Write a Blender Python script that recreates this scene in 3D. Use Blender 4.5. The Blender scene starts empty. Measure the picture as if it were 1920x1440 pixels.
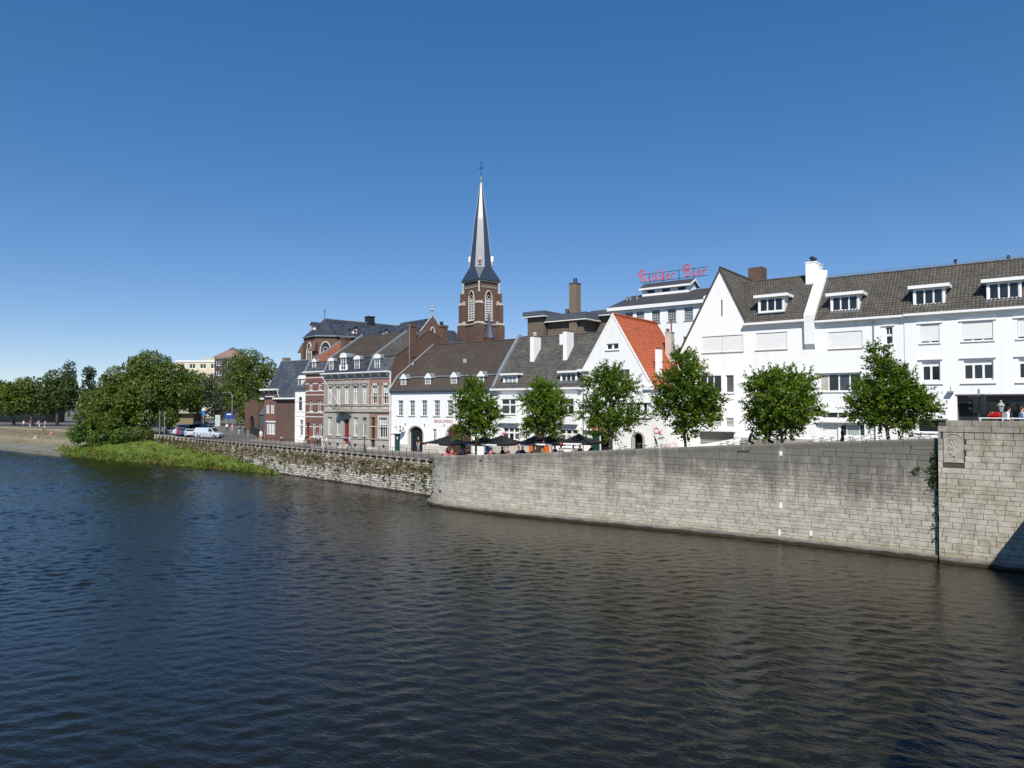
import bpy, bmesh, math, random
import numpy as np
from mathutils import Vector, Matrix, noise

R = math.radians
SC = bpy.context.scene
COL = SC.collection
random.seed(7)

# ------------------------------------------------------------------ camera
cd = bpy.data.cameras.new("camera")
cam = bpy.data.objects.new("camera", cd)
COL.objects.link(cam)
cam.location = (0, 0, 9.0)                 # eye on the old bridge, 9 m above the river
cam.rotation_euler = (R(90 + 1.72), 0, R(37.4))
cd.sensor_width = 36
cd.lens = 1330 / 1920 * 36
cd.clip_start = 0.1
cd.clip_end = 6000
SC.camera = cam

# ------------------------------------------------------------------ sky, sun, exposure
SUN_EL, SUN_AZ = 45.0, 143.0               # azimuth from +Y (away from the river) towards +X
SKY_STRENGTH, SUN_STRENGTH, EXPOSURE = 0.15, 4.6, 0.22
wd = bpy.data.worlds.new("World")
SC.world = wd
wd.use_nodes = True
wn = wd.node_tree
bg = wn.nodes["Background"]
sk = wn.nodes.new("ShaderNodeTexSky")
sk.sky_type = 'NISHITA'
sk.sun_disc = False
sk.sun_elevation = R(SUN_EL)
sk.sun_rotation = R(SUN_AZ)
sk.altitude = 3000
sk.air_density = 1.0
sk.dust_density = 0.3
sk.ozone_density = 3.0
hs = wn.nodes.new("ShaderNodeHueSaturation"); hs.inputs["Saturation"].default_value = 1.34; hs.inputs["Value"].default_value = 1.33; hs.inputs["Hue"].default_value = .514
gm = wn.nodes.new("ShaderNodeGamma"); gm.inputs[1].default_value = .65
wn.links.new(sk.outputs[0], hs.inputs["Color"]); wn.links.new(hs.outputs[0], gm.inputs[0]); wn.links.new(gm.outputs[0], bg.inputs[0])
bg.inputs[1].default_value = SKY_STRENGTH
ld = bpy.data.lights.new("sun", 'SUN')
ld.energy = SUN_STRENGTH
ld.angle = R(0.5)
ld.color = (1.0, 0.95, 0.87)
sun = bpy.data.objects.new("sun", ld)
COL.objects.link(sun)
sv = Vector((math.sin(R(SUN_AZ)) * math.cos(R(SUN_EL)), math.cos(R(SUN_AZ)) * math.cos(R(SUN_EL)), math.sin(R(SUN_EL))))
sun.rotation_euler = (-sv).to_track_quat('-Z', 'Y').to_euler()
sun.location = (20, -60, 80)
SC.view_settings.view_transform = 'Standard'
SC.view_settings.look = 'None'
SC.view_settings.gamma = 1
SC.view_settings.use_curve_mapping = False
SC.view_settings.exposure = EXPOSURE
SC.render.engine = 'CYCLES'
SC.cycles.use_denoising = True
SC.cycles.max_bounces = 6
SC.cycles.transparent_max_bounces = 8
SC.cycles.sample_clamp_indirect = 6

# ------------------------------------------------------------------ helpers
class MB:
    """collects polygons; build() links them as one mesh object"""
    def __init__(s):
        s.v, s.f, s.t, s.m, s.ct = [], [], [], [], 0.0
    def add(s, vs, fs, tone=None, mi=0):
        n = len(s.v)
        s.v += [tuple(p) for p in vs]
        t = s.ct if tone is None else tone
        for f in fs:
            s.f.append([n + i for i in f]); s.t.append(t); s.m.append(mi)
        return s
    def quad(s, a, b, c, d, tone=None, mi=0):
        return s.add([a, b, c, d], [(0, 1, 2, 3)], tone, mi)
    def box(s, x0, x1, y0, y1, z0, z1, tone=None, mi=0):
        vs = [(x, y, z) for z in (z0, z1) for y in (y0, y1) for x in (x0, x1)]
        return s.add(vs, [(0, 2, 3, 1), (4, 5, 7, 6), (0, 1, 5, 4), (2, 6, 7, 3), (0, 4, 6, 2), (1, 3, 7, 5)], tone, mi)
    def hexa(s, a, tone=None, mi=0):
        """8 points: bottom ring 0-3, top ring 4-7"""
        return s.add(a, [(3, 2, 1, 0), (4, 5, 6, 7), (0, 1, 5, 4), (1, 2, 6, 5), (2, 3, 7, 6), (3, 0, 4, 7)], tone, mi)
    def prism(s, poly, axis, a, b, tone=None, mi=0):
        """poly: 2-d ring; axis 'x': (y,z), 'y': (x,z), 'z': (x,y)"""
        def P(p, h):
            return (h, p[0], p[1]) if axis == 'x' else (p[0], h, p[1]) if axis == 'y' else (p[0], p[1], h)
        n = len(poly)
        vs = [P(p, a) for p in poly] + [P(p, b) for p in poly]
        fs = [tuple(range(n))[::-1], tuple(range(n, 2 * n))] + [(i, (i + 1) % n, n + (i + 1) % n, n + i) for i in range(n)]
        return s.add(vs, fs, tone, mi)
    def tube(s, pts, r, n=6, tone=None, mi=0, caps=True):
        pts = [Vector(p) for p in pts]
        k = len(pts)
        rs = r if isinstance(r, (list, tuple)) else [r] * k
        vs, fs = [], []
        up0 = Vector((0, 0, 1))
        for i, p in enumerate(pts):
            d = (pts[min(i + 1, k - 1)] - pts[max(i - 1, 0)])
            if d.length < 1e-9: d = Vector((0, 0, 1))
            d.normalize()
            a = d.cross(up0 if abs(d.z) < .93 else Vector((1, 0, 0))).normalized()
            b = d.cross(a)
            for j in range(n):
                t = 2 * math.pi * j / n
                vs.append(p + a * (math.cos(t) * rs[i]) + b * (math.sin(t) * rs[i]))
        for i in range(k - 1):
            for j in range(n):
                fs.append((i * n + j, i * n + (j + 1) % n, (i + 1) * n + (j + 1) % n, (i + 1) * n + j))
        if caps:
            fs.append(tuple(range(n))[::-1]); fs.append(tuple(range((k - 1) * n, k * n)))
        return s.add(vs, fs, tone, mi)
    def lathe(s, prof, c=(0, 0, 0), n=12, tone=None, mi=0):
        vs, fs = [], []
        for (r, z) in prof:
            for j in range(n):
                t = 2 * math.pi * j / n
                vs.append((c[0] + r * math.cos(t), c[1] + r * math.sin(t), c[2] + z))
        for i in range(len(prof) - 1):
            for j in range(n):
                fs.append((i * n + j, i * n + (j + 1) % n, (i + 1) * n + (j + 1) % n, (i + 1) * n + j))
        fs.append(tuple(range(n))[::-1]); fs.append(tuple(range((len(prof) - 1) * n, len(prof) * n)))
        return s.add(vs, fs, tone, mi)
    def mesh(s, name):
        me = bpy.data.meshes.new(name)
        me.from_pydata(s.v, [], s.f)
        if any(s.t):
            a = me.attributes.new("tone", 'FLOAT', 'FACE')
            a.data.foreach_set("value", s.t)
        if any(s.m):
            me.polygons.foreach_set("material_index", s.m)
        me.update()
        return me
    def build(s, name, mat, parent=None, smooth=False, local=False):
        return link(name, s.mesh(name), mat, parent, smooth, local)

def link(name, me, mat, parent=None, smooth=False, local=False):
    mats = mat if isinstance(mat, (list, tuple)) else [mat]
    for m in mats:
        me.materials.append(m)
    if smooth:
        me.polygons.foreach_set("use_smooth", [True] * len(me.polygons))
    o = bpy.data.objects.new(name, me)
    COL.objects.link(o)
    if parent is not None:
        o.parent = parent
        if not local and parent.type == 'EMPTY':
            o.matrix_parent_inverse = (Matrix.Translation(parent.location) @ parent.rotation_euler.to_matrix().to_4x4()).inverted()
    return o

def tag(o, label, cat, group=None, kind=None):
    o["label"] = label; o["category"] = cat
    if group: o["group"] = group
    if kind: o["kind"] = kind
    return o

def struct(o):
    o["kind"] = "structure"
    return o

def thing(name, label, cat, loc=(0, 0, 0), group=None, rz=0.0):
    o = bpy.data.objects.new(name, None)
    COL.objects.link(o)
    o.location = loc
    o.rotation_euler = (0, 0, rz)
    o.empty_display_size = .3
    return tag(o, label, cat, group)

def dup(root, loc, rz, label, scale=None):
    r = root.copy(); COL.objects.link(r)
    r.location = loc; r.rotation_euler = (0, 0, rz); r["label"] = label
    if scale: r.scale = (scale,) * 3
    for ch in root.children:
        c = ch.copy(); COL.objects.link(c); c.parent = r
        for g in ch.children:
            d = g.copy(); COL.objects.link(d); d.parent = c
    return r

def lerp(a, b, t):
    return a + (b - a) * t

def interp(tab, x):
    if x <= tab[0][0]: return tab[0][1]
    for (x0, y0), (x1, y1) in zip(tab, tab[1:]):
        if x <= x1: return lerp(y0, y1, (x - x0) / (x1 - x0))
    return tab[-1][1]

# ------------------------------------------------------------------ materials
def nodes(name):
    m = bpy.data.materials.new(name); m.use_nodes = True
    nt = m.node_tree
    return m, nt, nt.nodes["Principled BSDF"], nt.nodes, nt.links

def mathn(nt, op, a, b=None, c=None, clamp=False):
    n = nt.nodes.new("ShaderNodeMath"); n.operation = op; n.use_clamp = clamp
    for i, v in enumerate((a, b, c)):
        if v is None: continue
        if isinstance(v, (int, float)): n.inputs[i].default_value = v
        else: nt.links.new(v, n.inputs[i])
    return n.outputs[0]

def mixc(nt, fac, a, b, mode='MIX'):
    n = nt.nodes.new("ShaderNodeMix"); n.data_type = 'RGBA'; n.blend_type = mode
    for i, v in ((0, fac), (6, a), (7, b)):
        if isinstance(v, (int, float)): n.inputs[i].default_value = v
        elif isinstance(v, tuple): n.inputs[i].default_value = (*v[:3], 1)
        else: nt.links.new(v, n.inputs[i])
    return n.outputs[2]

def noisen(nt, vec, scale, detail=4, rough=.55):
    n = nt.nodes.new("ShaderNodeTexNoise")
    n.inputs["Scale"].default_value = scale; n.inputs["Detail"].default_value = detail
    n.inputs["Roughness"].default_value = rough
    if vec is not None: nt.links.new(vec, n.inputs["Vector"])
    return n.outputs["Fac"]

def coord(nt, kind="Object", scale=None):
    t = nt.nodes.new("ShaderNodeTexCoord").outputs[kind]
    if scale:
        mp = nt.nodes.new("ShaderNodeMapping"); mp.inputs["Scale"].default_value = scale
        nt.links.new(t, mp.inputs["Vector"]); return mp.outputs[0]
    return t

def ramp(nt, fac, stops):
    n = nt.nodes.new("ShaderNodeValToRGB")
    cr = n.color_ramp
    while len(cr.elements) < len(stops): cr.elements.new(.5)
    for e, (p, c) in zip(cr.elements, stops):
        e.position = p; e.color = (*c, 1) if len(c) == 3 else c
    nt.links.new(fac, n.inputs[0])
    return n.outputs[0]

def bumpn(nt, h, strength, dist=.02):
    n = nt.nodes.new("ShaderNodeBump")
    n.inputs["Strength"].default_value = strength; n.inputs["Distance"].default_value = dist
    nt.links.new(h, n.inputs["Height"])
    return n.outputs[0]

def MAT(name, col, rough=.8, tone=.25, nscale=.6, namt=.12, bump=0., bscale=6., spec=.3, metal=0., col2=None, c2s=.25, c2a=.5):
    """plain surface: colour, cloudy variation, per-piece tone, fine relief"""
    m, nt, b, N, L = nodes(name)
    oc = coord(nt)
    n1 = noisen(nt, oc, nscale, 5)
    k = mathn(nt, 'MULTIPLY_ADD', n1, 2 * namt, 1 - namt)
    at = N.new("ShaderNodeAttribute"); at.attribute_name = "tone"
    k2 = mathn(nt, 'MULTIPLY_ADD', at.outputs["Fac"], tone, 1.0)
    k3 = mathn(nt, 'MULTIPLY', k, k2)
    base = col
    if col2:
        n2 = noisen(nt, oc, c2s, 6, .65)
        f = ramp(nt, n2, [(.45, (0, 0, 0)), (.68, (c2a, c2a, c2a))])
        base = mixc(nt, f, col, col2)
    cc = N.new("ShaderNodeVectorMath"); cc.operation = 'SCALE'
    if isinstance(base, tuple): cc.inputs[0].default_value = base
    else: L.new(base, cc.inputs[0])
    L.new(k3, cc.inputs["Scale"])
    L.new(cc.outputs[0], b.inputs["Base Color"])
    b.inputs["Roughness"].default_value = rough
    b.inputs["Specular IOR Level"].default_value = spec
    b.inputs["Metallic"].default_value = metal
    if bump:
        L.new(bumpn(nt, noisen(nt, oc, bscale, 5), bump, .03), b.inputs["Normal"])
    return m

def brickmat(name, c1, c2, mortar, scale=1.0, bump=.35, rough=.85):
    """small bricks that cannot be told apart at this distance"""
    m, nt, b, N, L = nodes(name)
    oc = coord(nt)
    sp = N.new("ShaderNodeSeparateXYZ"); L.new(oc, sp.inputs[0])
    cb = N.new("ShaderNodeCombineXYZ")
    L.new(mathn(nt, 'ADD', sp.outputs[0], sp.outputs[1]), cb.inputs[0]); L.new(sp.outputs[2], cb.inputs[1])
    br = N.new("ShaderNodeTexBrick")
    br.inputs["Scale"].default_value = scale
    br.inputs["Brick Width"].default_value = .24; br.inputs["Row Height"].default_value = .075
    br.inputs["Mortar Size"].default_value = .008
    br.inputs["Color1"].default_value = (*c1, 1); br.inputs["Color2"].default_value = (*c2, 1); br.inputs["Mortar"].default_value = (*mortar, 1)
    L.new(cb.outputs[0], br.inputs["Vector"])
    n1 = noisen(nt, oc, .5, 5)
    k = mathn(nt, 'MULTIPLY_ADD', n1, .5, .75)
    cc = N.new("ShaderNodeVectorMath"); cc.operation = 'SCALE'
    L.new(br.outputs["Color"], cc.inputs[0]); L.new(k, cc.inputs["Scale"])
    L.new(cc.outputs[0], b.inputs["Base Color"])
    b.inputs["Roughness"].default_value = rough; b.inputs["Specular IOR Level"].default_value = .2
    L.new(bumpn(nt, br.outputs["Fac"], -bump, .01), b.inputs["Normal"])
    return m

def glassmat(name, col, rough=.06):
    m, nt, b, N, L = nodes(name)
    oc = coord(nt)
    n1 = noisen(nt, oc, .9, 3)
    cc = N.new("ShaderNodeVectorMath"); cc.operation = 'SCALE'; cc.inputs[0].default_value = col
    L.new(mathn(nt, 'MULTIPLY_ADD', n1, 1.2, .4), cc.inputs["Scale"])
    L.new(cc.outputs[0], b.inputs["Base Color"])
    b.inputs["Roughness"].default_value = rough
    b.inputs["Specular IOR Level"].default_value = .6
    L.new(bumpn(nt, noisen(nt, oc, 1.3, 2), .12, .02), b.inputs["Normal"])
    return m

def leafmat(name, c1, c2, trans=.35):
    m, nt, b, N, L = nodes(name)
    g = N.new("ShaderNodeNewGeometry")
    at = N.new("ShaderNodeAttribute"); at.attribute_name = "tone"
    f = mathn(nt, 'MULTIPLY_ADD', at.outputs["Fac"], .45, .5, True)
    n1 = noisen(nt, coord(nt), .35, 3)
    f = mathn(nt, 'ADD', f, mathn(nt, 'MULTIPLY_ADD', n1, .9, -.45), None, True)
    c = mixc(nt, f, c1, c2)
    L.new(c, b.inputs["Base Color"])
    b.inputs["Roughness"].default_value = .5; b.inputs["Specular IOR Level"].default_value = .35
    tr = N.new("ShaderNodeBsdfTranslucent")
    c3 = mixc(nt, 1.0, c, (1.0, 1.25, .45), 'MULTIPLY')
    L.new(c3, tr.inputs[0])
    mx = N.new("ShaderNodeMixShader"); mx.inputs[0].default_value = trans
    L.new(b.outputs[0], mx.inputs[1]); L.new(tr.outputs[0], mx.inputs[2])
    L.new(mx.outputs[0], N["Material Output"].inputs[0])
    return m

def plaster():
    m, nt, b, N, L = nodes("white_plaster")
    oc = coord(nt)
    st = noisen(nt, coord(nt, "Object", (2.2, 2.2, .12)), 1.0, 6, .7)
    cl = noisen(nt, oc, .35, 6, .6)
    f = mathn(nt, 'ADD', mathn(nt, 'MULTIPLY_ADD', st, 1.5, -.78), mathn(nt, 'MULTIPLY_ADD', cl, .9, -.42))
    c = mixc(nt, mathn(nt, 'MULTIPLY', f, .65, None, True), (.86, .86, .845), (.62, .61, .57))
    L.new(c, b.inputs["Base Color"]); b.inputs["Roughness"].default_value = .85; b.inputs["Specular IOR Level"].default_value = .2
    L.new(bumpn(nt, noisen(nt, oc, 5, 8, .7), .25, .03), b.inputs["Normal"])
    return m
m_white = plaster()
m_wpaint = MAT("white_paint", (.84, .84, .83), .45, .1, .8, .03, spec=.4)
m_shutter = MAT("roller_shutter_grey", (.82, .82, .81), .6, .15, 1.5, .05)
m_glass = glassmat("dark_glass", (.018, .022, .028))
m_glassb = glassmat("glass_with_blind", (.36, .40, .40), .12)
m_glassl = glassmat("glass_blue_reflection", (.045, .06, .08))  # bluish reflections put into the pane colour, scattered among the dark panes
m_glassm = glassmat("half_lit_glass", (.11, .115, .11), .1)
m_curtain = glassmat("glass_with_curtain", (.42, .40, .33), .15)
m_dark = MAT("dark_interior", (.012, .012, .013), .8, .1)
m_tile = MAT("brown_grey_roof_tile", (.088, .080, .070), .75, .2, .5, .16, .25, 9, .25, col2=(.115, .102, .08), c2s=.4, c2a=.4)
m_tileg = MAT("grey_roof_tile", (.080, .076, .070), .75, .2, .6, .14, .25, 9, .25, col2=(.145, .13, .105), c2s=.5, c2a=.5)
m_tileb = MAT("brown_roof_tile", (.074, .058, .049), .8, .14, .4, .14, .25, 9, .2, col2=(.105, .088, .068), c2s=.3, c2a=.5)
m_tileo = MAT("orange_roof_tile", (.41, .108, .05), .7, .14, .6, .1, .25, 9, .25, col2=(.38, .09, .04), c2s=.5, c2a=.5)
m_slate = MAT("dark_slate", (.036, .042, .054), .42, .35, .4, .25, .15, 6, .5, col2=(.085, .095, .11), c2s=.3, c2a=.45)
m_slatel = MAT("weathered_slate", (.062, .07, .082), .42, .35, .35, .3, .15, 6, .5, col2=(.13, .14, .15), c2s=.35, c2a=.5)
m_zinc = MAT("zinc", (.30, .335, .36), .42, .15, .8, .15, spec=.5, metal=.35)
m_zincd = MAT("dark_zinc", (.085, .10, .12), .45, .15, .8, .15, spec=.5)
m_spirelead = MAT("pale_spire_slate", (.42, .43, .45), .35, .15, .5, .14, spec=.6)
m_spire = MAT("polished_spire_slate", (.026, .031, .042), .40, .2, .4, .2, spec=.8)
_b = m_spire.node_tree.nodes["Principled BSDF"]
_b.inputs["Coat Weight"].default_value = 1.0; _b.inputs["Coat Roughness"].default_value = .37; _b.inputs["Coat IOR"].default_value = 2.0
m_bitumen = MAT("roof_felt", (.052, .052, .056), .8, .1, .5, .15)
m_brickb = brickmat("brown_brick", (.13, .070, .052), (.098, .057, .044), (.17, .135, .11))
m_brickr = brickmat("red_brick", (.20, .088, .066), (.155, .07, .055), (.22, .16, .135))
m_brickp = brickmat("pink_brick", (.32, .165, .135), (.27, .14, .12), (.34, .26, .23))
m_brickg = brickmat("grey_brown_brick", (.165, .128, .092), (.135, .105, .08), (.19, .16, .13))
m_brickd = brickmat("dark_brown_brick", (.135, .082, .066), (.11, .07, .058), (.15, .115, .095))
m_bricky = brickmat("mottled_yellow_brick", (.24, .17, .11), (.13, .10, .075), (.22, .19, .15))
m_stone = MAT("grey_limestone", (.40, .375, .335), .8, .2, .7, .16, .3, 7, .25, col2=(.27, .25, .22), c2s=.5, c2a=.5)
m_stonel = MAT("pale_limestone", (.56, .52, .45), .8, .2, .8, .15, .25, 7, .25, col2=(.36, .33, .28), c2s=.6, c2a=.4)
m_green = MAT("dark_green_paint", (.012, .055, .045), .4, .1, 1, .08, spec=.5)
m_red = MAT("red_paint", (.17, .018, .016), .4, .1, 1, .05, spec=.5)
m_faded = MAT("faded_red_lettering", (.40, .10, .085), .7)
m_signred = MAT("sign_red", (.55, .05, .06), .45, .1, 1, .05, spec=.5)
m_orange = MAT("orange_paint", (.62, .15, .03), .5, .1, 1, .05)
m_black = MAT("black_cloth", (.014, .014, .017), .7, .3, 1, .1)
m_iron = MAT("black_iron", (.016, .018, .02), .45, .1, 2, .15, spec=.5)
m_gpole = MAT("grey_pole", (.30, .32, .33), .45, .1, 2, .1, spec=.5, metal=.3)
m_lampg = MAT("lamp_green", (.012, .038, .032), .4, .1, 2, .1, spec=.5)
m_wood = MAT("dark_wood", (.07, .038, .024), .65, .3, 3, .2)
m_trunk = MAT("bark", (.13, .10, .075), .9, .2, 4, .3, .5, 12)
m_trunkp = MAT("pale_bark", (.30, .23, .17), .9, .2, 5, .25, .4, 14)
m_leafg = leafmat("ginkgo_leaf", (.066, .125, .014), (.205, .285, .033), .46)
m_leafb = leafmat("broad_leaf", (.048, .088, .014), (.165, .20, .028), .4)
m_leafd = leafmat("dark_leaf", (.034, .066, .017), (.095, .13, .024))
m_leafy = leafmat("light_leaf", (.07, .11, .02), (.17, .20, .035))
m_leafn = leafmat("evergreen_leaf", (.014, .032, .016), (.034, .058, .022), .15)
m_leafh = leafmat("shrub_leaf", (.055, .12, .018), (.15, .23, .032), .4)
m_weed = leafmat("wall_weed", (.06, .07, .018), (.17, .15, .045), .25)
m_flower = leafmat("red_flower", (.55, .02, .02), (.75, .05, .06), .2)
m_grass = MAT("grass", (.105, .185, .028), .9, .35, 1.2, .3, .6, 10, .2, col2=(.15, .15, .035), c2s=.5, c2a=.6)
m_grassb = leafmat("grass_blade", (.11, .19, .028), (.24, .25, .05), .4)
m_plant = m_leafh

def street_mat():
    m, nt, b, N, L = nodes("street_setts")
    oc = coord(nt)
    br = N.new("ShaderNodeTexBrick")
    br.inputs["Scale"].default_value = 1.0
    br.inputs["Brick Width"].default_value = .22; br.inputs["Row Height"].default_value = .11; br.inputs["Mortar Size"].default_value = .012
    br.inputs["Color1"].default_value = (.17, .145, .125, 1); br.inputs["Color2"].default_value = (.135, .12, .11, 1); br.inputs["Mortar"].default_value = (.08, .075, .068, 1)
    L.new(oc, br.inputs["Vector"])
    k = mathn(nt, 'MULTIPLY_ADD', noisen(nt, oc, .25, 6, .65), .7, .65)
    cc = N.new("ShaderNodeVectorMath"); cc.operation = 'SCALE'
    L.new(br.outputs["Color"], cc.inputs[0]); L.new(k, cc.inputs["Scale"])
    L.new(cc.outputs[0], b.inputs["Base Color"]); b.inputs["Roughness"].default_value = .9
    L.new(bumpn(nt, br.outputs["Fac"], -.3, .01), b.inputs["Normal"])
    return m
m_street = street_mat()
m_pave = MAT("pavement_slab", (.25, .23, .205), .9, .2, .5, .18, .3, 8)
m_concrete = MAT("concrete", (.29, .28, .25), .9, .25, .4, .2, .3, 6, col2=(.17, .165, .14), c2s=.35, c2a=.5)

def quay_mat(name, dirt, lich):
    """weathered limestone: per-stone tone, soot runs, ochre lichen, wet dark foot at the waterline"""
    m, nt, b, N, L = nodes(name)
    oc = coord(nt)
    sp = N.new("ShaderNodeSeparateXYZ"); L.new(oc, sp.inputs[0])
    z = sp.outputs[2]
    at = N.new("ShaderNodeAttribute"); at.attribute_name = "tone"
    t = mathn(nt, 'MULTIPLY_ADD', at.outputs["Fac"], .5, .5, True)
    c = mixc(nt, t, (.305, .283, .235), (.52, .49, .415))
    n1 = noisen(nt, oc, 1.6, 8, .7)
    c = mixc(nt, ramp(nt, n1, [(.42, (0, 0, 0)), (.75, (.55, .55, .55))]), c, (.62, .58, .49))
    n3 = noisen(nt, oc, 3.2, 9, .72)
    c = mixc(nt, ramp(nt, n3, [(.30, (.65, .65, .65)), (.52, (0, 0, 0))]), c, (.20, .185, .15))
    # soot and algae washed down the upper courses: streaks stretched along z, clouds, more of it high up
    st = noisen(nt, coord(nt, "Object", (1.5, 1.5, .10)), 1.0, 7, .68)
    cl = noisen(nt, coord(nt, "Object", (.22, .22, .42)), 1.0, 7, .66)
    hz = mathn(nt, 'MULTIPLY_ADD', z, .27 * dirt, -.80)
    dk = mathn(nt, 'ADD', mathn(nt, 'ADD', mathn(nt, 'MULTIPLY_ADD', st, 1.9, -1.07), mathn(nt, 'MULTIPLY_ADD', cl, 2.2, -1.06)), hz)
    dkf = mathn(nt, 'MULTIPLY', mathn(nt, 'MULTIPLY_ADD', dk, 1.2, .32, True), .88)
    c = mixc(nt, dkf, c, (.118, .112, .098))
    lw = noisen(nt, coord(nt, "Object", (2.6, 2.6, .22)), 1.0, 6, .7)
    c = mixc(nt, ramp(nt, lw, [(.60, (0, 0, 0)), (.74, (.5, .5, .5))]), c, (.56, .53, .46))
    # lichen and moss
    li = noisen(nt, coord(nt, "Object", (.55, .55, .42)), 1.3, 7, .7)
    lf = ramp(nt, li, [(.57 - lich, (0, 0, 0)), (.75 - lich, (.62, .62, .62))])
    c = mixc(nt, lf, c, (.21, .185, .085))
    # tide zone
    zn = mathn(nt, 'ADD', z, mathn(nt, 'MULTIPLY_ADD', noisen(nt, oc, 1.1, 6, .65), 1.1, -.55))
    ti = ramp(nt, zn, [(.25, (.8, .8, .8)), (.62, (.0, .0, .0))])
    c = mixc(nt, ti, c, (.30, .26, .165))
    ti2 = ramp(nt, zn, [(.05, (1, 1, 1)), (.16, (0, 0, 0))])
    c = mixc(nt, ti2, c, (.045, .035, .022))
    L.new(c, b.inputs["Base Color"])
    b.inputs["Roughness"].default_value = .88; b.inputs["Specular IOR Level"].default_value = .25
    L.new(bumpn(nt, noisen(nt, oc, 9, 8, .65), .5, .035), b.inputs["Normal"])
    return m
m_quay = quay_mat("quay_limestone", 1.0, 0.0)
m_pier = quay_mat("pier_limestone", .42, .07)
m_mortar = MAT("old_mortar", (.075, .068, .055), .95, .1, 2, .2, .4, 12)
def footing_mat():
    """grey concrete ledge, slimy red-brown where the water wets it"""
    m, nt, b, N, L = nodes("concrete_footing")
    oc = coord(nt); sp = N.new("ShaderNodeSeparateXYZ"); L.new(oc, sp.inputs[0])
    n1 = noisen(nt, oc, 1.3, 6, .65)
    c = mixc(nt, ramp(nt, n1, [(.35, (0, 0, 0)), (.7, (1, 1, 1))]), (.13, .12, .105), (.25, .24, .215))
    zz = mathn(nt, 'ADD', sp.outputs[2], mathn(nt, 'MULTIPLY_ADD', noisen(nt, oc, .9, 5), .24, -.12))
    c = mixc(nt, ramp(nt, zz, [(.16, (1, 1, 1)), (.22, (0, 0, 0))]), c, (.040, .024, .012))
    L.new(c, b.inputs["Base Color"]); b.inputs["Roughness"].default_value = .7
    L.new(bumpn(nt, noisen(nt, oc, 8, 6), .5, .03), b.inputs["Normal"])
    return m
m_footing = footing_mat()

def water_mat():
    m, nt, b, N, L = nodes("river_water")
    oc = coord(nt)
    def layer(sx, sy, rot, sc, det, rough):
        mp = N.new("ShaderNodeMapping"); mp.inputs["Scale"].default_value = (sx, sy, 1); mp.inputs["Rotation"].default_value = (0, 0, R(rot))
        L.new(oc, mp.inputs["Vector"])
        return noisen(nt, mp.outputs[0], sc, det, rough)
    mid = layer(.5, 1.0, -38, 4.2, 3, .55)
    sml = layer(.55, 1.0, -52, 10.0, 3, .6)
    h = mathn(nt, 'ADD', mathn(nt, 'MULTIPLY', mid, .09), mathn(nt, 'MULTIPLY', sml, .045))
    b.inputs["Base Color"].default_value = (.0095, .0085, .0030, 1)
    b.inputs["Roughness"].default_value = .06
    b.inputs["IOR"].default_value = 1.33
    L.new(bumpn(nt, h, 1.0, .34), b.inputs["Normal"])
    return m
m_water = water_mat()
# ------------------------------------------------------------------ the setting: river, ground, banks
STREET = [(-400, 3.45), (-90, 3.5), (-60, 3.48), (-46.5, 3.5), (-34, 4.2), (-24.5, 4.9), (-16.5, 5.5), (-9.9, 5.9), (-5.6, 6.2), (-3, 7.0), (60, 7.3)]
def zs(x):
    return interp(STREET, x)
EDGE = [(-2600, 66.0), (-150, 66.0), (-139, 65.0), (-126.6, 62.6), (-102, 58.8), (-84.7, 56.4), (-70.5, 54.5), (-59.3, 52.8), (-50.3, 51.3), (-47.6, 50.9),
        (-46.6, 49.9), (-45.7, 48.7), (-44.4, 47.85), (-42.5, 47.4), (-36, 47.35), (-28, 48.0), (-20, 48.65), (-13, 48.85), (-5.6, 48.85), (2, 48.8), (400, 48.8)]
mb = MB()
xsn = sorted(set([x for x, _ in EDGE] + list(range(-140, 20, 4)) + [-2000, -1200, -700, -400, -300, -240, -200, -170, 60, 150]))
offs = [0, 2, 4, 7, 11, 16, 24, 40, 70, 130, 300, 800, 2500]
for x in xsn:
    y0 = interp(EDGE, x)
    for k in offs:
        z = zs(x) if k < 40 else lerp(zs(x), 3.6, min(1, (k - 24) / 60))
        mb.v.append((x, y0 + k, z))
nk = len(offs)
for i in range(len(xsn) - 1):
    for j in range(nk - 1):
        a = i * nk + j
        mb.f.append([a, a + nk, a + nk + 1, a + 1]); mb.t.append(0); mb.m.append(0)
struct(mb.build("ground", m_street))

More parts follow.
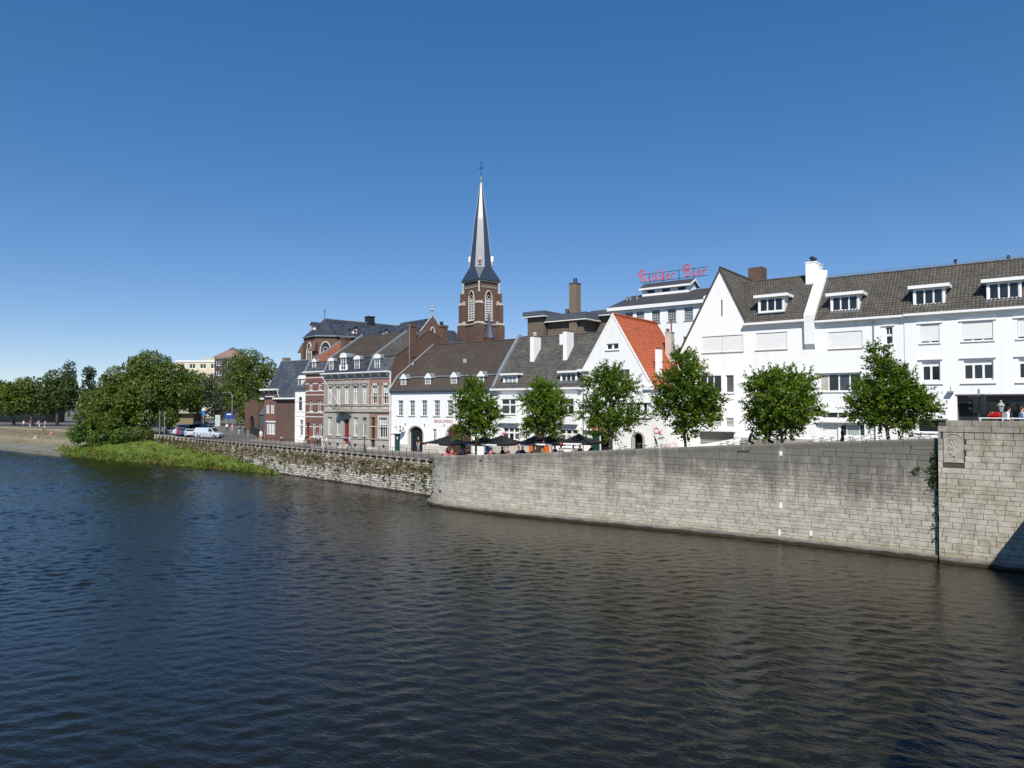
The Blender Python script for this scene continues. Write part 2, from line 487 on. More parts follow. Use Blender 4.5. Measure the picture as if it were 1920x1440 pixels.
def river():
    """wind ripples as real relief over the part of the river in view, flat water beyond"""
    rs = np.random.RandomState(5)
    n = 72
    lam = np.exp(rs.uniform(np.log(.40), np.log(1.25), n)); th = R(127) + rs.normal(0, R(30), n)
    k = 2 * np.pi / lam; kx, ky, ph = k * np.cos(th), k * np.sin(th), rs.uniform(0, 2 * np.pi, n)
    amp = .120 * math.sqrt(2.0 / n) / k
    V, F = [], []
    def block(x0, x1, y0, y1, d):
        nx, ny = int((x1 - x0) / d) + 1, int((y1 - y0) / d) + 1
        X, Y_ = np.meshgrid(np.linspace(x0, x1, nx), np.linspace(y0, y1, ny), indexing='ij')
        Z = np.zeros_like(X)
        for i in range(n): Z += amp[i] * np.sin(kx[i] * X + ky[i] * Y_ + ph[i])
        sh = np.clip((X + 8) / -75, 0, 1); sh = sh * sh * (3 - 2 * sh)                       # sheltered by wall and bridge at the right
        gust = 1 + .33 * np.sin(.071 * X + .05 * Y_ + 1) * np.sin(.043 * Y_ - .09 * X) + .22 * np.sin(.21 * X - .17 * Y_)
        Z *= (.52 + .56 * sh) * gust
        V0 = sum(len(v) for v in V)
        V.append(np.stack([X, Y_, Z], -1).reshape(-1, 3))
        I = np.arange(nx * ny).reshape(nx, ny) + V0
        F.append(np.stack([I[:-1, :-1], I[1:, :-1], I[1:, 1:], I[:-1, 1:]], -1).reshape(-1, 4))
    block(-70, 6, 4, 54, .115)
    block(-245, -70, 14, 62, .19)
    for x0, x1, y0, y1 in ((-2600, 900, -90, 4), (6, 900, 4, 140), (-70, 6, 54, 140), (-245, -70, 4, 14), (-245, -70, 62, 140), (-2600, -245, 4, 140)):
        V0 = sum(len(v) for v in V)
        V.append(np.array([(x0, y0, 0), (x1, y0, 0), (x1, y1, 0), (x0, y1, 0)], float)); F.append(np.array([[V0, V0 + 1, V0 + 2, V0 + 3]]))
    V, F = np.concatenate(V), np.concatenate(F)
    me = bpy.data.meshes.new("water")
    me.vertices.add(len(V)); me.vertices.foreach_set("co", V.ravel())
    me.loops.add(F.size); me.loops.foreach_set("vertex_index", F.ravel().astype(np.int32))
    me.polygons.add(len(F)); me.polygons.foreach_set("loop_start", np.arange(0, F.size, 4, dtype=np.int32))
    me.update(calc_edges=True)
    return link("water", me, m_water, smooth=True)
struct(river())
mb = MB(); mb.quad((-2600, -2500, 2.6), (900, -2500, 2.6), (900, -85, 2.6), (-2600, -85, 2.6)); mb.box(-2600, 900, -85.3, -85, -1, 2.6)
struct(mb.build("opposite_bank", m_grass))

# paths given as (x, y) polylines
class Path:
    def __init__(s, pts, sub=1):
        if sub > 1:
            q = []
            n = len(pts)
            for i in range(n - 1):
                p0, p1, p2, p3 = [Vector(pts[max(0, min(n - 1, j))]) for j in (i - 1, i, i + 1, i + 2)]
                for k in range(sub):
                    t = k / sub
                    q.append(.5 * ((2 * p1) + (p2 - p0) * t + (2 * p0 - 5 * p1 + 4 * p2 - p3) * t * t + (3 * p1 - p0 - 3 * p2 + p3) * t ** 3))
            q.append(Vector(pts[-1])); pts = q
        s.p = [Vector(p) for p in pts]
        s.s = [0]
        for a, b in zip(s.p, s.p[1:]): s.s.append(s.s[-1] + (b - a).length)
        s.L = s.s[-1]
    def at(s, t):
        t = max(0, min(s.L, t))
        for i in range(len(s.p) - 1):
            if t <= s.s[i + 1]:
                d = s.p[i + 1] - s.p[i]
                return s.p[i] + d * ((t - s.s[i]) / max(1e-9, s.s[i + 1] - s.s[i]))
        return s.p[-1]
    def nrm(s, t):
        d = (s.at(t + .05) - s.at(t - .05)).normalized()
        return Vector((-d.y, d.x))            # paths run right to left (towards -x): this side faces the river (-y)

def P3(path, t, out, z, batter=0.0):
    p = path.at(t); n = path.nrm(t)
    q = p + n * (out - batter * z)
    return (q.x, q.y, z)

# ---- cut-stone quay wall
QW = Path([(-5.52, 48.08), (-13, 48.1), (-20, 47.8), (-28, 47.0), (-36, 46.35), (-42.4, 46.4), (-44.6, 46.85), (-45.9, 47.65), (-46.7, 48.9), (-47.2, 50.6), (-47.5, 53)], 4)
QTOP = [(-48, 4.27), (-46.56, 4.32), (-39.91, 4.70), (-34.18, 5.08), (-29.06, 5.44), (-24.46, 5.77), (-20.29, 6.06), (-16.51, 6.33), (-13.06, 6.58), (-9.9, 6.76), (-6.99, 6.95), (-5.4, 7.05)]
BAT = .055
def qtop(t): return interp(QTOP, QW.at(t).x)
quay = thing("quay_wall", "long pale weathered cut-stone quay wall rising from the river towards the bridge", "wall", (-25, 48, 0))
rnd = random.Random(11)
mb = MB()                                     # core behind the joints
ts = [QW.L * i / 120 for i in range(121)]
for a, b in zip(ts, ts[1:]):
    za, zb = qtop(a) - .05, qtop(b) - .05
    mb.hexa([P3(QW, a, -.03, -1.2, BAT), P3(QW, b, -.03, -1.2, BAT), P3(QW, b, -.9, -1.2, BAT), P3(QW, a, -.9, -1.2, BAT),
             P3(QW, a, -.03, za, BAT), P3(QW, b, -.03, zb, BAT), P3(QW, b, -.5, zb, BAT), P3(QW, a, -.5, za, BAT)])
mb.build("core", m_mortar, quay)
blocks = []
z = .22
row = 0
while z < 7.0:
    hh = rnd.choice([.19, .22, .25, .28, .31, .36]) if z < 4.2 else rnd.choice([.32, .38, .44, .5])
    t = -rnd.random() * .6
    while t < QW.L:
        ln = rnd.uniform(.5, 1.45) * (1.2 if z > 4.2 else 1)
        a, b = max(t, 0) + .012, min(t + ln, QW.L) - .012
        t += ln
        if b - a < .12: continue
        la, lb = qtop(a) - .40, qtop(b) - .40
        z0 = z + .008
        if max(la, lb) - z < .22: continue
        z1a, z1b = (la, lb) if max(la, lb) - (z + hh) < .22 else (z + hh - .008, z + hh - .008)
        z1a, z1b = max(z1a, z0 + .02), max(z1b, z0 + .02)
        blocks.append((a, b, z0, z1a, z1b))
    z += hh
blocks.sort(key=lambda q: q[0])
def stone_block(mb, path, a, b, z0, z1a, z1b, bat, rnd, base=0.0):
    pr = rnd.uniform(0, .022)
    tn = max(-1, min(1, rnd.gauss(base, .34)))
    e = .012
    # front face with a small chamfer all round
    def q(t, o, z): return P3(path, t, o, z, bat)
    vs = [q(a, -.12, z0), q(b, -.12, z0), q(b, -.12, z1b), q(a, -.12, z1a),
          q(a, pr - e, z0), q(b, pr - e, z0), q(b, pr - e, z1b), q(a, pr - e, z1a),
          q(a + e, pr, z0 + e), q(b - e, pr, z0 + e), q(b - e, pr, z1b - e), q(a + e, pr, z1a - e)]
    fs = [(8, 9, 10, 11)] + [(4 + i, 4 + (i + 1) % 4, 8 + (i + 1) % 4, 8 + i) for i in range(4)] + [(i, (i + 1) % 4, 4 + (i + 1) % 4, 4 + i) for i in range(4)]
    mb.add(vs, fs, tn)
rest = MB()
for i, q in enumerate(blocks):
    if i < 300:
        mb = MB(); stone_block(mb, QW, *q, BAT, rnd); mb.build("stone_block", m_quay, quay)
    else:
        stone_block(rest, QW, *q, BAT, rnd)
o = rest.build("stone_blocks", m_quay, quay); o["kind"] = "stuff"
t = 0
while t < QW.L - .2:                          # coping stones along the sloping top
    ln = rnd.uniform(1.2, 2.1)
    a, b = t + .01, min(t + ln, QW.L) - .01
    t += ln
    n = 4
    mb = MB(); tn = rnd.gauss(-.25, .3)
    prof = [(.03, -.39), (.045, -.12), (.02, -.04), (-.05, .0), (-.46, .0), (-.52, -.05), (-.54, -.39)]
    rings = []
    for k in range(n + 1):
        tt = lerp(a, b, k / n); zt = qtop(tt)
        rings.append([P3(QW, tt, o_ - BAT * zt + rnd.uniform(-.004, .004), zt + dz + rnd.uniform(-.004, .004)) for o_, dz in prof])
    vs = [p for r in rings for p in r]; m_ = len(prof)
    fs = [(k * m_ + j, k * m_ + (j + 1) % m_, (k + 1) * m_ + (j + 1) % m_, (k + 1) * m_ + j) for k in range(n) for j in range(m_)]
    fs += [tuple(range(m_))[::-1], tuple(range(n * m_, (n + 1) * m_))]
    mb.add(vs, fs, tn); mb.build("coping_stone", m_quay, quay)
mb = MB()                                     # concrete footing at the waterline
ts = [QW.L * i / 90 for i in range(91)]
fo = [(.33 + rnd.uniform(-.03, .03), .33 + rnd.uniform(-.03, .03)) for _ in ts]
for i in range(90):
    (o0, h0), (o1, h1) = fo[i], fo[i + 1]
    mb.hexa([P3(QW, ts[i], o0, -1.2), P3(QW, ts[i + 1], o1, -1.2), P3(QW, ts[i + 1], -.1, -1.2), P3(QW, ts[i], -.1, -1.2),
             P3(QW, ts[i], o0 - .05, h0 - .04), P3(QW, ts[i + 1], o1 - .05, h1 - .04), P3(QW, ts[i + 1], -.1, h1 + .03), P3(QW, ts[i], -.1, h0 + .03)])
mb.build("footing", m_footing, quay)
for x, z0, z1 in ((-14.5, 5.66, 5.95), (-14.48, 2.2, 2.56), (-14.56, .42, .80), (-12.6, .62, .92)):
    y = 48.09 + BAT * (z0 + z1) / 2
    mb = MB(); w = .09 if z0 > 1 else .07
    mb.box(x - w, x + w, y - .06, y + .02, z0, z1)
    o = mb.build("level_plate", m_wpaint, quay); o["label"] = "small white water-level plate"

# ---- bridgehead pier at the right, taller and forward of the quay wall
PW = Path([(2.4, 47.72), (-5.46, 47.72)])
pier = thing("bridgehead_wall", "tall ochre-grey stone bridgehead wall with carved coat-of-arms panel", "wall", (-2, 47.8, 0))
mb = MB(); mb.hexa([(-5.43, 47.76, -1.2), (2.4, 47.76, -1.2), (2.4, 49.0, -1.2), (-5.43, 49.0, -1.2), (-5.43, 47.76 + BAT * 8, 8.0), (2.4, 47.76 + BAT * 8, 8.0), (2.4, 49.0, 8.0), (-5.43, 49.0, 8.0)])
mb.build("core", m_mortar, pier)
z = .26
while z < 7.3:
    hh = rnd.choice([.22, .26, .29, .32, .37]) if z < 5.2 else rnd.choice([.3, .34, .38])
    if z + hh > 7.3: hh = 7.42 - z
    t = -rnd.random() * .6
    while t < PW.L:
        ln = rnd.uniform(.42, 1.15)
        a, b = max(t, 0) + .01, min(t + ln, PW.L) - .01
        t += ln
        xa, xb = 2.4 - b, 2.4 - a
        if b - a < .1: continue
        # leave the carved panel free
        if z + hh > 5.70 and z < 7.44:
            if xa < -4.18 and xb > -5.2:
                if xb > -4.1: b = 2.4 + 4.15
                elif xa < -5.3: a = 2.4 + 5.22
                else: continue
                if b - a < .1: continue
        mb = MB(); stone_block(mb, PW, a, b, z + .008, z + hh - .008, z + hh - .008, BAT, rnd, .05); mb.build("stone_block", m_pier, pier)
    z += hh
for k in range(6):
    a, b = k * 1.31 + .01, (k + 1) * 1.31 - .01
    mb = MB()
    for zz0, zz1, oo in ((7.45, 7.78, .05), (7.79, 8.12, .02)):
        sh = 0 if zz0 < 7.6 else .4
        aa, bb = max(a - sh, 0), min(b - sh, PW.L)
        if bb - aa > .2:
            stone_block(mb, PW, aa, bb, zz0, zz1, zz1, BAT, rnd, -.1)
            pa, pb = P3(PW, aa, -.02, zz1, BAT), P3(PW, bb, -.02, zz1, BAT)
            mb.quad(pa, pb, (pb[0], pb[1] + .5, zz1), (pa[0], pa[1] + .5, zz1), 0)
    mb.build("coping_stone", m_pier, pier)
# carved panel: slab, arched moulding, crowned shield ornament and star
yr = 47.72 + BAT * 6.6
mb = MB(); mb.box(-5.19, -4.19, yr + .012, yr + .3, 5.95, 7.42, .0); mb.build("relief_slab", m_pier, pier)
mb = MB(); mb.box(-5.18, -4.2, yr - .03, yr + .3, 5.70, 5.94, .3); mb.build("relief_sill", m_pier, pier)
mb = MB()
arch = [(-5.14, 5.97), (-5.14, 7.05)] + [(-4.69 + .45 * math.cos(a), 7.05 + .30 * math.sin(a)) for a in [math.pi * (1 - k / 10) for k in range(11)]] + [(-4.24, 5.97)]
mb.tube([(x, yr + .015, z) for x, z in arch], .032, 6, .0); mb.build("relief_frame", m_pier, pier)
mb = MB()
pts = []
for k in range(10):
    a = math.pi / 2 + k * math.pi / 5; r_ = .20 if k % 2 == 0 else .085
    pts.append((-4.70 + r_ * math.cos(a), 6.17 + r_ * math.sin(a)))
mb.prism(pts, 'y', yr - .03, yr + .06, .1); mb.build("carved_star", m_pier, pier)
mb = MB()
for p, q in (((-4.86, 6.98), (-4.60, 6.40)), ((-4.72, 7.0), (-4.50, 6.55)), ((-4.98, 6.42), (-4.48, 6.62)), ((-4.95, 6.62), (-4.45, 6.40)), ((-4.86, 6.52), (-4.58, 6.30))):
    mb.tube([(p[0], yr + .02, p[1]), (q[0], yr + .02, q[1])], .035, 5, .1)
mb.tube([(-4.95, yr + .02, 7.06), (-4.86, yr + .02, 7.16), (-4.74, yr + .02, 7.08), (-4.66, yr + .02, 7.18), (-4.55, yr + .02, 7.05), (-4.95, yr + .02, 7.02)], .03, 5, .1)
mb.build("carved_ornament", m_pier, pier)
mb = MB(); mb.hexa([(-5.4, 47.38, -1.2), (2.4, 47.38, -1.2), (2.4, 47.9, -1.2), (-5.4, 47.9, -1.2), (-5.4, 47.44, .28), (2.4, 47.44, .28), (2.4, 47.9, .36), (-5.4, 47.9, .36)])
mb.build("footing", m_footing, pier)

# ---- old stone bridge the photograph is taken from (casts the shadow on the bridgehead)
bridge = thing("stone_bridge", "old stone arch bridge crossing the river beside the bridgehead wall", "bridge", (6, 20, 0))
def skew(mb):
    mb.v = [(x + max(-10, y) * .0327, y, z) for x, y, z in mb.v]; return mb
mb = MB()
spans = [(-78, -66), (-63, -51), (-48, -36), (-33, -20), (-17, -3), (0, 14), (17, 31), (34, 46)]
for a, b in spans:
    mb = MB(); n = 12
    arc = [((a + b) / 2 - (b - a) / 2 * math.cos(math.pi * k / n), 1.0 + 4.7 * math.sin(math.pi * k / n)) for k in range(n + 1)]
    for (y0, z0), (y1, z1) in zip(arc, arc[1:]):
        mb.prism([(y0, z0), (y1, z1), (y1, 6.5), (y0, 6.5)], 'x', .40, 9.4)
    skew(mb).build("arch", m_quay, bridge)
for p, q in zip([-81] + [b for _, b in spans], [a for a, _ in spans] + [47.3]):
    mb = MB(); mb.box(.40, 9.4, p + .002, q - .002, -2, 6.5); skew(mb).build("pier", m_quay, bridge)
mb = MB(); mb.box(.34, 9.46, -85, 47.4, 6.5, 7.3); skew(mb).build("deck", m_stone, bridge)
for x0 in (.36, 9.1):
    mb = MB(); mb.box(x0, x0 + .34, -85, 47.5, 7.3, 8.22); skew(mb).build("parapet", m_stone, bridge)

# ---- rubble retaining wall further along
m_rubw = MAT("white_washed_rubble", (.50, .475, .42), .9, .45, 1.2, .25, .6, 8, .2, col2=(.20, .18, .13), c2s=1.2, c2a=.6)
m_rubb = MAT("brown_rubble", (.25, .20, .145), .9, .45, 1.2, .25, .6, 8, .2, col2=(.33, .28, .20), c2s=.8, c2a=.6)
RWP = [(-47.2, 50.95), (-50.3, 51.15), (-59.3, 52.65), (-70.5, 54.35), (-84.7, 56.3), (-102, 58.7), (-126.6, 62.5), (-138, 64.8)]
RW = Path(RWP, 3)
BANKTOP = [(-139, 3.1), (-126, 2.3), (-110, 2.05), (-96, 1.55), (-86, .75), (-80, .1), (-70, -.4)]
rub = thing("rubble_retaining_wall", "rough rubble retaining wall with weeds, white stones below and brown above", "wall", (-80, 56, 0))
mb = MB()
ts = [RW.L * i / 80 for i in range(81)]
for a, b in zip(ts, ts[1:]):
    mb.hexa([P3(RW, a, -.02, -1, .1), P3(RW, b, -.02, -1, .1), P3(RW, b, -.9, -1), P3(RW, a, -.9, -1),
             P3(RW, a, -.02, 3.36, .1), P3(RW, b, -.02, 3.36, .1), P3(RW, b, -.9, 3.36), P3(RW, a, -.9, 3.36)])
mb.build("core", m_mortar, rub)
mb = MB()
z = -.1
while z < 3.3:
    hh = rnd.uniform(.18, .30); t = 0
    while t < RW.L:
        ln = rnd.uniform(.22, .62); a, b = t + .012, t + ln - .012; t += ln
        xm = RW.at(a).x
        if z + hh < interp(BANKTOP, xm) - .1 or b > RW.L: continue
        if rnd.random() < .05: continue
        pr = rnd.uniform(-.01, .09); z0, z1 = z + rnd.uniform(0, .03), min(z + hh - rnd.uniform(0, .03), 3.38)
        if z1 - z0 < .06: continue
        white = (z < 1.75 + .35 * math.sin(xm * .35) and xm > -92) or rnd.random() < .10
        c = .04
        q = lambda tt, o_, zz: P3(RW, tt, o_, zz, .1)
        vs = [q(a, -.1, z0), q(b, -.1, z0), q(b, -.1, z1), q(a, -.1, z1), q(a + c * rnd.random(), pr, z0 + c * rnd.random()), q(b - c * rnd.random(), pr + rnd.uniform(-.03, .03), z0 + c * rnd.random()),
              q(b - c * rnd.random(), pr, z1 - c * rnd.random()), q(a + c * rnd.random(), pr, z1 - c * rnd.random())]
        mb.add(vs, [(4, 5, 6, 7)] + [(i, (i + 1) % 4, 4 + (i + 1) % 4, 4 + i) for i in range(4)], rnd.uniform(-.9, .9), 0 if white else 1)
    z += hh
o = mb.build("rubble_stones", [m_rubw, m_rubb], rub); o["kind"] = "stuff"
mb = MB()
ts = [RW.L * i / 90 for i in range(91)]
for a, b in zip(ts, ts[1:]):
    if RW.at(a).x < -86: break
    mb.hexa([P3(RW, a, .35, -1), P3(RW, b, .35, -1), P3(RW, b, -.1, -1), P3(RW, a, -.1, -1), P3(RW, a, .25, .08 + .06 * math.sin(a)), P3(RW, b, .25, .08 + .06 * math.sin(b)), P3(RW, b, -.1, .15), P3(RW, a, -.1, .15)])
mb.build("footing", m_footing, rub)
# weeds rooted in the joints
def tuft(mb, c, r, n, rnd, w=.05, up=.6, ln=.3):
    for _ in range(n):
        d = Vector((rnd.gauss(0, 1), rnd.gauss(0, 1), rnd.gauss(up, .6))).normalized()
        p = Vector(c) + Vector((rnd.gauss(0, r), rnd.gauss(0, r * .5), rnd.gauss(0, r)))
        s_ = d.cross(Vector((rnd.gauss(0, 1), rnd.gauss(0, 1), rnd.gauss(0, 1)))).normalized() * w * rnd.uniform(.6, 1.4)
        l_ = ln * rnd.uniform(.5, 1.3)
        mb.add([p - s_ * .5, p + d * l_ * .5 - s_, p + d * l_, p + d * l_ * .5 + s_], [(0, 1, 2, 3)], rnd.uniform(-1, 1))
mb = MB()
for k in range(1500):
    t = rnd.random() * RW.L
    x = RW.at(t).x
    zz = rnd.triangular(.3, 3.3, 2.6)
    if x < -84: zz = rnd.uniform(max(.4, interp(BANKTOP, x)), 3.3)
    dens = .5 + .5 * noise.noise((x * .25, zz * .8, 3))
    if rnd.random() > dens + .05: continue
    tuft(mb, P3(RW, t, .05, zz, .1), .16, 9, rnd, .07, .2, .3)
o = mb.build("wall_weeds", m_weed, rub); o["kind"] = "stuff"

# ---- railing along the top of the rubble wall
rail = thing("river_railing", "thin black iron railing with white footing blocks above the rubble wall", "railing", (-70, 55, 3.4))
pts = []
t = 1.6
while t < RW.L and RW.at(t).x > -112:
    p = P3(RW, t, -.55, 0); pts.append(Vector((p[0], p[1], zs(p[0])))); t += 1.3
for p in pts:
    mb = MB(); mb.tube([p, p + Vector((0, 0, 1.06))], .026, 5); mb.build("post", m_iron, rail)
    mb = MB(); mb.box(p.x - .13, p.x + .13, p.y - .36, p.y - .08, 3.05, 3.62, rnd.uniform(-.9, .2)); mb.build("footing_block", m_stone, rail)
for h in (.2, .41, .62, .83, 1.04):
    mb = MB(); mb.tube([p + Vector((0, 0, h)) for p in pts], .013 if h < 1 else .02, 4); mb.build("rail", m_iron, rail)
t0 = t
while t0 < RW.L - 1:                          # footing blocks go on past the railing
    p = P3(RW, t0, -.2, 0)
    mb = MB(); mb.box(p[0] - .15, p[0] + .15, p[1] - .25, p[1] + .15, 3.1, 3.72, rnd.uniform(-.9, .2)); mb.build("footing_block", m_stone, rail); t0 += 1.9

# ---- grassy bank in front of the wall
WL = [(-300, 51.5), (-152, 51.6), (-138, 52.0), (-124.7, 52.7), (-109, 53.8), (-94, 54.2), (-86, 55.4), (-80, 55.9)]
def bank(x, v):
    y0, y1 = interp(WL, x), interp(EDGE, x) - .55
    z1 = interp(BANKTOP, x)
    y = lerp(y0 - .5, y1, v)
    z = lerp(-.35, max(z1, -.3), v ** .8) + (.16 * noise.noise((x * .3, y * .5, 0)) + .08 * noise.noise((x * 1.1, y * 1.3, 4))) * (1 if v < .98 else 0)
    return (x, y, z)
mb = MB()
xs_ = [-147 + .8 * i for i in range(86)]
for x in xs_:
    for j in range(13): mb.v.append(bank(x, j / 12))
for i in range(len(xs_) - 1):
    for j in range(12):
        a = i * 13 + j; mb.f.append([a, a + 13, a + 14, a + 1]); mb.t.append(rnd.uniform(-.5, .5)); mb.m.append(0)
struct(mb.build("grass_bank", m_grass, smooth=True))
mb = MB()
for k in range(9000):
    x = rnd.uniform(-146, -82); v = rnd.random() ** 1.3
    p = Vector(bank(x, v))
    h = rnd.uniform(.1, .3) * (1.9 if v < .28 else 1)
    d = Vector((rnd.gauss(0, .35), rnd.gauss(0, .35), 1)).normalized(); s_ = Vector((rnd.gauss(0, 1), rnd.gauss(0, 1), 0)).normalized() * rnd.uniform(.04, .12)
    mb.add([p - s_, p + s_, p + d * h + s_ * .3], [(0, 1, 2)], rnd.uniform(-1, 1) + (.5 if v < .2 else 0))
for k in range(900):                          # taller weeds and reeds near the water
    x = rnd.uniform(-146, -82); v = abs(rnd.gauss(.14, .10))
    if noise.noise((x * .22, v * 3, 9)) < -.15 or v > .6: continue
    p = Vector(bank(x, v)); tuft(mb, p + Vector((0, 0, .2)), .22, 12, rnd, .07, .9, .55)
o = mb.build("long_grass", m_grassb); tag(o, "long grass and reeds on the river bank below the wall", "grass", kind="stuff")

mb = MB()
for k in range(800):
    x = rnd.uniform(-145, -83); v = abs(rnd.gauss(.08, .12)) if rnd.random() < .7 else rnd.uniform(.5, .97)
    if noise.noise((x * .16, v * 4, 2)) < .0 or v > .98: continue
    tuft(mb, Vector(bank(x, v)) + Vector((0, 0, .15)), .2, 9, rnd, .06, .9, .45)
o = mb.build("dry_weeds", m_weed); tag(o, "dry yellowish weeds scattered on the grassy river bank", "weeds", kind="stuff")

# ---- low stone quay and sitting steps at the far left
steps = thing("river_steps", "broad stone sitting steps going down to the water at the far left", "steps", (-200, 58, .6))
mb = MB(); mb.box(-420, -139.5, 51.2, 58.0, -1.5, .62); mb.build("landing", MAT("landing_concrete", (.20, .19, .165), .9, .2, .3, .3, .3, 6, col2=(.12, .125, .08), c2s=.25, c2a=.7), steps)
m_step = MAT("step_stone", (.25, .215, .15), .9, .45, .6, .3, .3, 6, col2=(.13, .14, .06), c2s=.5, c2a=.75)
for k in range(8):
    y = 58 + k * 1.02
    mb = MB(); mb.box(-420, -146 - k * .3, y, y + 1.12 if k < 7 else 66.6, .1, .97 + k * .36, rnd.uniform(-.6, .6)); mb.build("step", m_step, steps)

# ---- pavement with kerb along the houses
PAVE = [(-101, 62.4), (-90, 61.0), (-80, 58.6), (-77, 57.2), (-63, 57.2), (-36.8, 57.2)]
mb = MB()
for (x0, y0), (x1, y1) in zip(PAVE, PAVE[1:]):
    n = 6
    for i in range(n):
        a, b = lerp(x0, x1, i / n), lerp(x0, x1, (i + 1) / n); ya, yb = lerp(y0, y1, i / n), lerp(y0, y1, (i + 1) / n)
        mb.hexa([(a, ya, zs(a) - .3), (b, yb, zs(b) - .3), (b, 66, zs(b) - .3), (a, 66, zs(a) - .3), (a, ya, zs(a) + .12), (b, yb, zs(b) + .12), (b, 66, zs(b) + .12), (a, 66, zs(a) + .12)])
struct(mb.build("pavement", m_pave))
# ------------------------------------------------------------------ building helpers (facades stand in planes of constant y and face the river, -y)
def clip(poly, cx):
    """convex clip of 2-d poly by convex ring cx (counter-clockwise)"""
    out = poly
    for (ax, ay), (bx, by) in zip(cx, cx[1:] + cx[:1]):
        inp, out = out, []
        if not inp: break
        def side(p): return (bx - ax) * (p[1] - ay) - (by - ay) * (p[0] - ax)
        for i, p in enumerate(inp):
            q = inp[i - 1]; sp, sq = side(p), side(q)
            if (sp >= -1e-9) != (sq >= -1e-9):
                t = sq / (sq - sp); out.append((q[0] + (p[0] - q[0]) * t, q[1] + (p[1] - q[1]) * t))
            if sp >= -1e-9: out.append(p)
    return out

def facade(mb, x0, x1, z0, z1, y, ops=(), depth=.2, poly=None, side=False, mi=0, rmi=None):
    """wall in plane y with real openings (x0,x1,z0,z1[,rise of an arched head]); side=True: plane x=y, running along y"""
    P = (lambda a, z, d=0: (y - d, a, z)) if side else (lambda a, z, d=0: (a, y + d, z))
    rmi = mi if rmi is None else rmi
    xs = sorted(set([x0, x1] + [v for o in ops for v in o[:2]])); zz = sorted(set([z0, z1] + [v for o in ops for v in o[2:4]]))
    xs = [v for v in xs if x0 <= v <= x1]; zz = [v for v in zz if z0 <= v <= z1]
    for xa, xb in zip(xs, xs[1:]):
        for za, zb in zip(zz, zz[1:]):
            cx, cz = (xa + xb) / 2, (za + zb) / 2
            if any(o[0] < cx < o[1] and o[2] < cz < o[3] for o in ops): continue
            ring = [(xa, za), (xb, za), (xb, zb), (xa, zb)]
            if poly: ring = clip(ring, poly)
            if len(ring) >= 3: mb.add([P(*p) for p in ring], [tuple(range(len(ring)))], mi=mi)
    for o in ops:
        a, b, c, d = o[:4]
        if len(o) > 4:
            zsprg = d - o[4]; n = 10; m = (a + b) / 2
            arc = [(m - (b - a) / 2 * math.cos(math.pi * k / n), zsprg + o[4] * math.sin(math.pi * k / n)) for k in range(n + 1)]
            for k in range(n):
                (xa, za), (xb, zb) = arc[k], arc[k + 1]
                mb.add([P(xa, za), P(xb, zb), P(xb, d), P(xa, d)], [(0, 1, 2, 3)], mi=mi)
                mb.add([P(xa, za), P(xb, zb), P(xb, zb, depth), P(xa, za, depth)], [(0, 1, 2, 3)], mi=rmi)
            d = zsprg
        else:
            mb.add([P(a, d), P(b, d), P(b, d, depth), P(a, d, depth)], [(0, 1, 2, 3)], mi=rmi)
        mb.add([P(a, c), P(a, d), P(a, d, depth), P(a, c, depth)], [(0, 1, 2, 3)], mi=rmi)
        mb.add([P(b, c), P(b, d), P(b, d, depth), P(b, c, depth)], [(0, 1, 2, 3)], mi=rmi)
        mb.add([P(a, c), P(b, c), P(b, c, depth), P(a, c, depth)], [(0, 1, 2, 3)], mi=rmi)

def cuts(spec, n0, n1):
    if isinstance(spec, int): return [lerp(n0, n1, i / spec) for i in range(spec + 1)]
    return [lerp(n0, n1, f) for f in spec]

def window(parent, x0, x1, z0, z1, y, cols=2, rows=1, fm=None, gm=None, fw=.06, mw=.05, inset=.12, sill=None, head=None, pick=None, side=False, sillm=None):
    """a glazed window: frame mesh with its panes (and sill) as children"""
    fm, gm = fm or m_wpaint, gm or m_glass
    yo = y + inset
    def B(mb, a, b, d0, d1, c, e, tone=0):
        if side: mb.box(y - inset - d1, y - inset - d0, a, b, c, e, tone)
        else: mb.box(a, b, yo + d0, yo + d1, c, e, tone)
    cx, cz = cuts(cols, x0, x1), cuts(rows, z0, z1)
    mb = MB()
    B(mb, x0, x0 + fw, 0, .07, z0, z1); B(mb, x1 - fw, x1, 0, .07, z0, z1)
    B(mb, x0 + fw, x1 - fw, 0, .07, z0, z0 + fw); B(mb, x0 + fw, x1 - fw, 0, .07, z1 - fw, z1)
    for v in cx[1:-1]: B(mb, v - mw / 2, v + mw / 2, .002, .066, z0 + fw, z1 - fw)
    for v in cz[1:-1]: B(mb, x0 + fw, x1 - fw, .004, .064, v - mw / 2, v + mw / 2)
    w = mb.build("window", fm, parent)
    big = (x1 - x0) / max(1, len(cx) - 1) > .42 and len(cx) * len(cz) < 14
    if big:
        for i, (a, b) in enumerate(zip(cx, cx[1:])):
            for j, (c, d) in enumerate(zip(cz, cz[1:])):
                p = MB(); B(p, a + .012, b - .012, .035, .05, c + .012, d - .012)
                g = gm if gm is not m_glass else random.choice((m_glass, m_glass, m_glass, m_glassl, m_glassl, m_glassm))
                if pick: g = pick(i, j) or g
                p.build("pane", g, w)
    else:
        p = MB()
        B(p, x0 + .012, x1 - .012, .035, .05, z0 + .012, z1 - .012)
        p.build("glass", gm, w)
    if sill:
        p = MB()
        if side: p.box(y - inset, y + sill, x0 - .12, x1 + .12, z0 - .10, z0 - .004)
        else: p.box(x0 - .12, x1 + .12, y - sill, y + inset, z0 - .10, z0 - .004)
        p.build("sill", sillm or fm, w)
    if head:
        p = MB(); p.box(x0 - .14, x1 + .14, y - head, y + .02, z1 + .14, z1 + .20); p.build("lintel", sillm or fm, w)
    return w

